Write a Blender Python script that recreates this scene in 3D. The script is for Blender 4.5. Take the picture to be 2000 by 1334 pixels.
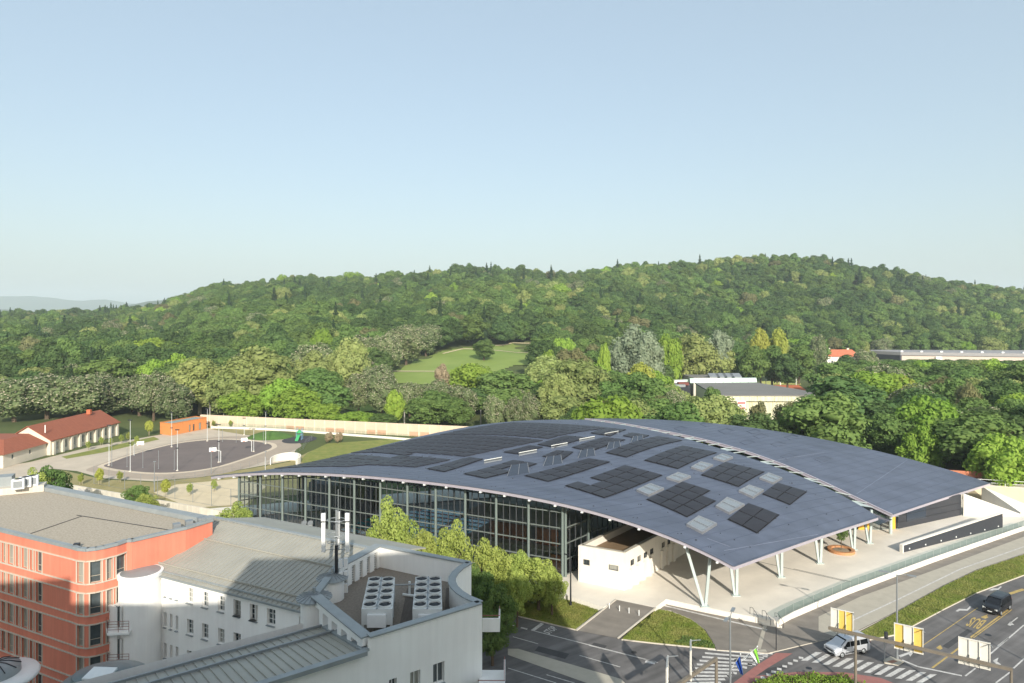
import bpy, bmesh, math, random
import numpy as np
from mathutils import Vector, Matrix
from mathutils.bvhtree import BVHTree
from mathutils.geometry import tessellate_polygon

SC = bpy.context.scene
for o in list(bpy.data.objects):
    bpy.data.objects.remove(o, do_unlink=True)

# ------------------------------------------------------------------ camera, sky, sun, exposure
CAM_H, FPX, HROW = 39.0, 1333.0, 620.0      # eye height, focal length and horizon row of a 2000 x 1334 picture
cd = bpy.data.cameras.new('camera')
cam = bpy.data.objects.new('camera', cd)
SC.collection.objects.link(cam)
cam.location = (0, 0, CAM_H)
cam.rotation_euler = (math.radians(90), 0, 0)
cd.sensor_width = 36.0
cd.lens = 36.0 * FPX / 2000.0
cd.shift_y = -(667.0 - HROW) / 2000.0
cd.clip_start, cd.clip_end = 0.3, 60000.0
SC.camera = cam

SUN_EL = math.radians(25.0)
SH = Vector((-0.2, 0.98, 0)).normalized()     # the way shadows fall on the ground
world = bpy.data.worlds.new('World')
SC.world = world
world.use_nodes = True
wn = world.node_tree
wn.nodes.clear()
sky = wn.nodes.new('ShaderNodeTexSky')
sky.sky_type = 'NISHITA'
sky.sun_disc = False
sky.sun_elevation = SUN_EL
sky.sun_rotation = math.atan2(-SH.x, -SH.y)
sky.altitude = 300
sky.air_density = 1.2
sky.dust_density = 3.4
sky.ozone_density = 1.3
bg = wn.nodes.new('ShaderNodeBackground')
bg.inputs['Strength'].default_value = 0.14
wo = wn.nodes.new('ShaderNodeOutputWorld')
veil = wn.nodes.new('ShaderNodeMix')                 # thin even morning veil over the whole sky
veil.data_type = 'RGBA'
veil.inputs['Factor'].default_value = 0.52
vc = [i for i in veil.inputs if i.type == 'RGBA']
vc[1].default_value = (2.80, 3.36, 3.66, 1)
wn.links.new(sky.outputs[0], vc[0])
wn.links.new([o for o in veil.outputs if o.type == 'RGBA'][0], bg.inputs[0])
wn.links.new(bg.outputs[0], wo.inputs[0])
sl = bpy.data.lights.new('sun', 'SUN')
sl.energy = 4.4
sl.angle = math.radians(0.5)
sl.color = (1.0, 0.93, 0.82)
sun = bpy.data.objects.new('sun', sl)
SC.collection.objects.link(sun)
sdir = Vector((SH.x * math.cos(SUN_EL), SH.y * math.cos(SUN_EL), -math.sin(SUN_EL)))
sun.rotation_euler = sdir.to_track_quat('-Z', 'Y').to_euler()
sun.location = (20, -60, 90)
SC.view_settings.view_transform = 'Standard'
SC.view_settings.look = 'None'
SC.view_settings.gamma = 1.0
SC.view_settings.use_curve_mapping = False
SC.view_settings.exposure = 0.54
SC.render.engine = 'CYCLES'
SC.cycles.use_denoising = True
SC.cycles.max_bounces = 8
SC.cycles.diffuse_bounces = 3
SC.cycles.glossy_bounces = 3
SC.cycles.transmission_bounces = 4
SC.cycles.transparent_max_bounces = 12
SC.cycles.volume_bounces = 1
SC.cycles.caustics_reflective = False
SC.cycles.caustics_refractive = False

# ------------------------------------------------------------------ helpers
COL = SC.collection
def P(x, y, z=0.0):
    """the place at height z that shows at picture point (x, y)"""
    k = (CAM_H - z) / (y - HROW)
    return Vector(((x - 1000.0) * k, FPX * k, z))
def PY(x, y, Y):
    """the place at depth Y that shows at picture point (x, y)"""
    return Vector(((x - 1000.0) * Y / FPX, Y, CAM_H - (y - HROW) * Y / FPX))
def px_of(p):
    return 1000 + FPX * p[0] / p[1], HROW + FPX * (CAM_H - p[2]) / p[1]

def tag(o, label=None, cat=None, group=None, kind=None):
    if label: o['label'] = label
    if cat: o['category'] = cat
    if group: o['group'] = group
    if kind: o['kind'] = kind
    return o
def empty(name, loc=(0, 0, 0), rz=0.0):
    o = bpy.data.objects.new(name, None)
    COL.objects.link(o)
    o.location = loc
    o.rotation_euler = (0, 0, rz)
    o.empty_display_size = 0.5
    return o
def thing(name, label, cat, loc=(0, 0, 0), rz=0.0, group=None):
    return tag(empty(name, loc, rz), label, cat, group)
def copy_tree(o, parent=None):
    c = o.copy()
    COL.objects.link(c)
    c.parent = parent
    for ch in list(o.children):
        copy_tree(ch, c)
    return c

class MB:
    """collects faces, builds ONE mesh object"""
    def __init__(s):
        s.v, s.f, s.m = [], [], []
    def face(s, pts, mi=0):
        n = len(s.v)
        s.v += [tuple(p) for p in pts]
        s.f.append(tuple(range(n, n + len(pts))))
        s.m.append(mi)
        return s
    def hexa(s, b, t, mi=0):
        """b, t: lower and upper ring (counter-clockwise seen from above)"""
        n, k = len(s.v), len(b)
        s.v += [tuple(p) for p in b] + [tuple(p) for p in t]
        s.f.append(tuple(range(n + k - 1, n - 1, -1))); s.m.append(mi)
        s.f.append(tuple(range(n + k, n + 2 * k))); s.m.append(mi)
        for i in range(k):
            j = (i + 1) % k
            s.f.append((n + i, n + j, n + k + j, n + k + i)); s.m.append(mi)
        return s
    def box(s, c, size, rz=0.0, mi=0):
        hx, hy, hz = size[0] / 2, size[1] / 2, size[2] / 2
        ca, sa = math.cos(rz), math.sin(rz)
        q = [(-hx, -hy), (hx, -hy), (hx, hy), (-hx, hy)]
        b = [(c[0] + x * ca - y * sa, c[1] + x * sa + y * ca, c[2] - hz) for x, y in q]
        t = [(x, y, c[2] + hz) for x, y, _ in b]
        return s.hexa(b, t, mi)
    def beam(s, a, b, w, h, mi=0, up=(0, 0, 1)):
        """box from a to b, w wide sideways and h high"""
        a, b = Vector(a), Vector(b)
        d = (b - a)
        if d.length < 1e-6: return s
        d.normalize()
        upv = Vector(up)
        if abs(d.dot(upv)) > 0.98: upv = Vector((0, 1, 0))
        r = d.cross(upv).normalized() * (w / 2)
        u = r.cross(d).normalized() * (h / 2)
        A = [a - r - u, a + r - u, a + r + u, a - r + u]
        B = [p + (b - a) for p in A]
        n = len(s.v)
        s.v += [tuple(p) for p in A + B]
        for q in ((3, 2, 1, 0), (4, 5, 6, 7), (0, 1, 5, 4), (1, 2, 6, 5), (2, 3, 7, 6), (3, 0, 4, 7)):
            s.f.append(tuple(n + i for i in q)); s.m.append(mi)
        return s
    def tube(s, pts, r, seg=8, mi=0, caps=True):
        pts = [Vector(p) for p in pts]
        rs = r if isinstance(r, (list, tuple)) else [r] * len(pts)
        n0 = len(s.v)
        for i, p in enumerate(pts):
            d = (pts[min(i + 1, len(pts) - 1)] - pts[max(i - 1, 0)]).normalized()
            ref = Vector((0, 0, 1)) if abs(d.z) < 0.95 else Vector((1, 0, 0))
            a = d.cross(ref).normalized()
            b = d.cross(a).normalized()
            for k in range(seg):
                t = 2 * math.pi * k / seg
                s.v.append(tuple(p + (a * math.cos(t) + b * math.sin(t)) * rs[i]))
        for i in range(len(pts) - 1):
            for k in range(seg):
                k2 = (k + 1) % seg
                s.f.append((n0 + i * seg + k, n0 + (i + 1) * seg + k, n0 + (i + 1) * seg + k2, n0 + i * seg + k2)); s.m.append(mi)
        if caps:
            s.f.append(tuple(n0 + k for k in range(seg))); s.m.append(mi)
            e = n0 + (len(pts) - 1) * seg
            s.f.append(tuple(e + k for k in reversed(range(seg)))); s.m.append(mi)
        return s
    def lathe(s, c, prof, seg=24, mi=0, a0=0.0, a1=2 * math.pi):
        """prof: (radius, z) pairs turned round the vertical through c"""
        full = abs(a1 - a0 - 2 * math.pi) < 1e-6
        k = seg if full else seg + 1
        n0 = len(s.v)
        for r, z in prof:
            for i in range(k):
                t = a0 + (a1 - a0) * i / seg
                s.v.append((c[0] + r * math.cos(t), c[1] + r * math.sin(t), c[2] + z))
        for j in range(len(prof) - 1):
            for i in range(seg):
                i2 = (i + 1) % k
                s.f.append((n0 + j * k + i, n0 + j * k + i2, n0 + (j + 1) * k + i2, n0 + (j + 1) * k + i)); s.m.append(mi)
        return s
    def poly(s, pts, mi=0):
        """flat or gently sloping polygon, any outline"""
        pts = [Vector(p) if len(p) == 3 else Vector((p[0], p[1], 0)) for p in pts]
        tris = tessellate_polygon([[Vector((p.x, p.y, 0)) for p in pts]])
        n = len(s.v)
        s.v += [tuple(p) for p in pts]
        for t in tris:
            a, b, c = (pts[i] for i in t)
            cr = (b.x - a.x) * (c.y - a.y) - (b.y - a.y) * (c.x - a.x)
            t = t if cr > 0 else (t[0], t[2], t[1])
            s.f.append(tuple(n + i for i in t)); s.m.append(mi)
        return s
    def prism(s, pts, z0, z1, mi=0, mside=None, bottom=False):
        """upright prism over an outline of (x, y); z1 may be a list"""
        pts = [(p[0], p[1]) for p in pts]
        ar = sum(pts[i][0] * pts[(i + 1) % len(pts)][1] - pts[(i + 1) % len(pts)][0] * pts[i][1] for i in range(len(pts)))
        z1s = z1 if isinstance(z1, (list, tuple)) else [z1] * len(pts)
        if ar < 0:
            pts = pts[::-1]; z1s = list(z1s)[::-1]
        s.poly([(p[0], p[1], z) for p, z in zip(pts, z1s)], mi)
        ms = mi if mside is None else mside
        for i in range(len(pts)):
            j = (i + 1) % len(pts)
            a, b = pts[i], pts[j]
            s.face([(a[0], a[1], z0), (b[0], b[1], z0), (b[0], b[1], z1s[j]), (a[0], a[1], z1s[i])], ms)
        if bottom:
            n = len(s.f)
            s.poly([(p[0], p[1], z0) for p in pts], ms)
            for i in range(n, len(s.f)): s.f[i] = tuple(reversed(s.f[i]))
        return s
    def mesh(s, name):
        me = bpy.data.meshes.new(name)
        me.from_pydata(s.v, [], s.f)
        me.polygons.foreach_set('material_index', s.m)
        return me
    def build(s, name, mats, parent=None, smooth=False, local=False):
        me = s.mesh(name)
        for m in (mats if isinstance(mats, (list, tuple)) else [mats]):
            me.materials.append(m)
        if smooth:
            me.polygons.foreach_set('use_smooth', [True] * len(me.polygons))
        me.update()
        return link(name, me, parent, local)
def link(name, me, parent=None, local=False):
    """an object of that mesh; built in world coordinates unless local"""
    o = bpy.data.objects.new(name, me)
    COL.objects.link(o)
    if parent is not None:
        o.parent = parent
        if not local and parent.parent is None:
            o.location = -Vector(parent.location)
    return o
def root_at(name, label, cat, pts, group=None):
    """an Empty for a thing whose parts are built in world coordinates"""
    c = Vector((sum(p[0] for p in pts) / len(pts), sum(p[1] for p in pts) / len(pts), min((p[2] if len(p) > 2 else 0) for p in pts)))
    return thing(name, label, cat, c, 0.0, group)

# ------------------------------------------------------------------ materials
def lin(r, g, b):
    f = lambda c: c / 12.92 if c <= 0.04045 else ((c + 0.055) / 1.055) ** 2.4
    return (f(r / 255), f(g / 255), f(b / 255))
MATS = {}
def mat(name, col, rough=0.7, metal=0.0, var=0.12, scale=1.5, col2=None, bump=0.0, bscale=20.0, spec=0.4, stretch=None, detail=4.0, alpha=None):
    if name in MATS: return MATS[name]
    m = bpy.data.materials.new(name)
    m.use_nodes = True
    nt = m.node_tree
    p = nt.nodes['Principled BSDF']
    p.inputs['Roughness'].default_value = rough
    p.inputs['Metallic'].default_value = metal
    p.inputs['Specular IOR Level'].default_value = spec
    tc = nt.nodes.new('ShaderNodeTexCoord')
    src = tc.outputs['Object']
    if stretch:
        mp = nt.nodes.new('ShaderNodeMapping')
        mp.inputs['Scale'].default_value = stretch
        nt.links.new(src, mp.inputs[0]); src = mp.outputs[0]
    n = nt.nodes.new('ShaderNodeTexNoise')
    n.inputs['Scale'].default_value = scale
    n.inputs['Detail'].default_value = detail
    n.inputs['Roughness'].default_value = 0.6
    nt.links.new(src, n.inputs['Vector'])
    r = nt.nodes.new('ShaderNodeValToRGB')
    r.color_ramp.elements[0].position = 0.3
    r.color_ramp.elements[1].position = 0.7
    if col2 is None:
        a = tuple(c * (1 - var) for c in col); b = tuple(min(c * (1 + var), 0.95) for c in col)
    else:
        a, b = col, col2
    r.color_ramp.elements[0].color = (*a, 1)
    r.color_ramp.elements[1].color = (*b, 1)
    nt.links.new(n.outputs['Fac'], r.inputs[0])
    nt.links.new(r.outputs[0], p.inputs['Base Color'])
    if bump:
        n2 = nt.nodes.new('ShaderNodeTexNoise')
        n2.inputs['Scale'].default_value = bscale
        n2.inputs['Detail'].default_value = 3
        nt.links.new(src, n2.inputs['Vector'])
        bp = nt.nodes.new('ShaderNodeBump')
        bp.inputs['Strength'].default_value = bump
        bp.inputs['Distance'].default_value = 0.05
        nt.links.new(n2.outputs['Fac'], bp.inputs['Height'])
        nt.links.new(bp.outputs[0], p.inputs['Normal'])
    MATS[name] = m
    return m
def glass_mat(name, tint=(0.5, 0.55, 0.55), refl=(1, 1, 1), rough=0.02, base=0.06, thru=0.75):
    """one sheet of glazing: lets tinted light through, mirrors at glancing angles"""
    m = bpy.data.materials.new(name)
    m.use_nodes = True
    nt = m.node_tree
    nt.nodes.remove(nt.nodes['Principled BSDF'])
    out = nt.nodes['Material Output']
    tr = nt.nodes.new('ShaderNodeBsdfTransparent'); tr.inputs[0].default_value = (*[c * thru for c in tint], 1)
    gl = nt.nodes.new('ShaderNodeBsdfGlossy'); gl.inputs['Color'].default_value = (*refl, 1); gl.inputs['Roughness'].default_value = rough
    fr = nt.nodes.new('ShaderNodeFresnel'); fr.inputs['IOR'].default_value = 1.5
    ma = nt.nodes.new('ShaderNodeMath'); ma.operation = 'ADD'; ma.use_clamp = True; ma.inputs[1].default_value = base
    mx = nt.nodes.new('ShaderNodeMixShader')
    nt.links.new(fr.outputs[0], ma.inputs[0]); nt.links.new(ma.outputs[0], mx.inputs[0])
    nt.links.new(tr.outputs[0], mx.inputs[1]); nt.links.new(gl.outputs[0], mx.inputs[2])
    nt.links.new(mx.outputs[0], out.inputs[0])
    MATS[name] = m
    return m
def leaf_mat(name, c1, c2, trans=0.32, hue=0.02, val=0.25, nscale=0.6):
    m = bpy.data.materials.new(name)
    m.use_nodes = True
    nt = m.node_tree
    nt.nodes.remove(nt.nodes['Principled BSDF'])
    out = nt.nodes['Material Output']
    oi = nt.nodes.new('ShaderNodeObjectInfo')
    tc = nt.nodes.new('ShaderNodeTexCoord')
    n = nt.nodes.new('ShaderNodeTexNoise'); n.inputs['Scale'].default_value = nscale; n.inputs['Detail'].default_value = 5
    nt.links.new(tc.outputs['Object'], n.inputs['Vector'])
    r = nt.nodes.new('ShaderNodeValToRGB')
    r.color_ramp.elements[0].position = 0.3; r.color_ramp.elements[1].position = 0.7
    r.color_ramp.elements[0].color = (*c1, 1); r.color_ramp.elements[1].color = (*c2, 1)
    nt.links.new(n.outputs['Fac'], r.inputs[0])
    hs = nt.nodes.new('ShaderNodeHueSaturation')
    mr = nt.nodes.new('ShaderNodeMapRange'); mr.inputs['To Min'].default_value = 0.5 - hue; mr.inputs['To Max'].default_value = 0.5 + hue
    mv = nt.nodes.new('ShaderNodeMapRange'); mv.inputs['To Min'].default_value = 1 - val; mv.inputs['To Max'].default_value = 1 + val
    sc = nt.nodes.new('ShaderNodeMath'); sc.operation = 'MULTIPLY'; sc.inputs[1].default_value = 7.31
    fc = nt.nodes.new('ShaderNodeMath'); fc.operation = 'FRACT'
    nt.links.new(oi.outputs['Random'], mr.inputs['Value'])
    nt.links.new(oi.outputs['Random'], sc.inputs[0]); nt.links.new(sc.outputs[0], fc.inputs[0]); nt.links.new(fc.outputs[0], mv.inputs['Value'])
    nt.links.new(mr.outputs[0], hs.inputs['Hue']); nt.links.new(mv.outputs[0], hs.inputs['Value'])
    nt.links.new(r.outputs[0], hs.inputs['Color'])
    d = nt.nodes.new('ShaderNodeBsdfDiffuse'); t = nt.nodes.new('ShaderNodeBsdfTranslucent')
    mx = nt.nodes.new('ShaderNodeMixShader'); mx.inputs[0].default_value = trans
    nt.links.new(hs.outputs[0], d.inputs[0]); nt.links.new(hs.outputs[0], t.inputs[0])
    nt.links.new(d.outputs[0], mx.inputs[1]); nt.links.new(t.outputs[0], mx.inputs[2])
    nt.links.new(mx.outputs[0], out.inputs[0])
    MATS[name] = m
    return m
# ------------------------------------------------------------------ ground, hill, roads, pavements
asphalt = mat('asphalt', lin(98, 96, 95), 0.85, var=0.2, scale=0.35, bump=0.25, bscale=30)
def lane_wear(m, ang, sx, sy, lo, hi):
    """long tyre-worn streaks along the lanes"""
    nt = m.node_tree
    p = nt.nodes['Principled BSDF']
    old = p.inputs['Base Color'].links[0].from_socket
    tc = nt.nodes.new('ShaderNodeTexCoord'); mp = nt.nodes.new('ShaderNodeMapping')
    mp.vector_type = 'TEXTURE'
    mp.inputs['Rotation'].default_value = (0, 0, ang); mp.inputs['Scale'].default_value = (sx, sy, 1)
    n = nt.nodes.new('ShaderNodeTexNoise'); n.inputs['Scale'].default_value = 1.0; n.inputs['Detail'].default_value = 5
    r = nt.nodes.new('ShaderNodeMapRange'); r.inputs['From Min'].default_value = 0.3; r.inputs['From Max'].default_value = 0.7
    r.inputs['To Min'].default_value = lo; r.inputs['To Max'].default_value = hi
    mx = nt.nodes.new('ShaderNodeMix'); mx.data_type = 'RGBA'; mx.blend_type = 'MULTIPLY'; mx.inputs['Factor'].default_value = 1.0
    nt.links.new(tc.outputs['Object'], mp.inputs[0]); nt.links.new(mp.outputs[0], n.inputs['Vector']); nt.links.new(n.outputs['Fac'], r.inputs['Value'])
    a = [s for s in mx.inputs if s.type == 'RGBA']
    nt.links.new(old, a[0]); nt.links.new(r.outputs[0], a[1])
    nt.links.new([s for s in mx.outputs if s.type == 'RGBA'][0], p.inputs['Base Color'])
lane_wear(asphalt, math.radians(34), 40.0, 1.1, 0.78, 1.4)

asphalt_light = mat('asphalt_light', lin(128, 122, 114), 0.85, var=0.12, scale=0.5, bump=0.2, bscale=30)
asphalt_court = mat('asphalt_court', lin(114, 104, 100), 0.85, var=0.10, scale=0.15)
paving = mat('paving', lin(172, 166, 152), 0.8, var=0.07, scale=0.8)
plaza_stone = mat('plaza_stone', lin(224, 217, 204), 0.75, var=0.07, scale=0.25, detail=6)
beige = mat('beige_gravel', lin(190, 178, 160), 0.9, var=0.10, scale=0.2, detail=6)
sandm = mat('sand', lin(205, 190, 160), 0.95, var=0.08, scale=0.4)
concrete = mat('concrete', lin(205, 198, 184), 0.8, var=0.08, scale=0.6)
white_wall = mat('white_wall', lin(228, 223, 213), 0.75, var=0.035, scale=0.5, detail=8)
kerb_m = mat('kerb_stone', lin(190, 184, 172), 0.8, var=0.08)
paint_w = mat('paint_white', lin(192, 190, 186), 0.7, var=0.3, scale=2.5, detail=8)
paint_y = mat('paint_yellow', lin(180, 156, 96), 0.7, var=0.3, scale=2.5, detail=8)
paint_r = mat('paint_red', lin(152, 104, 98), 0.8, var=0.12, scale=1.5)
grass_m = mat('grass', (0.15, 0.20, 0.035), 0.95, col2=(0.27, 0.26, 0.07), scale=0.45, detail=10, bump=0.6, bscale=14)
grass_dry = mat('grass_dry', (0.24, 0.22, 0.09), 0.95, col2=(0.36, 0.30, 0.14), scale=0.3, detail=8, bump=0.5, bscale=14)
meadow_m = mat('meadow', (0.17, 0.25, 0.045), 0.95, col2=(0.24, 0.31, 0.075), scale=0.03, detail=8)
soil = mat('soil', (0.20, 0.13, 0.07), 0.95, col2=(0.30, 0.2, 0.1), scale=0.6, detail=8)
metal_g = mat('metal_grey', lin(150, 155, 158), 0.45, 0.5, var=0.06)
metal_d = mat('metal_dark', lin(52, 54, 58), 0.5, 0.3, var=0.08)
metal_w = mat('metal_white', lin(225, 228, 226), 0.45, 0.0, var=0.04)

lane_wear(plaza_stone, 0.6, 9.0, 3.5, 0.91, 1.05)
lane_wear(asphalt_light, -0.48, 8.0, 1.5, 0.85, 1.12)
def sstep(t):
    t = np.clip(t, 0, 1)
    return t * t * (3 - 2 * t)
CREST = [(-1500, 600), (-400, 612), (0, 618), (100, 613), (200, 609), (300, 602), (345, 584), (420, 562), (540, 548), (650, 542), (720, 547), (800, 538),
         (900, 525), (960, 524), (1050, 531), (1110, 537), (1200, 523), (1300, 517), (1400, 508), (1480, 501), (1560, 503), (1650, 514),
         (1750, 531), (1850, 549), (1950, 566), (2050, 578), (2400, 596), (3500, 606)]
def terrain(X, Y):
    """height of the land: a flat park, then a long wooded hill"""
    X = np.asarray(X, float); Y = np.asarray(Y, float)
    Ys = np.maximum(Y, 1.0)
    xa = np.clip(1000 + FPX * X / Ys, -3000, 5000)
    row = np.interp(xa, [c[0] for c in CREST], [c[1] for c in CREST])
    hc = np.maximum(CAM_H + (HROW - row) * 1000.0 / FPX - 19.0, 8.0)
    y0 = np.interp(xa, [-500, 700, 1100, 1550, 2600], [300, 320, 340, 600, 600])
    t = (Y - y0) / (1000.0 - y0)
    up = np.clip(t, 0, 1) ** 1.30
    up = np.where(t > 0.8, np.minimum(up, 0.748 + 0.252 * np.sin(np.clip((t - 0.8) / 0.2, 0, 1) * math.pi / 2)), up)
    dn = np.where(t > 1, 1 - 0.85 * sstep((t - 1) / 1.2), 1.0)
    bump = (np.sin(X * 0.021 + 1.3) * np.cos(Y * 0.017) * 3.5 + np.sin(X * 0.05 + Y * 0.043) * 1.6) * np.clip(t * 3, 0, 1)
    z = hc * up * dn + bump * np.clip(dn, 0, 1)
    z = np.where(Y < 1.0, 0, z)
    z = z * (1 - sstep((np.hypot(X, Y) - 2600) / 1400)) 
    return z - 0.06
def tz(x, y):
    return float(terrain(x, y))
def hit(x, y):
    """where the sight line through picture point (x, y) meets the land"""
    dx, dz = (x - 1000) / FPX, -(y - HROW) / FPX
    Y = 60.0
    while Y < 4000:
        Y += 1.0
        if CAM_H + dz * Y <= tz(dx * Y, Y): break
    return Vector((dx * Y, Y, tz(dx * Y, Y)))
def make_ground():
    xs = np.unique(np.concatenate([np.linspace(-9000, -1400, 14), np.arange(-1400, 1401, 25), np.linspace(1400, 9000, 14)]))
    ys = np.unique(np.concatenate([np.linspace(-3000, 0, 8), np.arange(0, 1500, 22), np.arange(1500, 3200, 120), np.linspace(3200, 10000, 14)]))
    gx, gy = np.meshgrid(xs, ys)
    gz = terrain(gx, gy)
    v = np.stack([gx.ravel(), gy.ravel(), gz.ravel()], 1)
    nx = len(xs)
    f = []
    for j in range(len(ys) - 1):
        for i in range(nx - 1):
            a = j * nx + i
            f.append((a, a + 1, a + nx + 1, a + nx))
    me = bpy.data.meshes.new('ground')
    me.from_pydata(v.tolist(), [], f)
    me.polygons.foreach_set('use_smooth', [True] * len(me.polygons))
    me.materials.append(mat('ground_grass', (0.055, 0.085, 0.02), 0.95, col2=(0.11, 0.13, 0.035), scale=0.05, detail=10))
    return tag(link('ground', me), kind='structure')
ground = make_ground()

def struct(name, mb, m):
    return tag(mb.build(name, m), kind='structure')
def sheet(name, pts, m, z=None, parent=None):
    mb = MB().poly([(p[0], p[1], p[2] if z is None else z) for p in pts])
    o = mb.build(name, m, parent)
    if parent is None: o['kind'] = 'structure'
    return o
def pp(pts, z=0.0):
    return [P(x, y, z) for x, y in pts]
road = sheet('road', [(-75, 28), (150, 28), (150, 170), (110, 150), (60, 112), (20, 84), (-5, 92), (-75, 127)], asphalt, 0.0)
def c3(x, y): return (800 + x / 3.074, 900 + y / 3.074)
def c4(x, y): return (1150 + x / 3.994, 1000 + y / 3.994)
def c5(x, y): return (1550 + x / 3.073, 900 + y / 3.073)
def c8(x, y): return (1000 + x / 3.3333, 780 + y / 3.3333)
def c7(x, y): return (450 + x / 3.077, 780 + y / 3.077)
def b8(x, y): return (1400 + x / 3.3333, 1160 + y / 3.3333)
def stripe(a, b, w, m=paint_w, z=0.012, name='lane_marking'):
    a, b = P(*a, z), P(*b, z)
    d = (b - a).normalized(); n = Vector((-d.y, d.x, 0)) * (w / 2)
    o = MB().face([a - n, b - n, b + n, a + n]).build(name, m, road)
    return o
def marking(pts, m=paint_w, z=0.012, name='lane_marking'):
    return MB().poly([P(x, y, z) for x, y in pts]).build(name, m, road)
# street along the hall
stripe(c3(735, 1018), c3(1440, 1197), 0.16)
marking([c3(1420, 1193), c3(1478, 1203), c3(1470, 1222), c3(1412, 1212)])
stripe(c3(737, 1020), c3(798, 976), 0.5)
for a, b in (((545, 967), (562, 972)), ((598, 981), (634, 990)), ((668, 1001), (707, 1011))):
    stripe(c3(*a), c3(*b), 0.32)
for a, b in (((620, 1056), (772, 1099)), ((1020, 1168), (1265, 1238)), ((590, 1244), (880, 1334)), ((822, 1284), (990, 1334))):
    stripe(c3(*a), c3(*b), 0.13)
stripe(c4(0, 1040), c4(540, 1175), 0.14)
sheet('median_strip', pp([c3(590, 1128), c3(650, 1128), c3(1270, 1310), c3(1330, 1370), c3(1080, 1340), c3(590, 1165)], 0.02), paving)
# lanes of the wide road
for a, b, w, m in (((832, 1243), (1070, 1066), 0.2, paint_y), ((1062, 1060), (1290, 892), 0.2, paint_y), ((1080, 1062), (1310, 893), 0.12, paint_y), ((1290, 800), (1383, 770), 0.5, paint_y),
                (( 770, 1112), (1105, 882), 0.10, paint_y), ((1030, 1292), (1092, 1245), 0.16, paint_w), ((1170, 1168), (1383, 985), 0.16, paint_w),
                ((1215, 1332), (1300, 1268), 0.16, paint_w), ((1320, 1245), (1383, 1188), 0.16, paint_w), ((1300, 975), (1345, 940), 0.14, paint_w),
                ((650, 1195), (745, 1235), 0.3, paint_w), ((745, 1235), (1010, 1290), 0.3, paint_w), ((1225, 1112), (1290, 1062), 0.16, paint_w)):
    stripe(c5(*a), c5(*b), w, m)
for arrow, m in (([(972, 902), (992, 888), (1040, 890), (1060, 870), (1068, 876), (1045, 900), (1000, 898), (985, 905)], paint_w),
                 ([(1168, 778), (1195, 766), (1225, 766), (1243, 752), (1250, 757), (1230, 774), (1190, 778)], paint_w),
                 ([(1122, 938), (1165, 922), (1160, 932), (1170, 938), (1150, 948)], paint_y), ([(855, 1122), (880, 1105), (895, 1125), (880, 1135)], paint_y),
                 ([(1283, 985), (1300, 965), (1325, 985), (1308, 985), (1302, 990)], paint_w), ([(1195, 1200), (1230, 1180), (1222, 1205), (1245, 1222), (1230, 1232)], paint_w),
                 ([(628, 1168), (700, 1145), (712, 1152), (640, 1180)], paint_w), ([(690, 1160), (720, 1150), (700, 1175)], paint_w)):
    marking([c5(*p) for p in arrow], m)
for i in range(-3, 9):                                                   # zebra across the wide road
    x, y = 752 + 68 * i, 472 + 13 * i
    marking([b8(x, y), b8(x + 42, y + 3), b8(x + 137, y - 52), b8(x + 95, y - 55)], name='crossing_stripe')
for i in range(11):                                                      # zebra on the street by the hall
    t = i / 10
    l, r = (1382 - 52 * t, 1268 + 74 * t), (1500 - 80 * t, 1279 + 62 * t)
    if 0.3 < t: r = (r[0] - 20, r[1] - 2)
    stripe(l, r, 0.42, name='crossing_stripe')
for i in range(9):
    t = i / 8
    a = (1560 - 85 * t, 1284 + 44 * t)
    stripe(a, (a[0] + 9, a[1] + 1.5), 0.5, name='crossing_stripe')
    a = (1500 - 80 * t, 1275 + 44 * t)
    stripe(a, (a[0] + 9, a[1] + 1.5), 0.5, name='crossing_stripe')
marking([(1516, 1275), (1548, 1276), (1500, 1304), (1445, 1342), (1418, 1345), (1470, 1305)], paint_r, 0.008, 'cycle_crossing')
def words(text, corners, m, z, parent, name):
    """flat lettering stretched onto a quad: bottom-left, bottom-right, top-right, top-left"""
    cu = bpy.data.curves.new(name, 'FONT'); cu.body = text; cu.resolution_u = 3; cu.offset = 0.02
    tmp = bpy.data.objects.new('lettering', cu); COL.objects.link(tmp)
    bpy.context.view_layer.update()
    me = bpy.data.meshes.new_from_object(tmp.evaluated_get(bpy.context.evaluated_depsgraph_get()))
    bpy.data.objects.remove(tmp, do_unlink=True)
    co = np.array([v.co[:] for v in me.vertices])
    lo, hi = co.min(0), co.max(0)
    c = [Vector(q) for q in corners]
    for v in me.vertices:
        s, t = (v.co.x - lo[0]) / (hi[0] - lo[0]), (v.co.y - lo[1]) / (hi[1] - lo[1])
        v.co = (c[0] * (1 - s) + c[1] * s) * (1 - t) + (c[3] * (1 - s) + c[2] * s) * t
    me.materials.clear(); me.materials.append(m)
    return link(name, me, parent)
words('STOP', pp([c3(838, 1042), c3(892, 1008), c3(852, 990), c3(800, 1024)], 0.014), paint_w, 0, road, 'road_lettering')
words('BUS', pp([c5(1160, 958), c5(1078, 936), c5(1028, 988), c5(1108, 1012)], 0.014), paint_y, 0, road, 'road_lettering')

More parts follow.
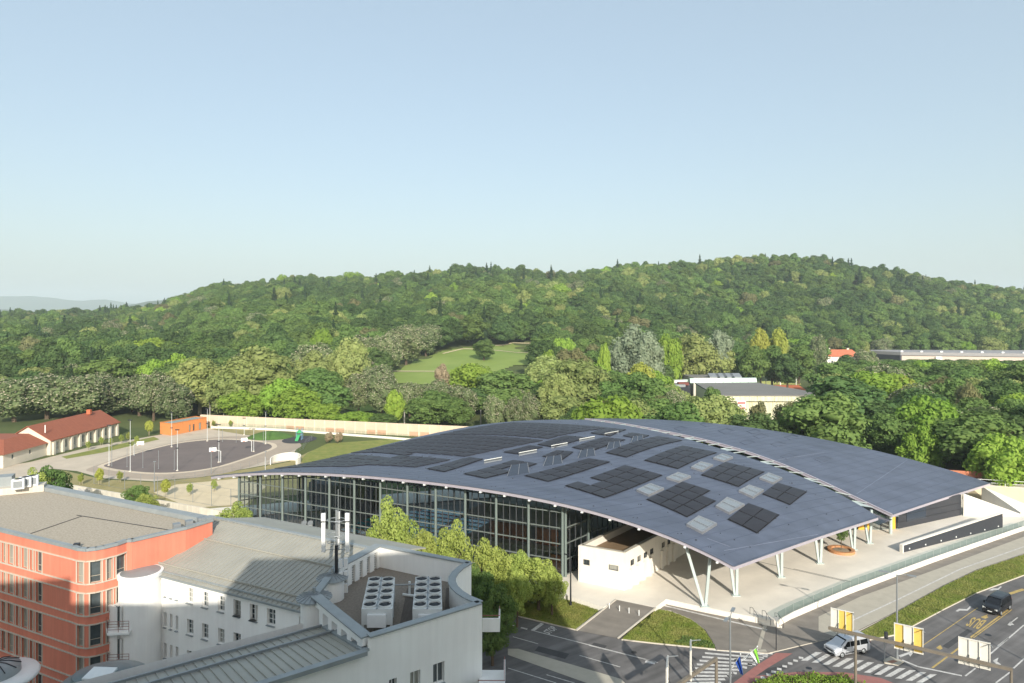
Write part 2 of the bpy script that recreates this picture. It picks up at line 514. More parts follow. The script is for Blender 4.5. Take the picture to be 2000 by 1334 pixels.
# repairs and covers in the carriageway
patch_m = mat('asphalt_patch', lin(70, 70, 71), 0.85, var=0.15, scale=0.8)
for q in ([(1052, 1262), (1112, 1277), (1104, 1287), (1044, 1271)], [(1160, 1255), (1186, 1261), (1180, 1267), (1154, 1261)], [(1840, 1262), (1890, 1228), (1900, 1232), (1852, 1267)], [(1700, 1318), (1716, 1308), (1726, 1311), (1712, 1321)], [(1470, 1310), (1530, 1300), (1536, 1306), (1480, 1318)]):
    marking(q, patch_m, 0.006, 'asphalt_patch')
for x, y in ((1090, 1300), (1238, 1274), (1580, 1305), (1870, 1290), (1930, 1240), (1440, 1290), (1345, 1222)):
    c_ = P(x, y, 0.014 if y != 1222 else 0.112)
    MB().lathe((c_.x, c_.y, c_.z), [(0.34, 0.0), (0.0, 0.004)], 16).build('manhole_cover', metal_d, road)
# raised verges, pavements, plaza
def raised(name, pts, h, m, kerb=True, lab=None):
    mb = MB().prism([(p[0], p[1]) for p in pts], -0.03, h, 0, 1)
    return struct(name, mb, [m, kerb_m])
pav_pts = [(1280, 1186), (1301, 1170), (1376, 1187), (1473, 1206), (1519, 1217)] + [c5(0, 945), c5(340, 800), c5(840, 610), c5(1383, 415), c5(1600, 340), c5(1640, 470)] + \
    [c5(1383, 560), c5(1100, 655), c5(900, 750), c5(620, 905), c5(370, 1032), c5(240, 1060), c4(1400, 1100), c4(1000, 1075), c4(962, 1000), c4(905, 910), c4(790, 830), c4(640, 770), c4(520, 755)]
raised('pavement', [P(x, y, 0.1) for x, y in pav_pts], 0.10, asphalt_light)
sheet('slab_strip', pp([c5(150, 935), c5(400, 815), c5(860, 650), c5(1383, 455), c5(1500, 415), c5(1500, 520), c5(1383, 556), c5(1095, 653), c5(895, 748), c5(615, 903), c5(365, 1028), c5(240, 1052), c5(150, 1020)], 0.11), paving)
stripes = [c5(220, 1020), c5(640, 825), c5(1000, 650), c5(1383, 515)]
for a, b in zip(stripes[:-1], stripes[1:]):
    o = stripe(a, b, 0.22, paint_w, 0.118)
o = stripe(c4(555, 722), c4(1390, 920), 0.35, paint_w, 0.112)
marking([c4(1360, 885), c4(1390, 885), c4(1340, 1075), c4(1305, 1075)], paving, 0.113, 'tactile_strip')
marking([c4(1250, 1072), c4(1378, 1072), c4(1392, 1090), c4(1262, 1092)], paving, 0.113, 'tactile_strip')
marking([c4(1320, 858), c4(1390, 872), c4(1440, 882), c4(1430, 893), c4(1315, 868)], paving, 0.113, 'tactile_strip')
def verge(name, pts, m=grass_m, h=0.16):
    o = struct(name, MB().prism([(p[0], p[1]) for p in pts], -0.03, h, 0, 1), [m, kerb_m])
    return o
verge('grass_verge', pp([(1281, 1190), (1310, 1194), (1348, 1209), (1375, 1229), (1389, 1250), (1397, 1267), (1325, 1260), (1275, 1255), (1214, 1248)], 0.16))
verge('grass_verge', pp([c5(1383, 562), c5(1560, 505), c5(1560, 620), c5(1383, 684), c5(1100, 790), c5(900, 890), c5(620, 1040), c5(400, 1082), c5(372, 1060), c5(385, 1035), c5(620, 907), c5(900, 752), c5(1100, 657)], 0.16))
verge('grass_verge', pp([(977, 1194), (1124, 1229), (1177, 1187), (1112, 1166), (1090, 1146), (1000, 1118), (800, 1075), (640, 1042), (520, 1016), (450, 1030), (700, 1100)], 0.16), grass_m)
verge('traffic_island', pp([b8(1085, 430), b8(1130, 405), b8(1200, 430), b8(1215, 440), b8(1180, 460), b8(1090, 445)], 0.14), paving, 0.14)
verge('planting_bed', pp([(1462, 1336), (1500, 1326), (1560, 1321), (1640, 1322), (1700, 1340), (1700, 1360), (1462, 1360)], 0.14), grass_m, 0.14)
marking([(1420, 1340), (1480, 1320), (1560, 1312), (1650, 1313), (1720, 1324), (1760, 1340), (1700, 1340), (1640, 1319), (1560, 1318), (1500, 1323), (1460, 1336)], paint_r, 0.01, 'cycle_path')
PZ = 0.8                                                                # level of the plaza
pl = [P(*c3(915, 800), PZ), P(1179, 1186, PZ), P(1203, 1171.6, PZ), P(1280, 1186, PZ), P(1301, 1170, PZ), P(1376, 1186, PZ), P(1473, 1205, PZ), P(1519, 1213, PZ),
      P(1550, 1196, PZ), P(*c5(340, 765), PZ), P(*c5(840, 582), PZ), P(*c5(1383, 395), PZ), Vector((104, 133, PZ)), Vector((96, 143, PZ)), Vector((60, 150, PZ)), Vector((17, 162, PZ)), Vector((-62, 136, PZ)), Vector((-58, 127, PZ)), Vector((-26, 113, PZ)), Vector((0, 100.5, PZ))]
plaza = struct('plaza', MB().prism([(p.x, p.y) for p in pl], -0.05, PZ, 0, 1), [plaza_stone, white_wall])
path = MB().poly([P(1126, 1231, 0.04), P(1207, 1246.5, 0.04), P(1281, 1187, PZ + 0.01), P(1203, 1171, PZ + 0.01)]).build('bollard_path', asphalt_light)
path['kind'] = 'structure'
for a, b in (((1126, 1231, 0.1), (1203, 1171, PZ + 0.06)), ((1207, 1246.5, 0.1), (1281, 1187, PZ + 0.06))):
    MB().beam(P(*a), P(*b), 0.18, 0.16).build('path_kerb', kerb_m, path)
# drain lines across the plaza paving
for a, b in ((c5(0, 648), c5(350, 727)), (c4(1250, 370), c4(1997, 540))):
    a, b = P(*a, PZ + 0.006), P(*b, PZ + 0.006)
    d = (b - a).normalized(); n = Vector((-d.y, d.x, 0)) * 0.07
    MB().face([a - n, b - n, b + n, a + n]).build('drain_channel', metal_d, plaza)

# ------------------------------------------------------------------ far hills
def far_hill(name, Y, prof, m):
    mb = MB()
    tops = [PY(x, y, Y) for x, y in prof]
    for a, b in zip(tops[:-1], tops[1:]):
        for (s0, h0), (s1, h1) in (((-900, 0.0), (-350, 0.65)), ((-350, 0.65), (0, 1.0)), ((0, 1.0), (700, 0.5)), ((700, 0.5), (1500, 0))):
            mb.face([(a.x, Y + s0, a.z * h0), (b.x, Y + s0, b.z * h0), (b.x, Y + s1, b.z * h1), (a.x, Y + s1, a.z * h1)])
    return tag(mb.build(name, m, smooth=True), kind='structure')
hill_m = mat('far_forest', (0.035, 0.055, 0.03), 0.95, col2=(0.06, 0.085, 0.035), scale=0.01, detail=8)
def prof(seed, pts):
    rr = random.Random(seed); out = []
    xs = np.arange(pts[0][0], pts[-1][0] + 1, 14)
    for x in xs:
        out.append((x, float(np.interp(x, [p[0] for p in pts], [p[1] for p in pts])) + rr.uniform(-0.7, 0.7)))
    return out
far_hill('hills', 8200, prof(1, [(-900, 590), (-300, 575), (0, 579), (60, 578), (110, 583), (160, 588), (205, 584), (250, 592), (330, 602), (600, 612), (1500, 615), (2200, 606), (3000, 596)]), hill_m)
far_hill('hills', 4300, prof(2, [(-900, 610), (-200, 606), (0, 604), (60, 608), (150, 614), (220, 604), (260, 594), (300, 587), (340, 587), (420, 594), (600, 606), (1400, 612), (2400, 608), (3000, 604)]), hill_m)
# ------------------------------------------------------------------ the swimming hall
roof_m = mat('roof_membrane', lin(82, 90, 106), 0.5, var=0.13, scale=0.5, detail=10, stretch=(0.25, 1.0, 1), bump=0.08, bscale=3, spec=0.5)
fascia_m = mat('roof_fascia', lin(186, 180, 190), 0.45, 0.3, var=0.04)
soffit_m = mat('soffit', lin(120, 122, 122), 0.8, var=0.05)
steel_pale = mat('steel_pale', lin(176, 188, 186), 0.5, 0.0, var=0.04)
steel_green = mat('steel_green_grey', lin(116, 128, 124), 0.5, 0.1, var=0.05)
mull_m = mat('mullion_dark', lin(78, 82, 84), 0.5, 0.2, var=0.05)
trans_m = mat('transom_grey', lin(116, 124, 120), 0.5, 0.1, var=0.05)
glass_h = glass_mat('hall_glass', (0.88, 0.94, 0.96), base=0.05, thru=0.95)
glass_c = glass_mat('clear_glass', (0.80, 0.92, 0.90), base=0.03, thru=0.92)
dark_clad = mat('dark_cladding', lin(62, 64, 70), 0.55, 0.2, var=0.06, scale=2)
pv_m = mat('pv_cell', (0.024, 0.024, 0.030), 0.42, 0.0, var=0.15, scale=0.5, spec=0.3)
gap_shade = mat('gap_shade', (0.006, 0.006, 0.007), 0.8)  # black that stands in for shade between the solar panels
pv_frame = mat('pv_rail', lin(150, 152, 156), 0.4, 0.5)
lane_wear(roof_m, math.radians(-27), 14.0, 2.2, 0.86, 1.10)
sky_glass = mat('skylight_glazing', lin(128, 136, 142), 0.15, 0.1, var=0.05, spec=0.6)
wood_m = mat('wood_panel', lin(168, 110, 70), 0.6, var=0.25, scale=1.5, stretch=(6, 6, 0.4))

hall = thing('swimming_hall', 'large swimming hall with a curved blue-grey roof and tall glass front', 'sports hall', (5, 118, 0))
def on_line(px, row, A, B):
    """where the upright plane over line A-B shows at picture point"""
    s = (px - 1000) / FPX
    d = B - A
    # A.x + d.x t = s (A.y + d.y t)
    t = (s * A.y - A.x) / (d.x - s * d.y)
    y = A.y + d.y * t
    return Vector((A.x + d.x * t, y, CAM_H - (row - HROW) * y / FPX))
def edge(trace, A, B, n=40):
    """3-D edge over plan line A-B through traced points, resampled evenly"""
    A, B = Vector((A[0], A[1], 0)), Vector((B[0], B[1], 0))
    pts = [on_line(x, y, A, B) for x, y in trace]
    L = (B - A).length
    s = np.array([((p.x - A.x) * (B.x - A.x) + (p.y - A.y) * (B.y - A.y)) / L / L for p in pts])
    z = np.array([p.z for p in pts])
    o = np.argsort(s); s, z = s[o], z[o]
    co = np.polyfit(s, z, min(5, len(s) - 1))
    u = np.linspace(0, 1, n)
    return [Vector((A.x + (B.x - A.x) * t, A.y + (B.y - A.y) * t, float(np.polyval(co, t)))) for t in u]
def coons(e_v0, e_v1, e_u0, e_u1):
    n, m = len(e_v0), len(e_u0)
    G = []
    for j in range(m):
        v = j / (m - 1)
        rowp = []
        for i in range(n):
            u = i / (n - 1)
            S = e_v0[i] * (1 - v) + e_v1[i] * v + e_u0[j] * (1 - u) + e_u1[j] * u \
                - (e_v0[0] * (1 - u) * (1 - v) + e_v0[-1] * u * (1 - v) + e_v1[0] * (1 - u) * v + e_v1[-1] * u * v)
            rowp.append(S)
        G.append(rowp)
    return G
Lc, T1, R1, B1 = (-58.0, 131.6), (28.2, 86.74), (59.3, 110.5), (16.4, 156.6)
E1 = edge([(412, 930), (450, 927), (515, 924), (586, 921.5), (651, 923), (710, 928), (775, 934), (840, 942), (905, 950.5), (970, 959), (1035, 968), (1101, 979.5), (1167, 999), (1236, 1022), (1313, 1050), (1363, 1074), (1427, 1100)], Lc, T1, 48)
E3 = edge([(1150, 820.5), (1195, 826.5), (1255, 837), (1300, 846.6), (1345, 858), (1375, 867), (1420, 880), (1459, 892.5), (1510, 911), (1555, 927), (1610, 951), (1670, 981), (1715, 1010)], B1, R1, 48)
E4 = edge([(412, 930), (450, 927), (500, 920), (600, 904), (700, 881), (800, 857), (900, 836), (1000, 822.5), (1070, 820), (1140, 819.5)], Lc, B1, 24)
def straight(a, b, n, sag=0.0):
    return [a * (1 - i / (n - 1)) + b * (i / (n - 1)) + Vector((0, 0, sag * math.sin(math.pi * i / (n - 1)))) for i in range(n)]
E4[0] = E1[0].copy(); E3[0] = E4[-1].copy()
E2 = straight(E1[-1], E3[-1], 24, 0.15)
G1 = coons(E1, E3, E4, E2)
T2, R2, B2, D2 = (66.0, 118.4), (98.3, 140.3), (22.0, 165.4), (17.0, 159.5)
F1 = edge([(1141, 817.5), (1180, 822), (1240, 831), (1300, 841.5), (1400, 865.5), (1460, 882), (1520, 903), (1580, 928), (1640, 956), (1670, 971), (1743.5, 1005)], D2, T2, 48)
F3 = edge([(1141, 816.5), (1240, 818), (1372, 824), (1400, 828), (1490, 838), (1580, 853), (1700, 877.5), (1775, 896), (1850, 917), (1934, 943.5)], B2, R2, 48)
F4 = straight(F1[0], F3[0], 10); F2 = straight(F1[-1], F3[-1], 10, 0.1)
G2 = coons(F1, F3, F4, F2)
def shell(G, th):
    """roof slab: curved top, underside and fascia rim"""
    mb = MB()
    m, n = len(G), len(G[0])
    dn = Vector((0, 0, -th))
    mb.v = [tuple(p) for r in G for p in r] + [tuple(p + dn) for r in G for p in r]
    N = m * n
    for j in range(m - 1):
        for i in range(n - 1):
            a = j * n + i
            mb.f.append((a, a + 1, a + n + 1, a + n)); mb.m.append(0)
            mb.f.append((N + a + n, N + a + n + 1, N + a + 1, N + a)); mb.m.append(1)
    ring = [(0, i) for i in range(n)] + [(j, n - 1) for j in range(1, m)] + [(m - 1, i) for i in range(n - 2, -1, -1)] + [(j, 0) for j in range(m - 2, 0, -1)]
    for k in range(len(ring)):
        (j0, i0), (j1, i1) = ring[k], ring[(k + 1) % len(ring)]
        a, b = j0 * n + i0, j1 * n + i1
        mb.f.append((a, N + a, N + b, b)); mb.m.append(2)
    return mb
def bvh_of(G):
    n = len(G[0])
    v = [p for r in G for p in r]
    f = [(j * n + i, j * n + i + 1, (j + 1) * n + i + 1, (j + 1) * n + i) for j in range(len(G) - 1) for i in range(n - 1)]
    return BVHTree.FromPolygons(v, f)
roof = shell(G1, 0.5).build('roof', [roof_m, soffit_m, fascia_m], hall)
roof['label'] = 'curved blue-grey main roof covered with dark solar panels'
roof2 = shell(G2, 0.5).build('roof', [roof_m, soffit_m, fascia_m], hall)
roof2['label'] = 'bare blue-grey roof wing beyond the strip of skylights'
V1, V2 = bvh_of(G1), bvh_of(G2)
EYE = Vector((0, 0, CAM_H))
def roof_hit(x, y, bv=None):
    d = Vector(((x - 1000) / FPX, 1, -(y - HROW) / FPX)).normalized()
    for k in range(14):
        h = (bv or V1).ray_cast(EYE, d)
        if h[0] is not None: break
        y += 1.0
        d = Vector(((x - 1000) / FPX, 1, -(y - HROW) / FPX)).normalized()
    return h[0]
def roof_z(x, y, bv=None):
    h = (bv or V1).ray_cast(Vector((x, y, 60)), Vector((0, 0, -1)))
    return h[0].z if h[0] else None
def rim(pts, name, parent, w=0.35, h=0.16, m=fascia_m):
    mb = MB()
    for a, b in zip(pts[:-1], pts[1:]):
        mb.beam(a + Vector((0, 0, h / 2)), b + Vector((0, 0, h / 2)), w, h)
    return mb.build(name, m, parent)
rim(E2, 'edge_flashing', roof, 0.3, 0.1, roof_m); rim(E1, 'edge_flashing', roof, 0.3, 0.08, roof_m); rim(F2, 'edge_flashing', roof2, 0.3, 0.1, roof_m)
rim(F1, 'edge_flashing', roof2, 0.25, 0.1)
def quad_on(bv, c, s, t, lift):
    p = (c[0] * (1 - s) + c[1] * s) * (1 - t) + (c[3] * (1 - s) + c[2] * s) * t
    z = roof_z(p.x, p.y, bv)
    return Vector((p.x, p.y, (p.z if z is None else z) + lift))
def array(corners, nu, nv, gap=0.05, skip=(), back=True):
    """solar panels over a patch of the roof; corners: left, bottom, right, top of the picture"""
    c = [roof_hit(x, y) for x, y in corners]
    if any(p is None for p in c): return
    bk = MB()
    for i in range(nu):
        for j in range(nv):
            if (i, j) in skip: continue
            e = 0.02
            q = [quad_on(V1, c, (i - e) / nu, (j - e) / nv, 0.09), quad_on(V1, c, (i + 1 + e) / nu, (j - e) / nv, 0.09), quad_on(V1, c, (i + 1 + e) / nu, (j + 1 + e) / nv, 0.09), quad_on(V1, c, (i - e) / nu, (j + 1 + e) / nv, 0.09)]
            bk.face(q)
    if back: bk.build('gap_shade_sheet', gap_shade, roof)  # black sheet under the array, painting the gaps between panels as shaded
    for i in range(nu):
        for j in range(nv):
            if (i, j) in skip: continue
            g = gap
            q = [quad_on(V1, c, (i + g) / nu, (j + g) / nv, 0.2), quad_on(V1, c, (i + 1 - g) / nu, (j + g) / nv, 0.12),
                 quad_on(V1, c, (i + 1 - g) / nu, (j + 1 - g) / nv, 0.2), quad_on(V1, c, (i + g) / nu, (j + 1 - g) / nv, 0.2)]
            MB().hexa([p - Vector((0, 0, 0.10)) for p in q], q).build('solar_panel', pv_m, roof)
def A8(l): return [c8(*p) for p in l]
def A7(l): return [c7(*p) for p in l]
array(A8([(1405, 785), (1595, 875), (1740, 755), (1540, 680)]), 2, 2, 0.04)
array(A8([(1630, 620), (1810, 690), (1920, 605), (1730, 548)]), 2, 2, 0.04)
array(A8([(875, 655), (1140, 770), (1385, 632), (1110, 540)]), 3, 4, 0.05, skip=((2, 3),))
array(A8([(345, 565), (600, 645), (980, 497), (735, 432)]), 3, 5, 0.05, skip=((0, 1),))
array(A8([(1230, 495), (1475, 572), (1645, 475), (1390, 412)]), 3, 3, 0.05)
array(A8([(860, 400), (1080, 455), (1335, 350), (1110, 305)]), 3, 4, 0.05)
array(A8([(610, 350), (745, 380), (1110, 270), (950, 243)]), 2, 5, 0.05)
array(A8([(80, 500), (235, 538), (640, 410), (500, 388)]), 2, 5, 0.05)
array(A7([(1400, 450), (1530, 477), (1845, 390), (1700, 368)]), 2, 4, 0.05, skip=((1, 2),))
array(A8([(165, 297), (280, 316), (500, 252), (350, 240)]), 2, 4, 0.05)
array(A8([(390, 316), (510, 344), (740, 266), (600, 250)]), 2, 4, 0.05)
array(A8([(510, 222), (640, 242), (745, 200), (625, 190)]), 2, 3, 0.05)
array(A8([(720, 240), (835, 260), (895, 238), (780, 220)]), 2, 2, 0.05)
array(A8([(195, 375), (330, 395), (400, 345), (290, 335)]), 2, 2, 0.05)
array(A7([(1180, 420), (1285, 438), (1480, 375), (1400, 358)]), 2, 3, 0.05)
array(A7([(1300, 390), (1395, 402), (1520, 362), (1440, 352)]), 2, 2, 0.05)
array(A7([(1640, 320), (1730, 332), (1880, 290), (1800, 280)]), 2, 3, 0.05)
array(A7([(252, 396), (690, 408), (1080, 372), (690, 330)]), 5, 4, 0.07, back=False)
array(A7([(800, 396), (1110, 410), (1330, 366), (1010, 340)]), 4, 4, 0.07, back=False)
array(A7([(712, 315), (1410, 347), (1890, 250), (1240, 217)]), 10, 6, 0.075, back=False)
array(A7([(1250, 216), (1910, 240), (2290, 176), (1700, 142)]), 10, 6, 0.075, back=False)
array(A7([(760, 318), (1050, 338), (1100, 330), (800, 312)]), 3, 1, 0.04)
# skylight boxes
def skylight(corners, bv, par, h=0.35, inner=True):
    c = [roof_hit(*c8(*p), bv) for p in corners]
    if any(p is None for p in c): return
    top = [p + Vector((0, 0, h)) for p in c]
    ctr = sum(c, Vector()) / 4
    mb = MB()
    ins = [p.lerp(ctr + Vector((0, 0, h)), 0.16) for p in top]
    for i in range(4):
        j = (i + 1) % 4
        mb.face([c[i], c[j], top[j], top[i]]); mb.face([top[i], top[j], ins[j], ins[i]])
    s = mb.build('skylight', roof_m if not inner else pv_frame, par)
    low = [p - Vector((0, 0, 0.10)) for p in ins]
    if inner:
        MB().face(low).face([ins[0], ins[1], low[1], low[0]]).face([ins[1], ins[2], low[2], low[1]]).face([ins[2], ins[3], low[3], low[2]]).face([ins[3], ins[0], low[0], low[3]]).build('skylight_pane', sky_glass, par)
        a, b = (ins[0] + ins[3]) / 2, (ins[1] + ins[2]) / 2
        MB().beam(a, b, 0.08, 0.08).build('skylight_bar', pv_frame, par)
    else:
        MB().face(low).build('skylight_pane', roof_m, par)
for s in ([(1135, 825), (1240, 880), (1335, 820), (1215, 770)], [(1325, 705), (1415, 752), (1515, 695), (1400, 648)], [(810, 600), (890, 635), (990, 590), (900, 558)],
          [(1475, 605), (1570, 648), (1640, 600), (1545, 568)], [(1610, 520), (1700, 555), (1760, 520), (1670, 488)], [(1165, 450), (1240, 475), (1310, 435), (1230, 415)],
          [(1005, 520), (1085, 545), (1165, 510), (1080, 485)], [(1310, 390), (1380, 410), (1440, 385), (1370, 362)]):
    skylight(s, V1, roof)
for x, y, w in ((1803, 370, 60), (2025, 388, 62), (1395, 205, 55), (1530, 278, 52), (1620, 238, 52), (1735, 292, 52), (1820, 245, 50), (1575, 208, 48), (1270, 160, 50), (1100, 190, 45)):
    skylight([(x - w, y), (x - w * 0.2, y + w * 0.36), (x + w, y), (x + w * 0.1, y - w * 0.34)], V2, roof2, 0.07, False)
# glazed ridges and open smoke hatches
ridge_glass = mat('ridge_glazing', lin(58, 66, 78), 0.12, 0.1, var=0.05, spec=0.7)
for x, y, k in ((40, 480, 1.15), (265, 418, 1.0), (485, 368, 0.9), (660, 312, 0.75), (815, 268, 0.65)):
    a, b = roof_hit(*c8(x - 62 * k, y + 18 * k)), roof_hit(*c8(x + 62 * k, y - 2 * k))
    a2, b2 = roof_hit(*c8(x - 30 * k, y - 20 * k)), roof_hit(*c8(x + 50 * k, y - 30 * k))
    up = Vector((0, 0, 0.9 * k))
    ra, rb = a.lerp(a2, 0.75) + up, b.lerp(b2, 0.75) + up
    MB().face([a, b, rb, ra]).build('ridge_glazing', ridge_glass, roof)
    MB().face([a, ra, a2]).face([b, b2, rb]).face([ra, rb, b2, a2]).build('ridge_cheek', roof_m, roof)
    for t in (0.0, 0.5, 1.0):
        MB().beam(a.lerp(b, t) + Vector((0, 0, 0.03)), ra.lerp(rb, t) + Vector((0, 0, 0.03)), 0.07, 0.07).build('ridge_bar', pv_frame, roof)
for x, y, k in ((-122, 402, 1.1), (105, 352, 1.1), (310, 305, 1.0), (490, 262, 0.95), (650, 225, 0.85)):
    a, b = roof_hit(*c8(x - 55 * k, y + 14 * k)), roof_hit(*c8(x + 52 * k, y - 6 * k))
    dpt = (roof_hit(*c8(x, y - 10 * k)) - roof_hit(*c8(x, y + 10 * k))) * 0.5
    up = Vector((0, 0, 0.34 * k))
    MB().hexa([a, b, b + dpt, a + dpt], [p + Vector((0, 0, 0.14)) for p in (a, b, b + dpt, a + dpt)]).build('hatch_frame', metal_g, roof)
    MB().hexa([a + dpt * 0.9 + up * 0.4, b + dpt * 0.9 + up * 0.4, b + dpt * 0.4 + up, a + dpt * 0.4 + up], [p + Vector((0, 0, 0.1)) for p in (a + dpt * 0.9 + up * 0.4, b + dpt * 0.9 + up * 0.4, b + dpt * 0.4 + up, a + dpt * 0.4 + up)]).build('hatch_lid', metal_w, roof)
lap_m = mat('membrane_seam', lin(120, 128, 146), 0.5)
# overlapping sheets of the roof membrane
seam_m = mat('membrane_lap', lin(74, 83, 102), 0.5, var=0.1)
for Gx, bvx, rfx, nn_ in ((G1, V1, roof, 44), (G2, V2, roof2, 40)):
    mbs = MB()
    for k in range(1, nn_):
        u = k / nn_ * (len(Gx[0]) - 1); i0 = int(u); f_ = u - i0
        ln = [r[i0].lerp(r[i0 + 1], f_) for r in Gx]
        for a, b in zip(ln[:-1], ln[1:]): mbs.beam(a + Vector((0, 0, .012)), b + Vector((0, 0, .012)), 0.06, 0.02)
    mbs.build('membrane_laps', seam_m, rfx)['kind'] = 'stuff'
# fixing dots of the membrane, faint seams
rr = random.Random(5)
mb = MB()
for k in range(7):
    y0 = 0.06 + k * 0.14
    for i in range(40):
        u, v = rr.random(), y0 + rr.uniform(-0.004, 0.004)
        p = G1[int(v * 23)][int(u * 47)]
        z = roof_z(p.x, p.y)
        if z: mb.box((p.x + rr.uniform(-.4, .4), p.y, z + 0.03), (0.11, 0.11, 0.08))
mb.build('fixing_studs', metal_d, roof)['kind'] = 'stuff'
for a, b in (((1380, 985), (1990, 880)), ((1270, 905), (1420, 960))):
    pts = [roof_hit(*c8(a[0] + (b[0] - a[0]) * t / 12, a[1] + (b[1] - a[1]) * t / 12)) for t in range(13)]
    pts = [p for p in pts if p]
    if len(pts) > 2: rim(pts, 'membrane_seam', roof, 0.07, 0.03, lap_m)
for a, b in (((300, 410), (700, 345)), ((800, 690), (1240, 395))):
    pts = [roof_hit(1400 + (a[0] + (b[0] - a[0]) * t / 12) / 3.333, 780 + (a[1] + (b[1] - a[1]) * t / 12) / 3.333, V2) for t in range(13)]
    pts = [p for p in pts if p]
    if len(pts) > 2: rim(pts, 'membrane_seam', roof2, 0.07, 0.03, lap_m)
# thin masts at the roof's left end
for x, y in ((518, 915), (580, 910)):
    p = roof_hit(x, y)
    if p: MB().tube([p, p + Vector((0, 0, 2.6))], 0.04, 6).build('roof_mast', metal_w, roof)
# eave brackets under the front edge
for i in range(22):
    t = (i + 0.6) / 22.0
    k = int(t * 47)
    p = E1[k]
    n = Vector((-0.461, -0.887, 0))
    MB().beam(p - n * 1.1 + Vector((0, 0, -0.62)), p + n * 0.12 + Vector((0, 0, -0.62)), 0.3, 0.22).build('eave_bracket', metal_w, roof)
# strip between the two roofs: struts and white triangles over dark glazing
for i in range(1, 46, 1):
    a, b = E3[i], F1[i]
    if i % 2 == 0:
        MB().beam(a + Vector((0, 0, 0.02)), b + Vector((0, 0, -0.1)), 0.15, 0.14).build('gap_strut', steel_pale, hall)
    if i % 6 == 2:
        MB().face([a, E3[i + 1], F1[i + 1] + Vector((0, 0, -0.25)), a.lerp(b, 0.2)]).build('gap_panel', steel_pale, hall)
mbg = MB()
for i in range(47):
    mbg.face([E3[i] - Vector((0, 0, 1.3)), E3[i + 1] - Vector((0, 0, 1.3)), F1[i + 1] - Vector((0, 0, 0.9)), F1[i] - Vector((0, 0, 0.9))])
mbg.build('gap_glazing', ridge_glass, hall)

# ---- glass front
GL, GR = Vector((-51.7, 130.0, 0)), Vector((7.6, 100.8, 0))
def under(x, y):
    z = roof_z(x, y)
    if z is None: z = roof_z(x, y, V2)
    return (z if z is not None else 5.2) - 0.55
def curtain(name, A, B, nbay, npane, z0, step, label=None, col=True, glass=glass_h, ztop=None):
    wall = empty(name, -Vector(hall.location)); wall.parent = hall
    if label: wall['label'] = label
    d = (B - A); L = d.length; d = d.normalized()
    n = Vector((d.y, -d.x, 0))
    if n.y > 0 and abs(n.y) > 0.3: n = -n
    N = nbay * npane
    zt = lambda t: (under(*(A + (B - A) * t).xy) if ztop is None else ztop)
    levels = [z0 + step * k for k in range(12)]
    for i in range(N):
        t0, t1 = i / N, (i + 1) / N
        a, b = A.lerp(B, t0), A.lerp(B, t1)
        za, zb = zt(t0), zt(t1)
        lo = min(za, zb)
        for k, z in enumerate(levels):
            if z > lo - 0.1: break
            zz = z + step
            if zz + 0.6 < lo:
                MB().face([(a.x, a.y, z), (b.x, b.y, z), (b.x, b.y, zz), (a.x, a.y, zz)]).build('pane', glass, wall, local=True)
            else:
                MB().face([(a.x, a.y, z), (b.x, b.y, z), (b.x, b.y, zb), (a.x, a.y, za)]).build('pane', glass, wall, local=True)
                break
        MB().box((a.x + n.x * 0.06, a.y + n.y * 0.06, (z0 + za) / 2), (0.11, 0.14, za - z0), math.atan2(d.y, d.x)).build('mullion', mull_m, wall, local=True)
    for k, z in enumerate(levels[0:]):
        ts = [t / 40 for t in range(41) if zt(t / 40) > z + 0.15]
        if len(ts) < 2: continue
        a, b = A.lerp(B, ts[0]), A.lerp(B, ts[-1])
        off = n * 0.10
        MB().beam(Vector((a.x, a.y, z)) + off, Vector((b.x, b.y, z)) + off, 0.12, 0.15 if k else 0.3).build('transom', trans_m, wall, local=True)
    if col:
        for i in range(nbay + 1):
            p = A.lerp(B, i / nbay) + n * 0.38
            zc = zt(min(max(i / nbay, 0.01), 0.99)) + 0.2
            MB().tube([(p.x, p.y, z0 - 0.2), (p.x, p.y, zc)], 0.2, 12).build('column', steel_green, wall, smooth=False, local=True)
    return wall
curtain('glass_front', GL, GR, 12, 5, PZ, 2.35, 'tall glass front with dark mullions and grey-green columns')
GR2 = Vector((27.0, 123.5, 0))
curtain('glass_side', GR, GR2, 5, 4, PZ, 2.35, 'glass side wall deep in shade beside the white annex')
curtain('rear_glass', Vector((10, 148.5, 0)), Vector((-49, 131.6, 0)), 8, 2, PZ, 3.4)
curtain('rear_glass', Vector((-49, 131.6, 0)), GL, 1, 2, PZ, 3.4, col=False)
EN = [Vector((27.0, 123.5, 0)), Vector((50, 122.0, 0)), Vector((69.8, 123.3, 0))]
curtain('entrance_glass', EN[0], EN[1], 4, 3, PZ, 2.3, col=False)
curtain('entrance_glass', EN[1], EN[2], 4, 3, PZ, 2.3, 'entrance glazing with yellow doors under the roof wing', col=False)
door_y = mat('door_yellow', lin(226, 176, 70), 0.5, var=0.05)
for x in (62.8, 64.2, 68.6):
    q = EN[1].lerp(EN[2], (x - 50) / 19.8)
    MB().box((q.x, q.y - 0.12, PZ + 1.15), (1.1, 0.1, 2.2), 0.06).build('entrance_door', door_y, hall)
MB().tube([(66.9, 120.6, PZ), (66.9, 120.6, 4.6)], 0.28, 12).build('corner_column', steel_pale, hall)
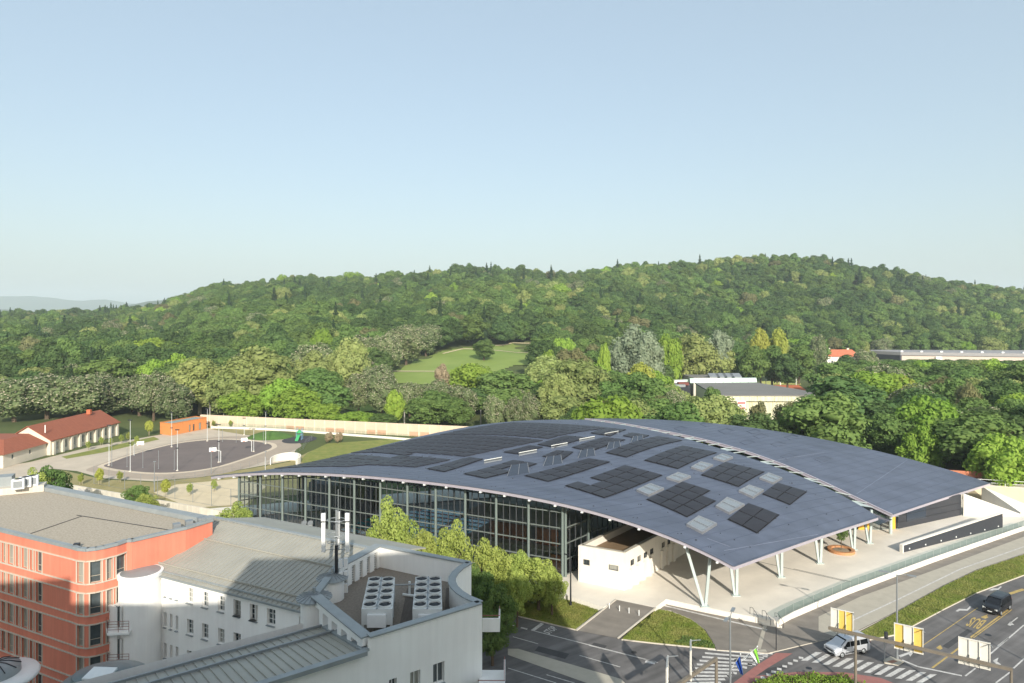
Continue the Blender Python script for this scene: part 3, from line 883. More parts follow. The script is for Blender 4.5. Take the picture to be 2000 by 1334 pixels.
# dark wall under the right roof wing
dw0, dw1 = Vector((69.8, 123.3, 0)), Vector((86.8, 131.9, 0))
mb = MB()
for i in range(8):
    a, b = dw0.lerp(dw1, i / 8), dw0.lerp(dw1, (i + 1) / 8)
    nn = Vector((-0.45, 0.89, 0)) * 0.4
    mb.hexa([(a.x, a.y, PZ), (b.x, b.y, PZ), (b.x + nn.x, b.y + nn.y, PZ), (a.x + nn.x, a.y + nn.y, PZ)],
            [(a.x, a.y, under(a.x, a.y) + .1), (b.x, b.y, under(b.x, b.y) + .1), (b.x + nn.x, b.y + nn.y, under(b.x, b.y) + .1), (a.x + nn.x, a.y + nn.y, under(a.x, a.y) + .1)])
mb.build('dark_wall', dark_clad, hall)
for z in (2.0, 3.2):
    MB().beam(Vector((dw0.x + .2, dw0.y - 0.05, z)), Vector((dw1.x, dw1.y - 0.05, z)), 0.05, 0.05).build('cladding_joint', metal_d, hall)
a, b = dw0.lerp(dw1, 0.12), dw0.lerp(dw1, 0.42)
MB().beam(Vector((a.x, a.y - .06, 3.0)), Vector((b.x, b.y - .06, 3.0)), 0.06, 2.4).build('window_band', ridge_glass, hall)
# white triangular wing wall beside it
q0, q1 = P(1879, 1006, PZ), P(1958, 1030, PZ)
w0 = Vector((87.0, 131.6, 0)); w1 = Vector((93.3, 128.5, 0))
MB().hexa([(87.0, 131.5, PZ), (97.6, 131.0, PZ), (97.8, 131.5, PZ), (87.2, 132.0, PZ)], [(87.0, 131.5, 5.0), (97.6, 131.0, 1.2), (97.8, 131.5, 1.2), (87.2, 132.0, 5.0)]).build('wing_wall', white_wall, hall)
# grey stand, floor slabs, pool
stand_m = mat('interior_grey', lin(110, 110, 110), 0.8, var=0.1)
floor_in = mat('interior_floor', lin(176, 174, 166), 0.6, var=0.06)
pool_m = mat('pool_water', lin(96, 214, 232), 0.12, var=0.12, scale=0.3, spec=0.6)
lane_r = mat('lane_rope_red', lin(196, 60, 70), 0.5); lane_yl = mat('lane_rope_yellow', lin(226, 196, 60), 0.5)
dg = (GR - GL).normalized(); ng = Vector((-dg.y, dg.x, 0))
if ng.y < 0: ng = -ng
def inn(s, t, z=0):
    p = GL + dg * s + ng * t
    return Vector((p.x, p.y, z))
MB().poly([inn(1, 0.8, PZ + .02), inn(65.5, 0.8, PZ + .02), inn(70, 22, PZ + .02), inn(52, 42, PZ + .02), inn(4, 4, PZ + .02)]).build('hall_floor', floor_in, hall)
pool = MB().poly([inn(22, 2.5, PZ + .06), inn(46, 2.5, PZ + .06), inn(46, 22, PZ + .06), inn(30, 22, PZ + .06), inn(22, 12, PZ + .06)]).build('pool', pool_m, hall)
for k in range(9):
    t = 4.2 + k * 2.1
    s0 = 22 if t < 12 else 22 + (t - 12) * 0.8
    MB().beam(inn(s0, t, PZ + .12), inn(46, t, PZ + .12), 0.10, 0.08).build('lane_rope', lane_yl if 3 <= k <= 5 else lane_r, pool)
MB().hexa([inn(4, 14, PZ), inn(20, 14, PZ), inn(20, 17, PZ), inn(6, 17, PZ)], [inn(4, 14, 5.0), inn(20, 14, 5.0), inn(20, 17, 6.0), inn(6, 17, 6.0)]).build('spectator_stand', stand_m, hall)
MB().hexa([inn(48.5, 5.5, PZ), inn(60.5, 5.5, PZ), inn(60.5, 16, PZ), inn(48.5, 16, PZ)], [inn(48.5, 5.5, 3.1), inn(60.5, 5.5, 3.1), inn(60.5, 16, 3.1), inn(48.5, 16, 3.1)]).build('changing_block', white_wall, hall)
MB().hexa([inn(47.8, 2.2, 3.12), inn(65.6, 2.2, 3.12), inn(68, 16, 3.12), inn(47.8, 16, 3.12)], [inn(47.8, 2.2, 3.42), inn(65.6, 2.2, 3.42), inn(68, 16, 3.42), inn(47.8, 16, 3.42)]).build('gallery_slab', concrete, hall)
for k in range(9):
    s = 51.5 + k * 1.35
    if k == 5: continue
    MB().hexa([inn(s, 4.2, 3.44), inn(s + 1.2, 4.2, 3.44), inn(s + 1.2, 4.5, 3.44), inn(s, 4.5, 3.44)], [inn(s, 4.2, 6.4), inn(s + 1.2, 4.2, 6.4), inn(s + 1.2, 4.5, 6.4), inn(s, 4.5, 6.4)]).build('wood_panel', wood_m, hall)
MB().hexa([inn(47, 2.6, 6.6), inn(65.5, 2.6, 6.6), inn(67, 12, 6.6), inn(47, 12, 6.6)], [inn(47, 2.6, 6.85), inn(65.5, 2.6, 6.85), inn(67, 12, 6.85), inn(47, 12, 6.85)]).build('gallery_slab', concrete, hall)
for k in range(12):
    MB().box(inn(47.5 - k * 0.45, 3.6, 6.7 - k * 0.28), (0.5, 1.6, 0.12), math.atan2(dg.y, dg.x)).build('stair_tread', concrete, hall)
MB().hexa([inn(63.2, 1.6, PZ), inn(65.0, 1.6, PZ), inn(65.0, 2.0, PZ), inn(63.2, 2.0, PZ)], [inn(63.2, 1.6, 3.1), inn(65.0, 1.6, 3.1), inn(65.0, 2.0, 3.1), inn(63.2, 2.0, 3.1)]).build('wood_panel', wood_m, hall)
for s, t in ((10, 6), (14, 9), (18, 12), (27, 24), (36, 24), (8, 11)):
    MB().tube([inn(s, t, PZ), inn(s, t, 9.5)], 0.28, 10).build('inner_column', steel_green, hall)
for t in (7, 13, 19):
    MB().beam(inn(14, t, 9.2), inn(58, t, 9.6), 0.2, 0.3).build('roof_beam', steel_pale, hall)

# ---- white annex under the roof
ann = thing('annex_building', 'low white annex with small square windows tucked under the roof corner', 'annex', (18, 104, PZ))
an_d = Vector((6.2, -3.3, 0)).normalized(); an_s = Vector((0.63, 0.777, 0))
AF, AR = Vector((9.6, 98.8, 0)), Vector((15.8, 95.5, 0))
BR, BL = AR + an_s * 21, AF + an_s * 21
# facade with real window openings
def facade(path, z0, z1, openings, depth, mb, mi=0, flat=None, thick=None):
    """path: list of (x, y) left to right seen from outside; openings: (u0, u1, z0, z1); adds wall faces and reveals to mb.
    returns a function u -> (point, outward normal)"""
    pts = [Vector((p[0], p[1], 0)) for p in path]
    L = [0.0]
    for a, b in zip(pts[:-1], pts[1:]): L.append(L[-1] + (b - a).length)
    def at(u):
        u = min(max(u, 0.0), L[-1])
        for i in range(len(pts) - 1):
            if u <= L[i + 1] + 1e-9:
                d = (pts[i + 1] - pts[i]).normalized()
                return pts[i] + d * (u - L[i]), Vector((d.y, -d.x, 0))
    us = sorted(set([round(x, 4) for x in L] + [round(o[0], 4) for o in openings] + [round(o[1], 4) for o in openings]))
    us = [u for u in us if -1e-6 <= u <= L[-1] + 1e-3]
    zs = sorted(set([round(z0, 4), round(z1, 4)] + [round(o[2], 4) for o in openings] + [round(o[3], 4) for o in openings]))
    zs = [z for z in zs if z0 - 1e-6 <= z <= z1 + 1e-6]
    for i in range(len(us) - 1):
        um = (us[i] + us[i + 1]) / 2
        a, b = at(us[i])[0], at(us[i + 1])[0]
        for j in range(len(zs) - 1):
            zm = (zs[j] + zs[j + 1]) / 2
            if any(o[0] < um < o[1] and o[2] < zm < o[3] for o in openings): continue
            mb.face([(a.x, a.y, zs[j]), (b.x, b.y, zs[j]), (b.x, b.y, zs[j + 1]), (a.x, a.y, zs[j + 1])], mi)
    for u0, u1, a0, a1 in openings:
        p, q = at(u0 + 1e-4)[0], at(u1 - 1e-4)[0]
        n = at((u0 + u1) / 2)[1] * -depth
        mb.face([(p.x, p.y, a0), (p.x + n.x, p.y + n.y, a0), (p.x + n.x, p.y + n.y, a1), (p.x, p.y, a1)], mi)
        mb.face([(q.x, q.y, a0), (q.x, q.y, a1), (q.x + n.x, q.y + n.y, a1), (q.x + n.x, q.y + n.y, a0)], mi)
        mb.face([(p.x, p.y, a0), (q.x, q.y, a0), (q.x + n.x, q.y + n.y, a0), (p.x + n.x, p.y + n.y, a0)], mi)
        mb.face([(p.x, p.y, a1), (p.x + n.x, p.y + n.y, a1), (q.x + n.x, q.y + n.y, a1), (q.x, q.y, a1)], mi)
    return at
win_glass = mat('window_glass', lin(78, 86, 88), 0.08, 0.0, var=0.35, scale=0.9, spec=0.7)
PANES = []
def pane_mat(seed):
    if not PANES:
        PANES.extend([win_glass, win_glass, mat('pane_curtain', lin(150, 150, 142), 0.3, var=0.2, scale=2, stretch=(6, 6, .2)), mat('pane_sky_painted', lin(112, 124, 130), 0.06, var=0.25, scale=0.7, spec=0.8), mat('pane_dark', lin(40, 44, 46), 0.06, var=0.3, scale=1.2, spec=0.8)])  # one pane tone has reflected sky painted into its colour
    return PANES[(seed * 7919 + seed * seed * 31) % len(PANES)]
NWIN = [0]
def window(at, u0, u1, z0, z1, depth, parent, frame_m, bars=(0.5,), cross=(), fw=0.07, sill=None, glass=None, surround=None):
    """a window part set back in its opening: frame > pane, sill"""
    p, n = at(u0); q, n2 = at(u1)
    nn = at((u0 + u1) / 2)[1]
    off = nn * -(depth - 0.05)
    a, b = p + off, q + off
    d = (b - a).normalized()
    mb = MB()
    for z in (z0 + fw / 2, z1 - fw / 2):
        mb.beam((a.x, a.y, z), (b.x, b.y, z), 0.07, fw)
    for t in (0.0, *bars, 1.0):
        w = fw
        c = a.lerp(b, t) + (d * fw / 2 if t == 0 else (-d * fw / 2 if t == 1 else Vector()))
        mb.box((c.x, c.y, (z0 + z1) / 2), (w, 0.07, z1 - z0 - 2 * fw), math.atan2(d.y, d.x))
    for t in cross:
        z = z0 + (z1 - z0) * t
        mb.beam((a.x, a.y, z), (b.x, b.y, z), 0.05, fw * 0.7)
    w = mb.build('window', frame_m, parent)
    NWIN[0] += 1
    g = nn * -0.045
    MB().face([(a.x + g.x, a.y + g.y, z0), (b.x + g.x, b.y + g.y, z0), (b.x + g.x, b.y + g.y, z1), (a.x + g.x, a.y + g.y, z1)]).build('pane', glass or pane_mat(NWIN[0]), w, local=True)
    if surround:
        c0, c1 = p + nn * 0.012, q + nn * 0.012
        sb = MB()
        for z in (z0 - .06, z1 + .06): sb.beam((c0.x, c0.y, z), (c1.x, c1.y, z), 0.05, 0.12)
        for c in (c0 - d * .06, c1 + d * .06): sb.box((c.x, c.y, (z0 + z1) / 2), (0.12, 0.05, z1 - z0 + .24), math.atan2(d.y, d.x))
        sb.build('surround', surround, w, local=True)
    if sill:
        c0, c1 = p + nn * 0.06, q + nn * 0.06
        MB().beam((c0.x, c0.y, z0 - 0.05), (c1.x, c1.y, z0 - 0.05), 0.22, 0.07).build('sill', sill, w, local=True)
    return w
frame_dark = mat('frame_dark', lin(48, 48, 50), 0.5)
frame_white = mat('frame_white', lin(222, 222, 218), 0.5, var=0.03)
zinc = mat('zinc', lin(146, 152, 153), 0.5, 0.1, var=0.10, scale=0.9, detail=6)
mb = MB()
fl = (AR - AF).length
op = [(0.75, 1.75, 3.35, 4.15), (4.6, 6.05, 3.3, 4.05)]
at_a = facade([AF.xy, AR.xy], PZ, 6.0, op, 0.2, mb)
sop = []
for k in range(4): sop.append((1.6 + 1.95 * k, 2.75 + 1.95 * k, 3.7, 4.55))
for k in range(4): sop.append((11.2 + 1.95 * k, 12.35 + 1.95 * k, 3.7, 4.55))
at_s = facade([AR.xy, BR.xy], PZ, 6.0, sop, 0.2, mb)
facade([BR.xy, BL.xy], PZ, 6.0, [], 0.2, mb); facade([BL.xy, AF.xy], PZ, 6.0, [], 0.2, mb)
c4p = [AF, AR, BR, BL]; cc = sum(c4p, Vector()) / 4
ii = [p.lerp(cc, 0.07 if False else 0) for p in c4p]
an_n = Vector((-an_d.y, an_d.x, 0))
ii = [AF + an_d * .35 + an_s * .4, AR - an_d * .35 + an_s * .4, BR - an_d * .35 - an_s * .4, BL + an_d * .35 - an_s * .4]
for i in range(4):
    j = (i + 1) % 4
    a, b, c, d = c4p[i], c4p[j], ii[j], ii[i]
    mb.face([(a.x, a.y, 6.0), (b.x, b.y, 6.0), (c.x, c.y, 6.0), (d.x, d.y, 6.0)])
    mb.face([(d.x, d.y, 6.0), (c.x, c.y, 6.0), (c.x, c.y, 4.85), (d.x, d.y, 4.85)])
mb.build('wall', white_wall, ann)
MB().poly([(p.x, p.y, 4.86) for p in ii]).build('roof_deck', mat('deck_brown', lin(128, 108, 84), 0.8, var=0.12, scale=0.6, stretch=(1, 6, 1)), ann)
mb = MB()
for a, b in ((ii[0], ii[1]), (ii[1], ii[2]), (ii[2], ii[3]), (ii[3], ii[0])):
    mb.beam((a.x, a.y, 6.03), (b.x, b.y, 6.03), 0.5, 0.06)
mb.build('coping', mat('coping_grey', lin(176, 172, 160), 0.7), ann)
window(at_a, *op[0], 0.2, ann, frame_dark, bars=(0.33, 0.66)); window(at_a, *op[1], 0.2, ann, frame_dark, bars=())
for s in sop: window(at_s, *s, 0.2, ann, frame_dark, bars=(0.5,))
for k in range(7):                                    # stepped piers and doors along the side
    u = 1.2 + 2.0 * k if k < 4 else 3.0 + 2.0 * k
    p, n = at_s(u)
    MB().box((p.x + n.x * .18, p.y + n.y * .18, PZ + 1.35), (0.5, 0.36, 2.7), math.atan2(an_s.y, an_s.x)).build('pier', white_wall, ann)

# ---- V columns
def vcol(bx, by, lx, ly, rx, ry):
    """base and the two arm tops, picture points"""
    b = P(bx, by, PZ)
    v = empty('v_column', -Vector(hall.location)); v.parent = hall
    for tx, dy, sgn in ((lx, 1.2, -1), (rx, -0.4, 1)):
        Yt = b.y + dy
        X = (tx - 1000) / FPX * Yt
        zt = roof_z(X, Yt)
        zt = (zt if zt else 7.0) - 0.45
        MB().beam(b + Vector((0.12 * sgn, 0, -0.02)), (X, Yt, zt), 0.36, 0.30, up=(0, 1, 0)).build('arm', steel_pale, v, local=True)
    MB().box((b.x, b.y, PZ + 0.05), (1.1, 0.8, 0.1)).build('base_plate', steel_pale, v, local=True)
for q in ((1376, 1184, 1335, 0, 1388, 0), (1437, 1163, 1418, 0, 1440, 0), (1525, 1127, 1506, 0, 1527, 0), (1601, 1100, 1585, 0, 1606, 0), (1667, 1073, 1652, 0, 1671, 0), (1698, 1061, 1684, 0, 1702, 0)):
    vcol(*q)
# ------------------------------------------------------------------ near buildings
render_w = mat('render_white', lin(247, 245, 241), 0.8, var=0.04, scale=0.35, detail=8)
red_m = mat('red_render', lin(212, 126, 102), 0.75, col2=lin(221, 136, 112), scale=0.3, detail=8)
band_m = mat('pale_band', lin(196, 186, 170), 0.7, var=0.05)
def rain_streaks(m, lo, hi):
    """faint vertical run-off marks and patches"""
    nt = m.node_tree; p = nt.nodes['Principled BSDF']
    old = p.inputs['Base Color'].links[0].from_socket
    tc = nt.nodes.new('ShaderNodeTexCoord'); mp = nt.nodes.new('ShaderNodeMapping'); mp.inputs['Scale'].default_value = (2.2, 2.2, 0.12)
    n = nt.nodes.new('ShaderNodeTexNoise'); n.inputs['Scale'].default_value = 1.0; n.inputs['Detail'].default_value = 6; n.inputs['Roughness'].default_value = 0.7
    r = nt.nodes.new('ShaderNodeMapRange'); r.inputs['From Min'].default_value = 0.35; r.inputs['From Max'].default_value = 0.65; r.inputs['To Min'].default_value = lo; r.inputs['To Max'].default_value = hi
    mx = nt.nodes.new('ShaderNodeMix'); mx.data_type = 'RGBA'; mx.blend_type = 'MULTIPLY'; mx.inputs['Factor'].default_value = 1.0
    nt.links.new(tc.outputs['Object'], mp.inputs[0]); nt.links.new(mp.outputs[0], n.inputs['Vector']); nt.links.new(n.outputs['Fac'], r.inputs['Value'])
    a = [s for s in mx.inputs if s.type == 'RGBA']
    nt.links.new(old, a[0]); nt.links.new(r.outputs[0], a[1]); nt.links.new([s for s in mx.outputs if s.type == 'RGBA'][0], p.inputs['Base Color'])
rain_streaks(render_w, 0.94, 1.0); rain_streaks(red_m, 0.90, 1.04); rain_streaks(white_wall, 0.93, 1.0); rain_streaks(concrete, 0.85, 1.05)
gravel = mat('roof_gravel', lin(150, 140, 124), 0.95, col2=lin(186, 176, 160), scale=5.0, detail=10, bump=0.7, bscale=12)
gravel_d = mat('terrace_gravel', lin(118, 108, 98), 0.95, col2=lin(150, 140, 128), scale=6.0, detail=10, bump=0.7, bscale=14)
frame_beige = mat('frame_beige', lin(186, 178, 160), 0.6, var=0.04)

# ---- red building
RED = [(-84, 84.8), (-51.9, 69.2), (-41.3, 64.05), (-40.4, 63.55), (-39.5, 63.35), (-38.8, 63.6), (-38.3, 64.05), (-37.6, 65.0), (-37.26, 65.96)]
RED2 = [(-37.26, 65.96), (-36.75, 66.0), (-33.4, 69.9), (-31.9, 72.7)]
red = thing('red_building', 'red office block with rounded corner, pale bands and flat gravel roof', 'building', (-52, 78, 0))
def u_at_px(path, px):
    L = 0.0
    s = (px - 1000) / FPX
    for a, b in zip(path[:-1], path[1:]):
        dx, dy = b[0] - a[0], b[1] - a[1]
        den = dx - s * dy
        l = math.hypot(dx, dy)
        if abs(den) > 1e-9:
            t = (s * a[1] - a[0]) / den
            if 0 <= t <= 1: return L + t * l
        L += l
    return L
tops = [16.3 - 2.96 * k for k in range(5)]
ops = []
cols = [(12, 30), (48, 78), (98, 112), (133, 163), (182, 196), (218, 250), (465, 497), (545, 605), (645, 672), (703, 755)]
ucol = [(u_at_px(RED, a / 3.074), u_at_px(RED, b / 3.074)) for a, b in cols]
ucol = [(a - 0.05, min(b + 0.05, 100)) for a, b in ucol if b > a + 0.1]
per = 0.0
w_ops = []
for t in tops:
    for a, b in ucol: w_ops.append((a, b, t - 2.03, t - 0.02))
mb = MB()
at_r = facade(RED, 0, 17.3, w_ops, 0.25, mb)
facade(RED2, 0, 17.3, [], 0.2, mb)
outl = RED + RED2[1:] + [(-57.3, 85.8), (-70, 92)]
facade([RED2[-1], (-57.3, 85.8), (-70, 92.2)], 0, 17.3, [], 0.2, mb)
mb.build('wall', red_m, red)
for i, o_ in enumerate(w_ops):
    wide = (o_[1] - o_[0]) > 0.9
    window(at_r, *o_, 0.25, red, frame_beige, bars=(), cross=(0.3,), fw=0.05, surround=band_m)
def ribbon(path, z, w, h, m, name, par, out=0.04):
    mb = MB()
    for a, b in zip(path[:-1], path[1:]):
        d = Vector((b[0] - a[0], b[1] - a[1], 0)).normalized()
        n = Vector((d.y, -d.x, 0)) * out
        e = d * (w * 0.3)
        mb.beam(Vector((a[0], a[1], z)) + n, Vector((b[0], b[1], z)) + n + e * 0.2, w, h)
    return mb.build(name, m, par)
for t in tops:
    ribbon(RED, t + 0.04, 0.12, 0.11, band_m, 'pale_band', red)
    ribbon(RED, t - 2.09, 0.12, 0.11, band_m, 'pale_band', red)
MB().poly([(x, y, 17.22) for x, y in outl]).build('gravel_roof', gravel, red)
full = outl + [outl[0]]
ribbon(RED + RED2[1:], 17.42, 0.5, 0.26, zinc, 'parapet_coping', red, -0.12)
ribbon([RED2[-1], (-57.3, 85.8), (-70, 92)], 17.5, 1.1, 0.5, zinc, 'parapet_coping', red, -0.4)
rise = MB().hexa([(-80, 85, 17.24), (-62, 79.0, 17.24), (-57.6, 84.6, 17.24), (-75, 92, 17.24)], [(-80, 85, 17.9), (-62, 79.0, 17.9), (-57.6, 84.6, 17.9), (-75, 92, 17.9)])
del rise
def local_box(name, c, size, m, par, rz=0.0):
    return MB().box(c, size, rz).build(name, m, par)
RZ = math.atan2(-0.46, 0.887)
pod = P(30, 966, 17.3)
local_box('roof_plinth', (pod.x - 1.5, pod.y + 1, 17.65), (7.5, 2.2, 0.8), concrete, red, 0.45)
ac_m = mat('unit_white', lin(226, 226, 224), 0.5, var=0.05)
for i, (x, y) in enumerate(((24, 950), (38, 946), (52, 943))):
    p = P(x, y, 18.6)
    t = thing('air_conditioner', ('leftmost', 'middle', 'rightmost')[i] + ' white air conditioning unit on the gravel roof edge', 'air conditioner', (p.x, p.y + 1.0, 18.05), 0.45, 'air conditioning units on the red building')
    MB().box((0, 0, 0.62), (1.3, 0.75, 1.2)).build('casing', ac_m, t, local=True)
    MB().lathe((0, 0, 1.22), [(0.0, 0.06), (0.3, 0.06), (0.42, 0.0)], 16).build('fan_grille', metal_d, t, local=True)
    MB().box((0, -0.39, 0.6), (0.9, 0.03, 0.8)).build('side_grille', metal_g, t, local=True)
p = P(6, 962, 17.5)
tank = thing('roof_plant_box', 'grey metal plant housing at the left end of the gravel roof', 'plant housing', (p.x - 2.0, p.y + 1, 17.24))
MB().box((0, 0, 1.0), (4.2, 2.0, 2.0), 0.45).build('housing', zinc, tank, local=True)
MB().tube([(-.6, 0, 2.0), (-.6, 0, 2.7)], 0.5, 14).build('flue', metal_g, tank, local=True)
p = P(146, 1064, 17.6)
local_box('roof_outlet', (p.x, p.y + 0.3, 17.5), (0.5, 0.4, 0.3), metal_d, red, 0.3)
for i in range(3):                                  # ducts near the right end
    p = P(345 + 24 * i, 1024 - 6 * i, 17.7)
    local_box('roof_vent', (p.x, p.y, 17.55), (0.7, 0.7, 0.5), metal_g, red, 0.6)
for a, b in (((60, 1042), (160, 1008)), ((150, 1006), (330, 1035))):
    A_, B_ = P(*a, 17.25), P(*b, 17.25)
    MB().beam(A_, B_, 0.10, 0.03).build('roof_seam', metal_d, red)

# ---- white wing with the long zinc roof
wing = thing('white_wing', 'white courtyard wing with ribbed zinc roof, round turret and small windows', 'building', (-25, 68, 0))
E_L, E_R = Vector((-37.2, 67.75, 14.2)), Vector((-16.0, 57.15, 14.2))
D_L, D_R = Vector((-33.3, 76.5, 16.5)), Vector((-12.3, 65.6, 16.5))
wl = lambda px: u_at_px([(E_L.x, E_L.y), (E_R.x, E_R.y)], px)
wpx = [(985, 1000), (1020, 1035), (1055, 1070), (1122, 1160), (1212, 1250), (1308, 1347), (1402, 1445), (1500, 1540)]
wpx = [(a / 3.074, b / 3.074) for a, b in wpx] + [(400 + a / 3.074, 400 + b / 3.074) for a, b in ((172, 215), (270, 318), (373, 423))]
ops = []
for k, t in enumerate((13.5, 10.53, 7.56, 4.6)):
    for i, (a, b) in enumerate(wpx):
        ops.append((wl(a), wl(b), t - 1.42, t))
ops.append((wl(400 + 566 / 3.074), wl(400 + 594 / 3.074), 11.6, 13.5))
mb = MB()
at_w = facade([(E_L.x, E_L.y), (E_R.x, E_R.y)], 0, 14.05, ops, 0.28, mb)
back = Vector((0.461, 0.887, 0)) * 16
bl, br = E_L + back, E_R + back
facade([(E_R.x, E_R.y), (br.x, br.y)], 0, 14.0, [], .2, mb); facade([(br.x, br.y), (bl.x, bl.y)], 0, 14.0, [], .2, mb); facade([(bl.x, bl.y), (E_L.x, E_L.y)], 0, 14.0, [], .2, mb)
mb.build('wall', render_w, wing)
for o_ in ops:
    narrow = o_[1] - o_[0] < 0.75
    window(at_w, *o_, 0.28, wing, frame_white, bars=() if narrow else (0.5,), cross=(0.5,) if narrow else (0.33, 0.66), fw=0.06, sill=zinc)
over = Vector((-0.461, -0.887, 0)) * 0.35
top = [E_L + over, E_R + over, D_R, D_L]
b2l, b2r = D_L + Vector((0.461, 0.887, 0)) * 7 - Vector((0, 0, 1.7)), D_R + Vector((0.461, 0.887, 0)) * 7 - Vector((0, 0, 1.7))
zinc_roof = mat('zinc_roof', lin(160, 158, 148), 0.55, 0.0, var=0.08, scale=0.4, detail=8)
mb = MB().hexa([p - Vector((0, 0, .15)) for p in top], top).hexa([p - Vector((0, 0, .15)) for p in (D_L, D_R, b2r, b2l)], [D_L, D_R, b2r, b2l])
mb.build('roof', zinc_roof, wing)
def seams(a, b, c, d, step, name, par, m=zinc_roof, w=0.05, h=0.07):
    """ribs from edge a-b up to edge d-c"""
    mb = MB(); n = int((b - a).length / step)
    for i in range(n + 1):
        p, q = a.lerp(b, i / n), d.lerp(c, i / n)
        mb.beam(p + Vector((0, 0, h / 2)), q + Vector((0, 0, h / 2)), w, h)
    o = mb.build(name, m, par); o['kind'] = 'stuff'
    return o
seams(top[0], top[1], top[2], top[3], 0.58, 'roof_seams', wing, h=0.07)
for t, m in ((0.04, zinc), (0.14, zinc_roof), (0.62, zinc_roof)):
    MB().beam(top[0].lerp(top[3], t) + Vector((0, 0, .12)), top[1].lerp(top[2], t) + Vector((0, 0, .12)), 0.10, 0.14).build('snow_guard', m, wing)
MB().beam(top[3] + Vector((0, 0, .08)), top[2] + Vector((0, 0, .08)), 0.45, 0.16).build('ridge_flashing', zinc, wing)
MB().beam(top[0] + Vector((0, 0, -.1)), top[1] + Vector((0, 0, -.1)), 0.18, 0.16).build('gutter', zinc, wing)
MB().beam(top[0] + Vector((-.3, .1, .2)), top[3] + Vector((-.3, .1, .2)), 0.9, 0.25).build('verge_flashing', zinc, wing)
# turret with two balconies
tc = Vector((-35.8, 65.8, 0))
MB().lathe((tc.x, tc.y, 0), [(1.9, 0), (1.9, 14.15), (2.0, 14.16), (2.0, 14.5), (1.9, 14.52), (1.75, 14.55)], 40).build('turret', render_w, wing, smooth=False)
MB().lathe((tc.x, tc.y, 14.5), [(1.8, 0.02), (1.0, 0.1), (0.0, 0.18)], 32).build('turret_cap', zinc, wing)
MB().tube([(-34.05, 65.75, 0), (-34.05, 65.75, 14.0)], 0.07, 8).build('downpipe', zinc, wing)
local_box('turret_bay', (-37.35, 65.0, 5.9), (1.5, 1.6, 11.8), render_w, wing, -0.45)
for z in (12.9, 9.75, 6.7):
    if z < 12:
        slab = MB().prism([(-39.0, 65.4), (-37.5, 63.2), (-35.6, 63.4), (-35.9, 65.0), (-37.0, 66.0)], z - 0.22, z, 0, 0, True).build('balcony', render_w, wing)
        rail_p = [(-38.9, 65.35), (-37.5, 63.3), (-35.65, 63.5)]
        for a, b in zip(rail_p[:-1], rail_p[1:]):
            for h in (0.25, 0.5, 0.75, 1.0):
                MB().beam((a[0], a[1], z + h), (b[0], b[1], z + h), 0.035, 0.035).build('railing_bar', mat('rail_red_grey', lin(150, 110, 100), 0.6), slab, local=True)
            for t in (0, 0.5, 1):
                MB().beam((a[0] + (b[0] - a[0]) * t, a[1] + (b[1] - a[1]) * t, z), (a[0] + (b[0] - a[0]) * t, a[1] + (b[1] - a[1]) * t, z + 1.0), 0.035, 0.035).build('railing_post', MATS['rail_red_grey'], slab, local=True)
        w = MB().box((-37.0, 64.12, z + 1.15), (0.95, 0.1, 2.1), -0.45).build('balcony_door', frame_white, wing)
        MB().box((-37.03, 64.06, z + 1.25), (0.33, 0.06, 1.7), -0.45).box((-36.8, 63.95, z + 1.25), (0.05, 0.1, 1.9), -0.45).build('pane', win_glass, w, local=True)

# ---- front wing: terrace with chillers, lower zinc roof
front = thing('white_front_building', 'white building in the foreground with a walled roof terrace and zinc roof', 'building', (-9, 54, 0))
TA, TB = Vector((-9.5, 44.9, 0)), Vector((-2.2, 50.3, 0))
TD, TE, TF, TG = Vector((-3.5, 58.7, 0)), Vector((-12.3, 63.2, 0)), Vector((-14.8, 57.4, 0)), Vector((-15.0, 51.9, 0))
curve = []
for i in range(9):
    t = i / 8
    # hollow curve from B to D
    a = TB.lerp(TD, t); n = (TD - TB).normalized(); side = Vector((-n.y, n.x, 0))
    curve.append(a + side * (1.75 * math.sin(math.pi * t) ** 0.8))
dAB = (TB - TA).normalized()
W0 = TA - dAB * 22
fx = lambda px: u_at_px([(W0.x, W0.y), (TB.x, TB.y)], px)
fops = [(fx(846), fx(868), 13.2, 14.65), (fx(801), fx(821), 13.2, 14.65), (fx(760), fx(775), 13.2, 14.65)]
fops += [(a, b, c - 3.3, d - 3.3) for a, b, c, d in fops]
mb = MB()
at_f = facade([(W0.x, W0.y), (TA.x, TA.y), (TB.x, TB.y)], 0, 17.1, fops, 0.28, mb)
cz = 17.9
outer = [TA] + curve + [TE, TF]
for a, b in zip([TA] + curve + [TE], curve + [TE, TF]):
    mb.face([(a.x, a.y, 17.1 if (a - TA).length < .01 or (b - TB).length < .01 else 0), (b.x, b.y, 17.1 if (b - TB).length < .01 else 0), (b.x, b.y, cz), (a.x, a.y, cz)])
mb.face([(TB.x, TB.y, 0), (curve[1].x, curve[1].y, 0), (curve[1].x, curve[1].y, 17.1), (TB.x, TB.y, 17.1)])
back_l = W0 + Vector((-5.5, 7.5, 0))
mb.face([(back_l.x, back_l.y, 0), (W0.x, W0.y, 0), (W0.x, W0.y, 17.1), (back_l.x, back_l.y, 16)])
mb.face([(TG.x, TG.y, 0), (back_l.x, back_l.y, 0), (back_l.x, back_l.y, 16), (TG.x, TG.y, 16)])
mb.face([(TF.x, TF.y, 0), (TG.x, TG.y, 0), (TG.x, TG.y, 16), (TF.x, TF.y, 16)])
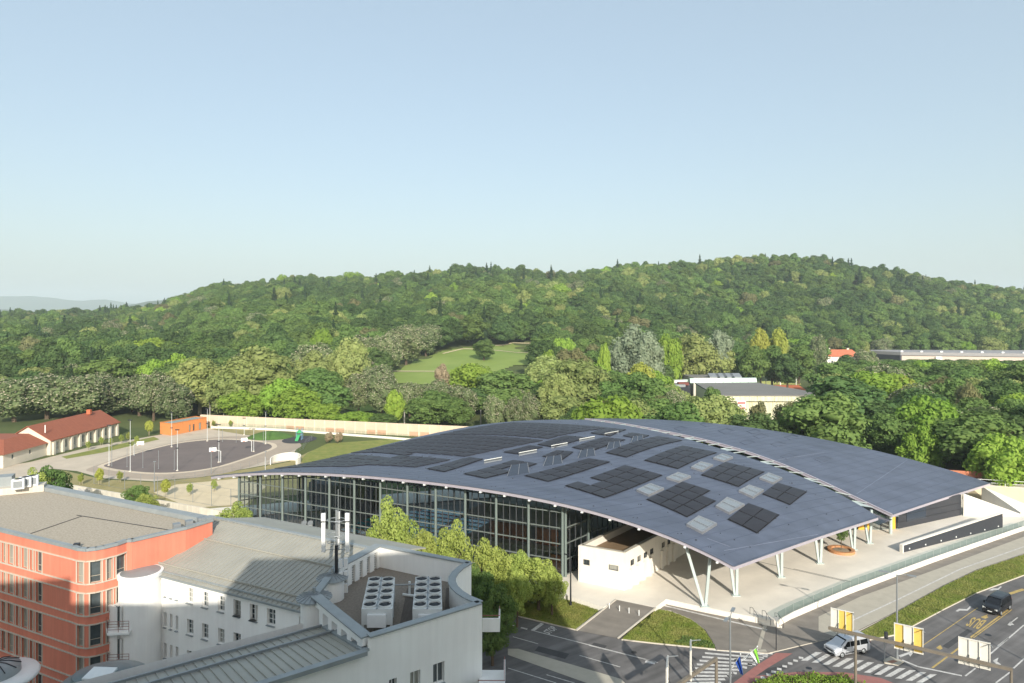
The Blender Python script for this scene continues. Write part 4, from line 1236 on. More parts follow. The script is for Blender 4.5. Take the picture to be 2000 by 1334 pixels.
# inner faces of the parapet
ctr = Vector((-8.6, 54.5, 0))
def inset(p, d=0.42):
    return p + (ctr - p).normalized() * d
chain = [TA] + curve + [TE]
for a, b in zip(chain[:-1], chain[1:]):
    ia, ib = inset(a), inset(b)
    mb.face([(ib.x, ib.y, 15.9), (ia.x, ia.y, 15.9), (ia.x, ia.y, cz), (ib.x, ib.y, cz)])
mb.build('wall', render_w, front)
for o_ in fops: window(at_f, *o_, 0.28, front, frame_white, bars=(0.5,), fw=0.07, sill=zinc)
MB().poly([(p.x, p.y, 16.0) for p in [inset(TA, .3)] + [inset(q, .3) for q in curve] + [TE, TF, TG]]).build('terrace_floor', gravel_d, front)
walk = mat('walk_boards', lin(96, 88, 80), 0.8, var=0.2, scale=1.2, stretch=(8, 1, 1))
for x0 in (-8.3, -5.0):
    MB().poly([(x0, 49.5, 16.02), (x0 + 1.1, 49.5, 16.02), (x0 + 0.5, 58, 16.02), (x0 - 0.6, 58, 16.02)]).build('walkway', walk, front)
for a, b in zip(chain[:-1], chain[1:]):
    m_, n_ = inset(a, .2), inset(b, .2)
    MB().beam((m_.x, m_.y, cz + .05), (n_.x, n_.y, cz + .05), 0.62, 0.1).build('coping', zinc, front)
# louvred side towards the zinc roof: piers, slats, beam
MB().beam((TE.x, TE.y, 17.75), (TF.x, TF.y, 17.75), 0.7, 0.34).build('pier_beam', render_w, front)
MB().beam((TE.x, TE.y, 17.97), (TF.x, TF.y, 17.97), 0.85, 0.1).build('coping', zinc, front)
for i in range(6):
    t = 0.06 + i * 0.175
    p = TE.lerp(TF, t)
    MB().box((p.x, p.y, 16.8), (0.62, 0.55, 1.6), math.atan2(TF.y - TE.y, TF.x - TE.x)).build('pier', render_w, front)
    if i < 5:
        a, b = TE.lerp(TF, t + 0.05), TE.lerp(TF, t + 0.125)
        for k in range(7):
            MB().beam((a.x, a.y, 16.2 + k * .2), (b.x, b.y, 16.2 + k * .2), 0.18, 0.05).build('louvre_slat', zinc, front)
TG2 = TG
MB().beam((TF.x, TF.y, 17.9), (TG.x, TG.y, 17.9), 0.6, 0.2).build('pier_beam', zinc, front)
MB().beam((TG.x, TG.y, 17.6), (TA.x - .1, TA.y + .2, 17.6), 0.6, 0.5).build('pier_beam', render_w, front)
MB().beam((TG.x, TG.y, 17.9), (TA.x - .1, TA.y + .2, 17.9), 0.8, 0.1).build('coping', zinc, front)
for i in range(5):
    p = TG.lerp(TA, 0.2 + i * 0.18)
    MB().box((p.x, p.y, 16.6), (0.65, 0.5, 1.6), math.atan2(TA.y - TG.y, TA.x - TG.x)).build('pier', render_w, front)
for c, r, zt in ((TG + Vector((-.1, .2, 0)), 1.0, 17.6), (TF + Vector((0.1, -1.6, 0)), 0.95, 17.7)):
    MB().lathe((c.x, c.y, 14.0), [(r, 0), (r, zt - 14.0)], 24).build('chimney_shaft', render_w, front)
    MB().lathe((c.x, c.y, zt), [(r * 1.35, 0), (r * 1.35, 0.06), (0.12, 0.42), (0.12, 0.8), (0, 0.82)], 20).build('chimney_cap', zinc, front)
    mbr = MB()
    for k in range(20):
        a = 2 * math.pi * k / 20
        mbr.beam((c.x + math.cos(a) * r * 1.33, c.y + math.sin(a) * r * 1.33, zt + .09), (c.x + math.cos(a) * .2, c.y + math.sin(a) * .2, zt + .43), 0.04, 0.05)
    mbr.build('cap_ribs', metal_g, front)['kind'] = 'stuff'
# lower zinc roof in front
r0, r1 = TA - dAB * 0.25, W0
zl = 17.2
n_in = Vector((-dAB.y, dAB.x, 0))
lowp = [Vector((r1.x, r1.y, zl)) - n_in * .3, Vector((r0.x, r0.y, zl)) - n_in * .3, Vector((TG.x + .2, TG.y - 1.0, 16.15)), Vector((back_l.x, back_l.y, 16.15))]
# put the inner edge parallel to the outer one
inn_w = 7.2
lowp[2] = Vector((r0.x, r0.y, 16.15)) + n_in * inn_w; lowp[3] = Vector((r1.x, r1.y, 16.15)) + n_in * inn_w
MB().hexa([p - Vector((0, 0, .2)) for p in lowp], lowp).build('roof', zinc_roof, front)
seams(lowp[0], lowp[1], lowp[2], lowp[3], 0.55, 'roof_seams', front, h=0.08)
for t in (0.97, 0.72):
    MB().beam(lowp[0].lerp(lowp[3], t) + Vector((0, 0, .14)), lowp[1].lerp(lowp[2], t) + Vector((0, 0, .14)), 0.12, 0.16).build('snow_guard', metal_g, front)
MB().beam(lowp[0] + Vector((0, 0, -.02)), lowp[1] + Vector((0, 0, -.02)), 0.5, 0.28).build('eave_flashing', zinc, front)
MB().beam(lowp[1] + Vector((0, 0, .06)), lowp[2] + Vector((0, 0, .06)), 0.5, 0.16).build('eave_flashing', zinc, front)
# balconies on the street side
for (bx, by, bz, w, l) in ((-1.55, 51.4, 15.9, 1.3, 1.7), (-1.45, 49.6, 12.5, 1.9, 3.4)):
    s = MB().box((bx, by, bz - .1), (w, l, 0.2)).build('balcony', render_w, front)
    MB().box((bx + w / 2 - .05, by, bz + .4), (0.1, l, 0.8)).box((bx - .05, by - l / 2 + .05, bz + .4), (w - .1, 0.1, 0.8)).build('balcony_parapet', render_w, s, local=True)
    MB().beam((bx + w / 2 - .05, by - l / 2, bz + 1.0), (bx + w / 2 - .05, by + l / 2, bz + 1.0), 0.04, 0.04).beam((bx - w / 2, by - l / 2 + .05, bz + 1.0), (bx + w / 2, by - l / 2 + .05, bz + 1.0), 0.04, 0.04).build('balcony_rail', mat('rail_red', lin(150, 90, 80), 0.5), s, local=True)

# ---- chillers on the terrace
chill_m = mat('chiller_casing', lin(206, 208, 206), 0.5, var=0.06, scale=0.8)
fan_m = mat('fan_dark', lin(44, 46, 48), 0.6)
def chiller(fl, fr, bl_, br_, label):
    """fl, fr, bl_, br_: top corners, front left/right and back left/right"""
    t = root_at('chiller', label, 'chiller', [(fl.x, fl.y, 16.02), (br_.x, br_.y, 16.02)], 'chillers on the roof terrace')
    zb, zt = 16.75, 17.9
    q = [fl, fr, br_, bl_]
    MB().hexa([(p.x, p.y, zb) for p in q], [(p.x, p.y, zt) for p in q]).build('casing', chill_m, t)
    for u in (0.04, 0.96):
        for v in (0.03, 0.5, 0.97):
            p = fl.lerp(fr, u).lerp(bl_.lerp(br_, u), v)
            MB().box((p.x, p.y, 16.38), (0.16, 0.16, 0.76)).build('leg', chill_m, t)
    for u in (0.25, 0.75):
        for k in range(5):
            v = 0.1 + 0.2 * k
            p = fl.lerp(fr, u).lerp(bl_.lerp(br_, u), v)
            f = MB().lathe((p.x, p.y, zt), [(0.50, 0.0), (0.50, 0.14), (0.465, 0.15), (0.465, 0.03)], 24).build('fan', chill_m, t)
            mbf = MB().lathe((p.x, p.y, zt), [(0.465, 0.035), (0.0, 0.036)], 20)
            mbf.build('fan_opening', fan_m, f, local=True)
            mbb = MB()
            for b in range(5):
                a = b * 2 * math.pi / 5 + k
                mbb.beam((p.x, p.y, zt + .06), (p.x + math.cos(a) * .4, p.y + math.sin(a) * .4, zt + .08), 0.14, 0.02)
            mbb.lathe((p.x, p.y, zt), [(0.1, 0.05), (0.1, 0.1), (0, 0.1)], 10)
            mbb.build('blades', metal_d, f, local=True)
    a, b = fl.lerp(fr, 0.2), fl.lerp(fr, 0.8)
    MB().beam((a.x, a.y - .12, 17.1), (b.x, b.y - .12, 17.1), 0.25, 0.9).build('control_cabinet', ac_m, t)
    a, b = fl.lerp(fr, .5), bl_.lerp(br_, .5)
    MB().beam((a.x, a.y, zt + .01), (b.x, b.y, zt + .01), 0.1, 0.1).build('centre_joint', metal_g, t)
V3 = lambda x, y: Vector((x, y, 0))
chiller(V3(-10.9, 49.4), V3(-8.65, 49.4), V3(-11.65, 55.4), V3(-9.5, 55.4), 'white ten-fan chiller on the roof terrace, beside the antenna mast')
chiller(V3(-7.2, 49.4), V3(-5.05, 49.4), V3(-7.85, 55.5), V3(-5.75, 55.5), 'white ten-fan chiller on the roof terrace, next to the hollow curved parapet')
pipe = thing('coolant_pipes', 'grey insulated pipes running behind the chillers', 'pipes', (-8.5, 56.5, 16.0))
MB().tube([(-3.0, -.3, .9), (2.6, 0.2, .9)], 0.07, 8).build('pipe_run', metal_g, pipe, local=True)
for x in (0.0, 0.95):
    MB().tube([(x, .1, 0), (x, .1, 1.1)], 0.1, 8).build('pipe_riser', metal_w, pipe, local=True)
MB().tube([(-.5, -.2, 0.15), (.4, -.5, .15), (.95, 0, .15)], 0.12, 8).build('pipe_elbow', metal_w, pipe, local=True)
MB().tube([(-1.2, -8.2, 0.5), (2.2, -7.4, .5)], 0.06, 8).build('front_pipe', metal_g, pipe, local=True)

# ---- antenna mast
mp = PY(657, 1160, 56.0)
mast = thing('antenna_mast', 'mobile phone mast with white antennas on the roof terrace', 'antenna mast', (mp.x, 56.0, 16.0))
MB().tube([(0, 0, 0), (0, 0, 4.3)], 0.14, 8).build('lower_pole', metal_d, mast, local=True)
MB().tube([(0, 0, 4.3), (0, 0, 7.2)], 0.09, 8).build('upper_pole', metal_g, mast, local=True)
MB().tube([(0.15, 0, 5), (0.15, 0, 8.9)], 0.03, 6).build('lightning_rod', metal_g, mast, local=True)
for z in (6.4, 5.2, 4.6):
    pts = [(0.75 * math.cos(a), 0.6 * math.sin(a), z) for a in np.linspace(0, 2 * math.pi, 17)]
    MB().tube(pts, 0.03, 6).build('ring_bracket', metal_g, mast, local=True)
for x, y in ((-0.95, 0.0), (0.85, 0.05), (0.0, 0.55)):
    MB().tube([(x, y, 3.7), (x, y, 7.0)], 0.04, 6).build('antenna_pole', metal_g, mast, local=True)
    MB().box((x * 1.08, y - .12, 5.0), (0.30, 0.18, 2.4)).build('antenna_panel', ac_m, mast, local=True)
    MB().box((x * 1.08, y - .12, 6.65), (0.34, 0.2, 0.62)).build('antenna_box', ac_m, mast, local=True)
    MB().beam((0, 0, 4.0), (x, y, 3.9), 0.04, 0.04).build('stay', metal_g, mast, local=True)
for k in range(3):
    for x in (0.38, 0.75):
        MB().box((x, -.1 if x < .5 else .12, 0.75 + k * 1.05), (0.3, 0.22, 0.72)).build('radio_unit', ac_m, mast, local=True)
MB().tube([(0.05, -.2, 0), (0.02, -.2, 1.6), (0.04, -.15, 4.2)], 0.10, 6).build('cable_bundle', metal_d, mast, local=True)
MB().box((-.15, -.1, 1.3), (0.3, 0.3, 1.2)).build('junction_box', metal_d, mast, local=True)

# ---- roofs low in the left corner
can = thing('round_canopy', 'round white canopy roof with dark ribs in the lower left corner', 'canopy roof', (*P(-12, 1318, 9.0).xy, 0))
MB().lathe((0, 0, 0), [(0.25, 0), (0.25, 8.6)], 12).build('post', metal_w, can, local=True)
MB().lathe((0, 0, 8.6), [(3.2, 0.0), (3.25, 0.15), (3.1, 0.35), (1.9, 0.45)], 40).build('rim', metal_w, can, local=True, smooth=True)
MB().lathe((0, 0, 8.6), [(1.9, 0.45), (1.85, 1.0), (1.0, 1.35), (0, 1.5)], 40).build('dome', zinc, can, local=True, smooth=True)
for k in range(12):
    a = 2 * math.pi * k / 12
    MB().tube([(1.9 * math.cos(a), 1.9 * math.sin(a), 9.62), (1.02 * math.cos(a), 1.02 * math.sin(a), 9.98), (0, 0, 10.12)], 0.04, 6).build('rib', metal_d, can, local=True)
dp = P(215, 1322, 11.0)
dome = thing('oval_zinc_roof', 'grey oval zinc roof with a pale rooflight in the courtyard', 'roof', (dp.x, dp.y, 0))
def ell(a, b, z, n=40): return [(a * math.cos(2 * math.pi * i / n), b * math.sin(2 * math.pi * i / n), z) for i in range(n)]
mb = MB()
rings = [ell(3.3, 2.4, 0), ell(3.3, 2.4, 10.6), ell(3.5, 2.6, 10.6), ell(3.5, 2.6, 10.8), ell(2.8, 2.05, 11.1), ell(2.7, 1.95, 11.35), ell(1.5, 1.1, 11.6), ell(0.3, .2, 11.7)]
for a, b in zip(rings[:-1], rings[1:]):
    for i in range(40):
        j = (i + 1) % 40
        mb.face([a[i], a[j], b[j], b[i]])
mb.build('shell', mat('zinc_green', lin(104, 120, 122), 0.5, 0.3, var=0.1), dome, local=True)
MB().hexa([(-1.4, -1.3, 11.3), (0.6, -1.4, 11.3), (0.7, -.2, 11.5), (-1.2, -.1, 11.5)], [(-1.4, -1.3, 11.55), (0.6, -1.4, 11.55), (0.7, -.2, 11.85), (-1.2, -.1, 11.85)]).build('rooflight', metal_w, dome, local=True)

# ---- the tall block behind the viewpoint, whose shadow lies over the near buildings
tower = thing('tower_block', 'tall office block behind the viewpoint, casting the long shadow over the street', 'tower', (5, -9, 0))
tw = mat('tower_facade', lin(225, 222, 216), 0.7, var=0.05)
for x0, x1, h in ((-11.5, 25.0, 47.9), (-28.0, -11.5, 43.4), (-60.0, -28.0, 45.8)):
    MB().prism([(x0 + .01, -1.6), (x1 - .01, -1.6), (x1 - .01, -16), (x0 + .01, -16)], 0, h).build('block', tw, tower)
    for k in range(int(h / 3.2) - 1):
        z = 2.2 + 3.2 * k
        if abs(z - CAM_H) < 1.0: continue
        MB().box(((x0 + x1) / 2, -1.58, z), (x1 - x0 - 1.0, 0.1, 1.4)).build('window_band', win_glass, tower)
# ------------------------------------------------------------------ the grounds to the left
def c6(x, y): return (x / 3.3333, 750 + y / 3.3333)
def flat(name, pts, m, z):
    return sheet(name, [P(x, y, z) for x, y in pts], m)
flat('forecourt', [(-60, 925), (0, 912), (60, 902), (180, 872), (330, 846), (410, 836), (470, 848), (540, 857), (582, 872), (565, 900), (470, 917), (400, 930), (300, 940), (200, 934), (150, 920), (100, 915), (60, 935), (-60, 955)], beige, -0.03)
flat('lawn', [(120, 918), (200, 936), (300, 942), (400, 931), (470, 918), (565, 902), (600, 884), (640, 868), (760, 858), (900, 850), (900, 900), (600, 960), (470, 1000), (300, 985), (120, 948)], grass_dry, -0.035)
flat('lawn', [(586, 900), (600, 885), (640, 866), (770, 857), (860, 858), (860, 890), (700, 905), (600, 908)], grass_m, -0.02)
flat('lawn', [(120, 892), (230, 868), (300, 853), (312, 858), (200, 884), (130, 896)], grass_m, -0.02)
flat('lawn', [(410, 838), (540, 838), (560, 856), (470, 848)], grass_dry, -0.02)
flat('sand_court', [(372, 992), (300, 962), (345, 946), (475, 934), (520, 950), (480, 985)], sandm, -0.01)
ov = [c6(*p) for p in ((678, 530), (740, 505), (900, 450), (1150, 388), (1400, 362), (1600, 368), (1730, 385), (1768, 402), (1750, 425), (1600, 480), (1400, 540), (1200, 570), (1000, 577), (800, 560), (700, 542))]
ow = [P(x, y, 0) for x, y in ov]
oc = sum(ow, Vector()) / len(ow)
def smooth_loop(pts, n=4):
    out = []
    N = len(pts)
    for i in range(N):
        p0, p1, p2, p3 = pts[i - 1], pts[i], pts[(i + 1) % N], pts[(i + 2) % N]
        for k in range(n):
            t = k / n
            out.append(0.5 * ((2 * p1) + (p2 - p0) * t + (2 * p0 - 5 * p1 + 4 * p2 - p3) * t * t + (3 * p1 - p0 - 3 * p2 + p3) * t ** 3))
    return out
ow = smooth_loop(ow)
sheet('court_border', [oc + (p - oc) * 1.07 for p in ow], mat('court_border', lin(205, 190, 168), 0.85), -0.012)
sheet('sports_court', ow, asphalt_court, 0.0)
sheet('court_path', [oc + (p - oc) * 1.28 + Vector((3, -1, 0)) for p in ow], mat('court_path', lin(168, 154, 138), 0.9, var=0.08, scale=0.2), -0.022)

# red-roofed house
tile = mat('roof_tile', lin(146, 86, 64), 0.8, var=0.14, scale=0.8, detail=8, stretch=(1, 3, 1))
plaster = mat('plaster_beige', lin(208, 200, 184), 0.8, var=0.06, scale=0.4)
house = thing('red_roofed_house', 'long pale house with a red tiled roof beside the sports court', 'house', (-137, 210, 0))
hx, hy0, hy1, he, hr = -130.5, 193.0, 226.0, 4.4, 8.3
mb = MB()
hops = []
for k in range(8):
    u = 2.2 + k * 3.9
    hops.append((u, u + 1.3, 1.0, 3.4))
at_h = facade([(hx, hy0), (hx, hy1)], 0, he, hops, 0.3, mb)
facade([(hx - 12.4, hy0), (hx, hy0)], 0, he, [], .2, mb); facade([(hx - 12.4, hy1), (hx - 12.4, hy0)], 0, he, [], .2, mb); facade([(hx, hy1), (hx - 12.4, hy1)], 0, he, [], .2, mb)
for y in (hy0, hy1):
    mb.face([(hx - 12.4, y, he), (hx, y, he), (hx - 6.2, y, hr - .15)])
mb.build('wall', plaster, house)
for o_ in hops: window(at_h, *o_, 0.3, house, frame_white, bars=(0.5,), cross=(0.5,))
for k in range(9):
    MB().box((hx + 0.25, hy0 + 1.1 + k * 3.9, 1.9), (0.5, 0.9, 3.8)).build('buttress', plaster, house)
o_ = 0.6
rf = MB().hexa([(hx + o_, hy0 - o_, he - .35), (hx + o_, hy1 + o_, he - .35), (hx - 6.2, hy1 + o_, hr - .15), (hx - 6.2, hy0 - o_, hr - .15)], [(hx + o_, hy0 - o_, he - .15), (hx + o_, hy1 + o_, he - .15), (hx - 6.2, hy1 + o_, hr + .05), (hx - 6.2, hy0 - o_, hr + .05)])
rf.hexa([(hx - 12.4 - o_, hy0 - o_, he - .35), (hx - 6.2, hy0 - o_, hr - .15), (hx - 6.2, hy1 + o_, hr - .15), (hx - 12.4 - o_, hy1 + o_, he - .35)], [(hx - 12.4 - o_, hy0 - o_, he - .15), (hx - 6.2, hy0 - o_, hr + .05), (hx - 6.2, hy1 + o_, hr + .05), (hx - 12.4 - o_, hy1 + o_, he - .15)])
r_ = rf.build('roof', tile, house)
MB().box((hx - 5.2, 219, hr + .4), (1.2, 0.9, 1.5)).build('chimney', mat('brick_orange', lin(186, 104, 72), 0.8), r_, local=True)
MB().tube([(hx - 2.2, hy0 + 1, 6.2), (hx - 2.2, hy0 + 1, 8.4)], 0.14, 8).build('flue', metal_w, r_, local=True)
# porch wing at its near end
mb = MB()
wx0, wx1, wy0, wy1 = -152.0, -131.6, 176.5, 192.9
facade([(wx0, wy0), (wx1, wy0)], 0, 3.7, [], .2, mb)
wo_ = [(3.0, 3.9, 1.7, 2.9), (9.5, 10.4, 1.7, 2.9)]
at_p = facade([(wx1, wy0), (wx1, wy1)], 0, 3.7, wo_, .25, mb)
mb.build('wall', plaster, house)
for o2 in wo_: window(at_p, *o2, .25, house, frame_white, bars=())
MB().hexa([(wx0, wy0 - .6, 3.5), (wx1 + .6, wy0 - .6, 3.5), (wx1 + .6, wy1, 3.5), (wx0, wy1, 3.5)], [(wx0, wy0 + 6, 6.2), (wx1 - 5.0, wy0 + 7, 6.2), (wx1 - 5.0, wy1, 6.2), (wx0, wy1, 6.2)]).build('porch_roof', tile, house)

# orange pavilion
orange = mat('orange_cladding', lin(210, 136, 80), 0.6, var=0.08, scale=1.0, stretch=(6, 6, 0.3))
kio = thing('orange_pavilion', 'small orange timber pavilion with a flat roof beside the court', 'pavilion', (-111, 233, 0))
K0, K1, K2 = P(334.5, 850.5, 0), P(403.5, 837, 0), P(312.6, 847.5, 0)
K3 = K2 + (K1 - K0)
mb = MB()
kop = [(7.3, 8.1, 0.15, 2.4), (9.0, 9.8, 0.15, 2.4), (11.6, 12.7, 0.15, 2.5)]
at_k = facade([K0.xy, K1.xy], 0, 3.9, kop, 0.25, mb)
facade([K2.xy, K0.xy], 0, 3.9, [], .2, mb); facade([K1.xy, K3.xy], 0, 3.9, [], .2, mb); facade([K3.xy, K2.xy], 0, 3.9, [], .2, mb)
mb.build('wall', orange, kio)
MB().poly([(p.x, p.y, 3.65) for p in (K0, K1, K3, K2)]).build('roof', mat('roof_teal', lin(140, 160, 158), 0.5), kio)
for o2 in kop: window(at_k, *o2, .25, kio, frame_dark, bars=())
for i in range(15):
    q, n = at_k(0.3 + i * 1.02)
    MB().box((q.x + n.x * .03, q.y + n.y * .03, 3.2), (0.06, 0.06, 1.3)).build('batten', orange, kio)
ring4 = [K0, K1, K3, K2, K0]
for a, b in zip(ring4[:-1], ring4[1:]):
    MB().beam((a.x, a.y, 3.93), (b.x, b.y, 3.93), 0.3, 0.08).build('parapet_cap', orange, kio)

# railway noise wall, panels and posts
nw_m = mat('noise_wall', lin(204, 186, 164), 0.85, var=0.06, scale=0.3)
brick_p = mat('wall_panel_red', lin(200, 158, 132), 0.85, var=0.06)
nw = thing('noise_wall', 'long beige railway noise wall with red panels in front of the wood', 'wall', (-60, 232, 0))
WA, WB = Vector((-112, 246, 0)), Vector((14, 211.5, 0))
nseg = 34
for i in range(nseg):
    a, b = WA.lerp(WB, i / nseg), WA.lerp(WB, (i + 1) / nseg)
    MB().beam((a.x, a.y, 2.0), (b.x, b.y, 2.0), 0.3, 4.0).build('wall_panel', nw_m, nw)
    MB().box((a.x, a.y - .22, 1.95), (0.35, 0.3, 3.9), math.atan2(WB.y - WA.y, WB.x - WA.x)).build('wall_post', mat('post_pale', lin(222, 206, 184), 0.8), nw)
    if i % 4 in (1, 2) and i > 8:
        q, r2 = a.lerp(b, .12), a.lerp(b, .95)
        MB().beam((q.x, q.y - .2, 0.75), (r2.x, r2.y - .2, 0.75), 0.08, 1.5).build('red_panel', brick_p, nw)
# glass screen on a white base in front of it
gs = thing('glass_screen', 'low glass screen on a white base along the far edge of the grounds', 'screen', (-55, 215, 0))
gp = [P(412, 836.5, 0), P(470, 838, 0), P(560, 842, 0), P(640, 848, 0), P(760, 857, 0), P(870, 866, 0)]
for a, b in zip(gp[:-1], gp[1:]):
    MB().beam((a.x, a.y, 0.35), (b.x, b.y, 0.35), 0.35, 0.7).build('base', white_wall, gs)
    n = max(2, int((b - a).length / 2.5))
    for i in range(n):
        q, r2 = a.lerp(b, (i + .03) / n), a.lerp(b, (i + .97) / n)
        MB().face([(q.x, q.y, .72), (r2.x, r2.y, .72), (r2.x, r2.y, 1.9), (q.x, q.y, 1.9)]).build('glass_panel', glass_c, gs)
# utility poles behind the wall
pole_m = mat('pole_concrete', lin(150, 148, 140), 0.8)
poles = ((590, 796, 258), (617, 790, 256), (765, 806, 246), (790, 800, 244), (939, 799, 240), (437, 790, 262), (410, 785, 264))
for i, (x, y, Y) in enumerate(poles):
    p = PY(x, y, Y)
    t = thing('railway_pole', 'grey concrete railway pole standing behind the noise wall', 'pole', (p.x, Y, 0), 0, 'railway poles behind the noise wall')
    MB().tube([(0, 0, 0), (0, 0, p.z)], [0.28, 0.2], 8).build('shaft', pole_m, t, local=True)
    MB().beam((-.1, 0, p.z - .8), (0.1, 2.2, p.z - .5), 0.08, 0.08).build('bracket', metal_d, t, local=True)

# floodlights, net posts, hoops on the court
lamps = [(710, 265, 530, 'leftmost at the rim of the court'), (848, 232, 570, 'tallest, at the near left edge of the court'), (1155, 295, 565, 'at the middle of the near edge of the court'), (1425, 262, 510, 'beside the near right hoop'),
         (1652, 290, 440, 'beside the far right hoop'), (1730, 178, 390, 'at the right tip of the court'), (1350, 160, 372, 'beside the orange pavilion'), (1118, 183, 410, 'in front of the orange pavilion'), (1590, 220, 332, 'behind the far side of the court')]
for i, (x, yt, yb, lab) in enumerate(lamps):
    b = P(*c6(x, yb), 0)
    h = (yb - yt) / 3.3333 * b.y / FPX
    t = thing('floodlight_mast', 'white floodlight mast ' + lab, 'floodlight', b, 0, 'floodlight masts round the sports court')
    MB().tube([(0, 0, 0), (0, 0, h)], [0.08, 0.05], 8).build('mast', mat('mast_grey', lin(198, 203, 203), 0.5), t, local=True)
    MB().box((0, -.1, h - .1), (1.0, 0.25, 0.22)).build('lamp_head', metal_d, t, local=True)
    MB().box((0, -.15, h * 0.55), (0.7, 0.25, 0.2)).build('lamp_head', metal_d, t, local=True)
    MB().box((0, 0, 0.1), (0.5, 0.5, 0.2)).build('footing', concrete, t, local=True)
netp = [(728, 290, 535), (827, 420, 540), (930, 435, 545), (1032, 432, 552), (1135, 430, 560), (1448, 290, 375), (1538, 300, 380), (875, 380, 465), (1715, 300, 388)]
for x, yt, yb in netp:
    b = P(*c6(x, yb), 0)
    h = (yb - yt) / 3.3333 * b.y / FPX
    t = thing('net_post', 'thin grey net post at the edge of the sports court', 'post', b, 0, 'net posts round the sports court')
    MB().tube([(0, 0, 0), (0, 0, h)], 0.06, 6).build('shaft', metal_g, t, local=True)
    MB().tube([(0, 0, 0), (0, 0, .12)], 0.16, 8).build('foot', metal_g, t, local=True)
for i, (x, y, px_, pb, lab) in enumerate(((1400, 428, 1437, 510, 'near right'), (1605, 372, 1638, 440, 'far right'), (905, 398, 872, 465, 'left'))):
    b = P(*c6(px_, pb), 0)
    t = thing('basketball_hoop', 'basketball hoop with white backboard at the ' + lab + ' end of the court', 'hoop', b, 0, 'basketball hoops on the court')
    sx = -1 if x < px_ else 1
    MB().tube([(0, 0, 0), (0, 0, 3.0), (sx * 1.2, -.2, 3.4), (sx * 1.9, -.3, 3.4)], 0.08, 8).build('post', metal_w, t, local=True)
    MB().box((sx * 2.0, -.32, 3.5), (1.8, 0.08, 1.1), 0.5).build('backboard', metal_w, t, local=True)
    MB().tube([(sx * 2.0 + .3 * math.cos(a), -.75 + .3 * math.sin(a), 3.1) for a in np.linspace(0, 6.283, 13)], 0.03, 6).build('rim', mat('hoop_orange', lin(220, 90, 40), 0.5), t, local=True)
# street lamps on that side
for x, yt, yb, lab in ((1005, 505, 700, 'grey street lamp behind the perimeter wall, in front of the court'), (1375, 412, 585, 'grey lamp post by the path to the left of the hall roof'), (1727, 440, 540, 'thin grey lamp post just behind the left roof tip')):
    b = P(*c6(x, yb), 0)
    h = (yb - yt) / 3.3333 * b.y / FPX
    t = thing('street_lamp', lab, 'street lamp', b)
    MB().tube([(0, 0, 0), (0, 0, h)], [0.1, 0.06], 8).build('pole', metal_g, t, local=True)
    MB().box((0.2, -.2, h + .05), (0.55, 0.3, 0.14)).build('lamp_head', metal_g, t, local=True)
# playground
c = P(*c6(1950, 362), 0)
sheet('play_surface', [(c.x + 5.2 * math.cos(a), c.y + 6.8 * math.sin(a), 0.01) for a in np.linspace(0, 2 * math.pi, 28)[:-1]], mat('rubber_dark', lin(66, 66, 70), 0.9), 0.01)
pg = thing('playground_slide', 'green and white climbing slide on a dark play surface', 'slide', c)
MB().lathe((0, 0, 0), [(1.0, 2.2), (1.0, 2.4), (0, 3.3)], 8).build('tower_roof', mat('slide_green', lin(70, 160, 100), 0.5), pg, local=True)
for x, y in ((-.8, -.8), (.8, -.8), (.8, .8), (-.8, .8)):
    MB().tube([(x, y, 0), (x, y, 3.6)], 0.08, 6).build('post', mat('play_blue', lin(120, 160, 190), 0.5), pg, local=True)
MB().hexa([(-.5, -3.2, .1), (.5, -3.2, .1), (.5, -.8, 1.6), (-.5, -.8, 1.6)], [(-.5, -3.2, .25), (.5, -3.2, .25), (.5, -.8, 1.75), (-.5, -.8, 1.75)]).build('chute', MATS['slide_green'], pg, local=True)
MB().box((0, 0, 1.6), (1.7, 1.7, 0.12)).build('platform', MATS['play_blue'], pg, local=True)
c = P(*c6(1760, 345), 0)
mb = MB()
for j in range(6):
    for i in range(24):
        def q(i, j):
            a, r = 2 * math.pi * i / 24, 1 - j / 6
            return (c.x + 7.5 * r * math.cos(a), c.y + 6 * r * math.sin(a), 1.9 * (1 - r * r) - .03)
        mb.face([q(i, j), q(i + 1, j), q(i + 1, j + 1), q(i, j + 1)])
tag(mb.build('grass_mound', mat('mound_grass', (0.07, 0.14, 0.03), 0.95, var=0.2, scale=0.5), smooth=True), kind='structure')
# curved white wall left of the roof tip
c = P(558, 905, 0)
cw = thing('curved_white_wall', 'curved white concrete wall behind the left tip of the hall roof', 'wall', (c.x, c.y, 0))
mb = MB(); n = 20
for i in range(n):
    a0, a1 = math.pi * (-0.15 + 1.3 * i / n), math.pi * (-0.15 + 1.3 * (i + 1) / n)
    for r0, r1, fl in ((3.9, 3.65, 0),):
        f = lambda r, a: (r * math.cos(a), r * 1.15 * math.sin(a))
        A_, B_, C_, D_ = f(r0, a0), f(r0, a1), f(r1, a1), f(r1, a0)
        h0, h1 = 1.7 + .4 * math.sin(a0), 1.7 + .4 * math.sin(a1)
        mb.hexa([(*D_, 0), (*A_, 0), (*B_, 0), (*C_, 0)], [(*D_, h0), (*A_, h0), (*B_, h1), (*C_, h1)])
mb.build('wall_shell', white_wall, cw, local=True)
MB().lathe((0, 0, 0), [(3.95, 0.0), (3.95, 0.12), (3.6, 0.12), (3.6, 0.0)], 24, a0=-.4, a1=3.6).build('footing', concrete, cw, local=True)
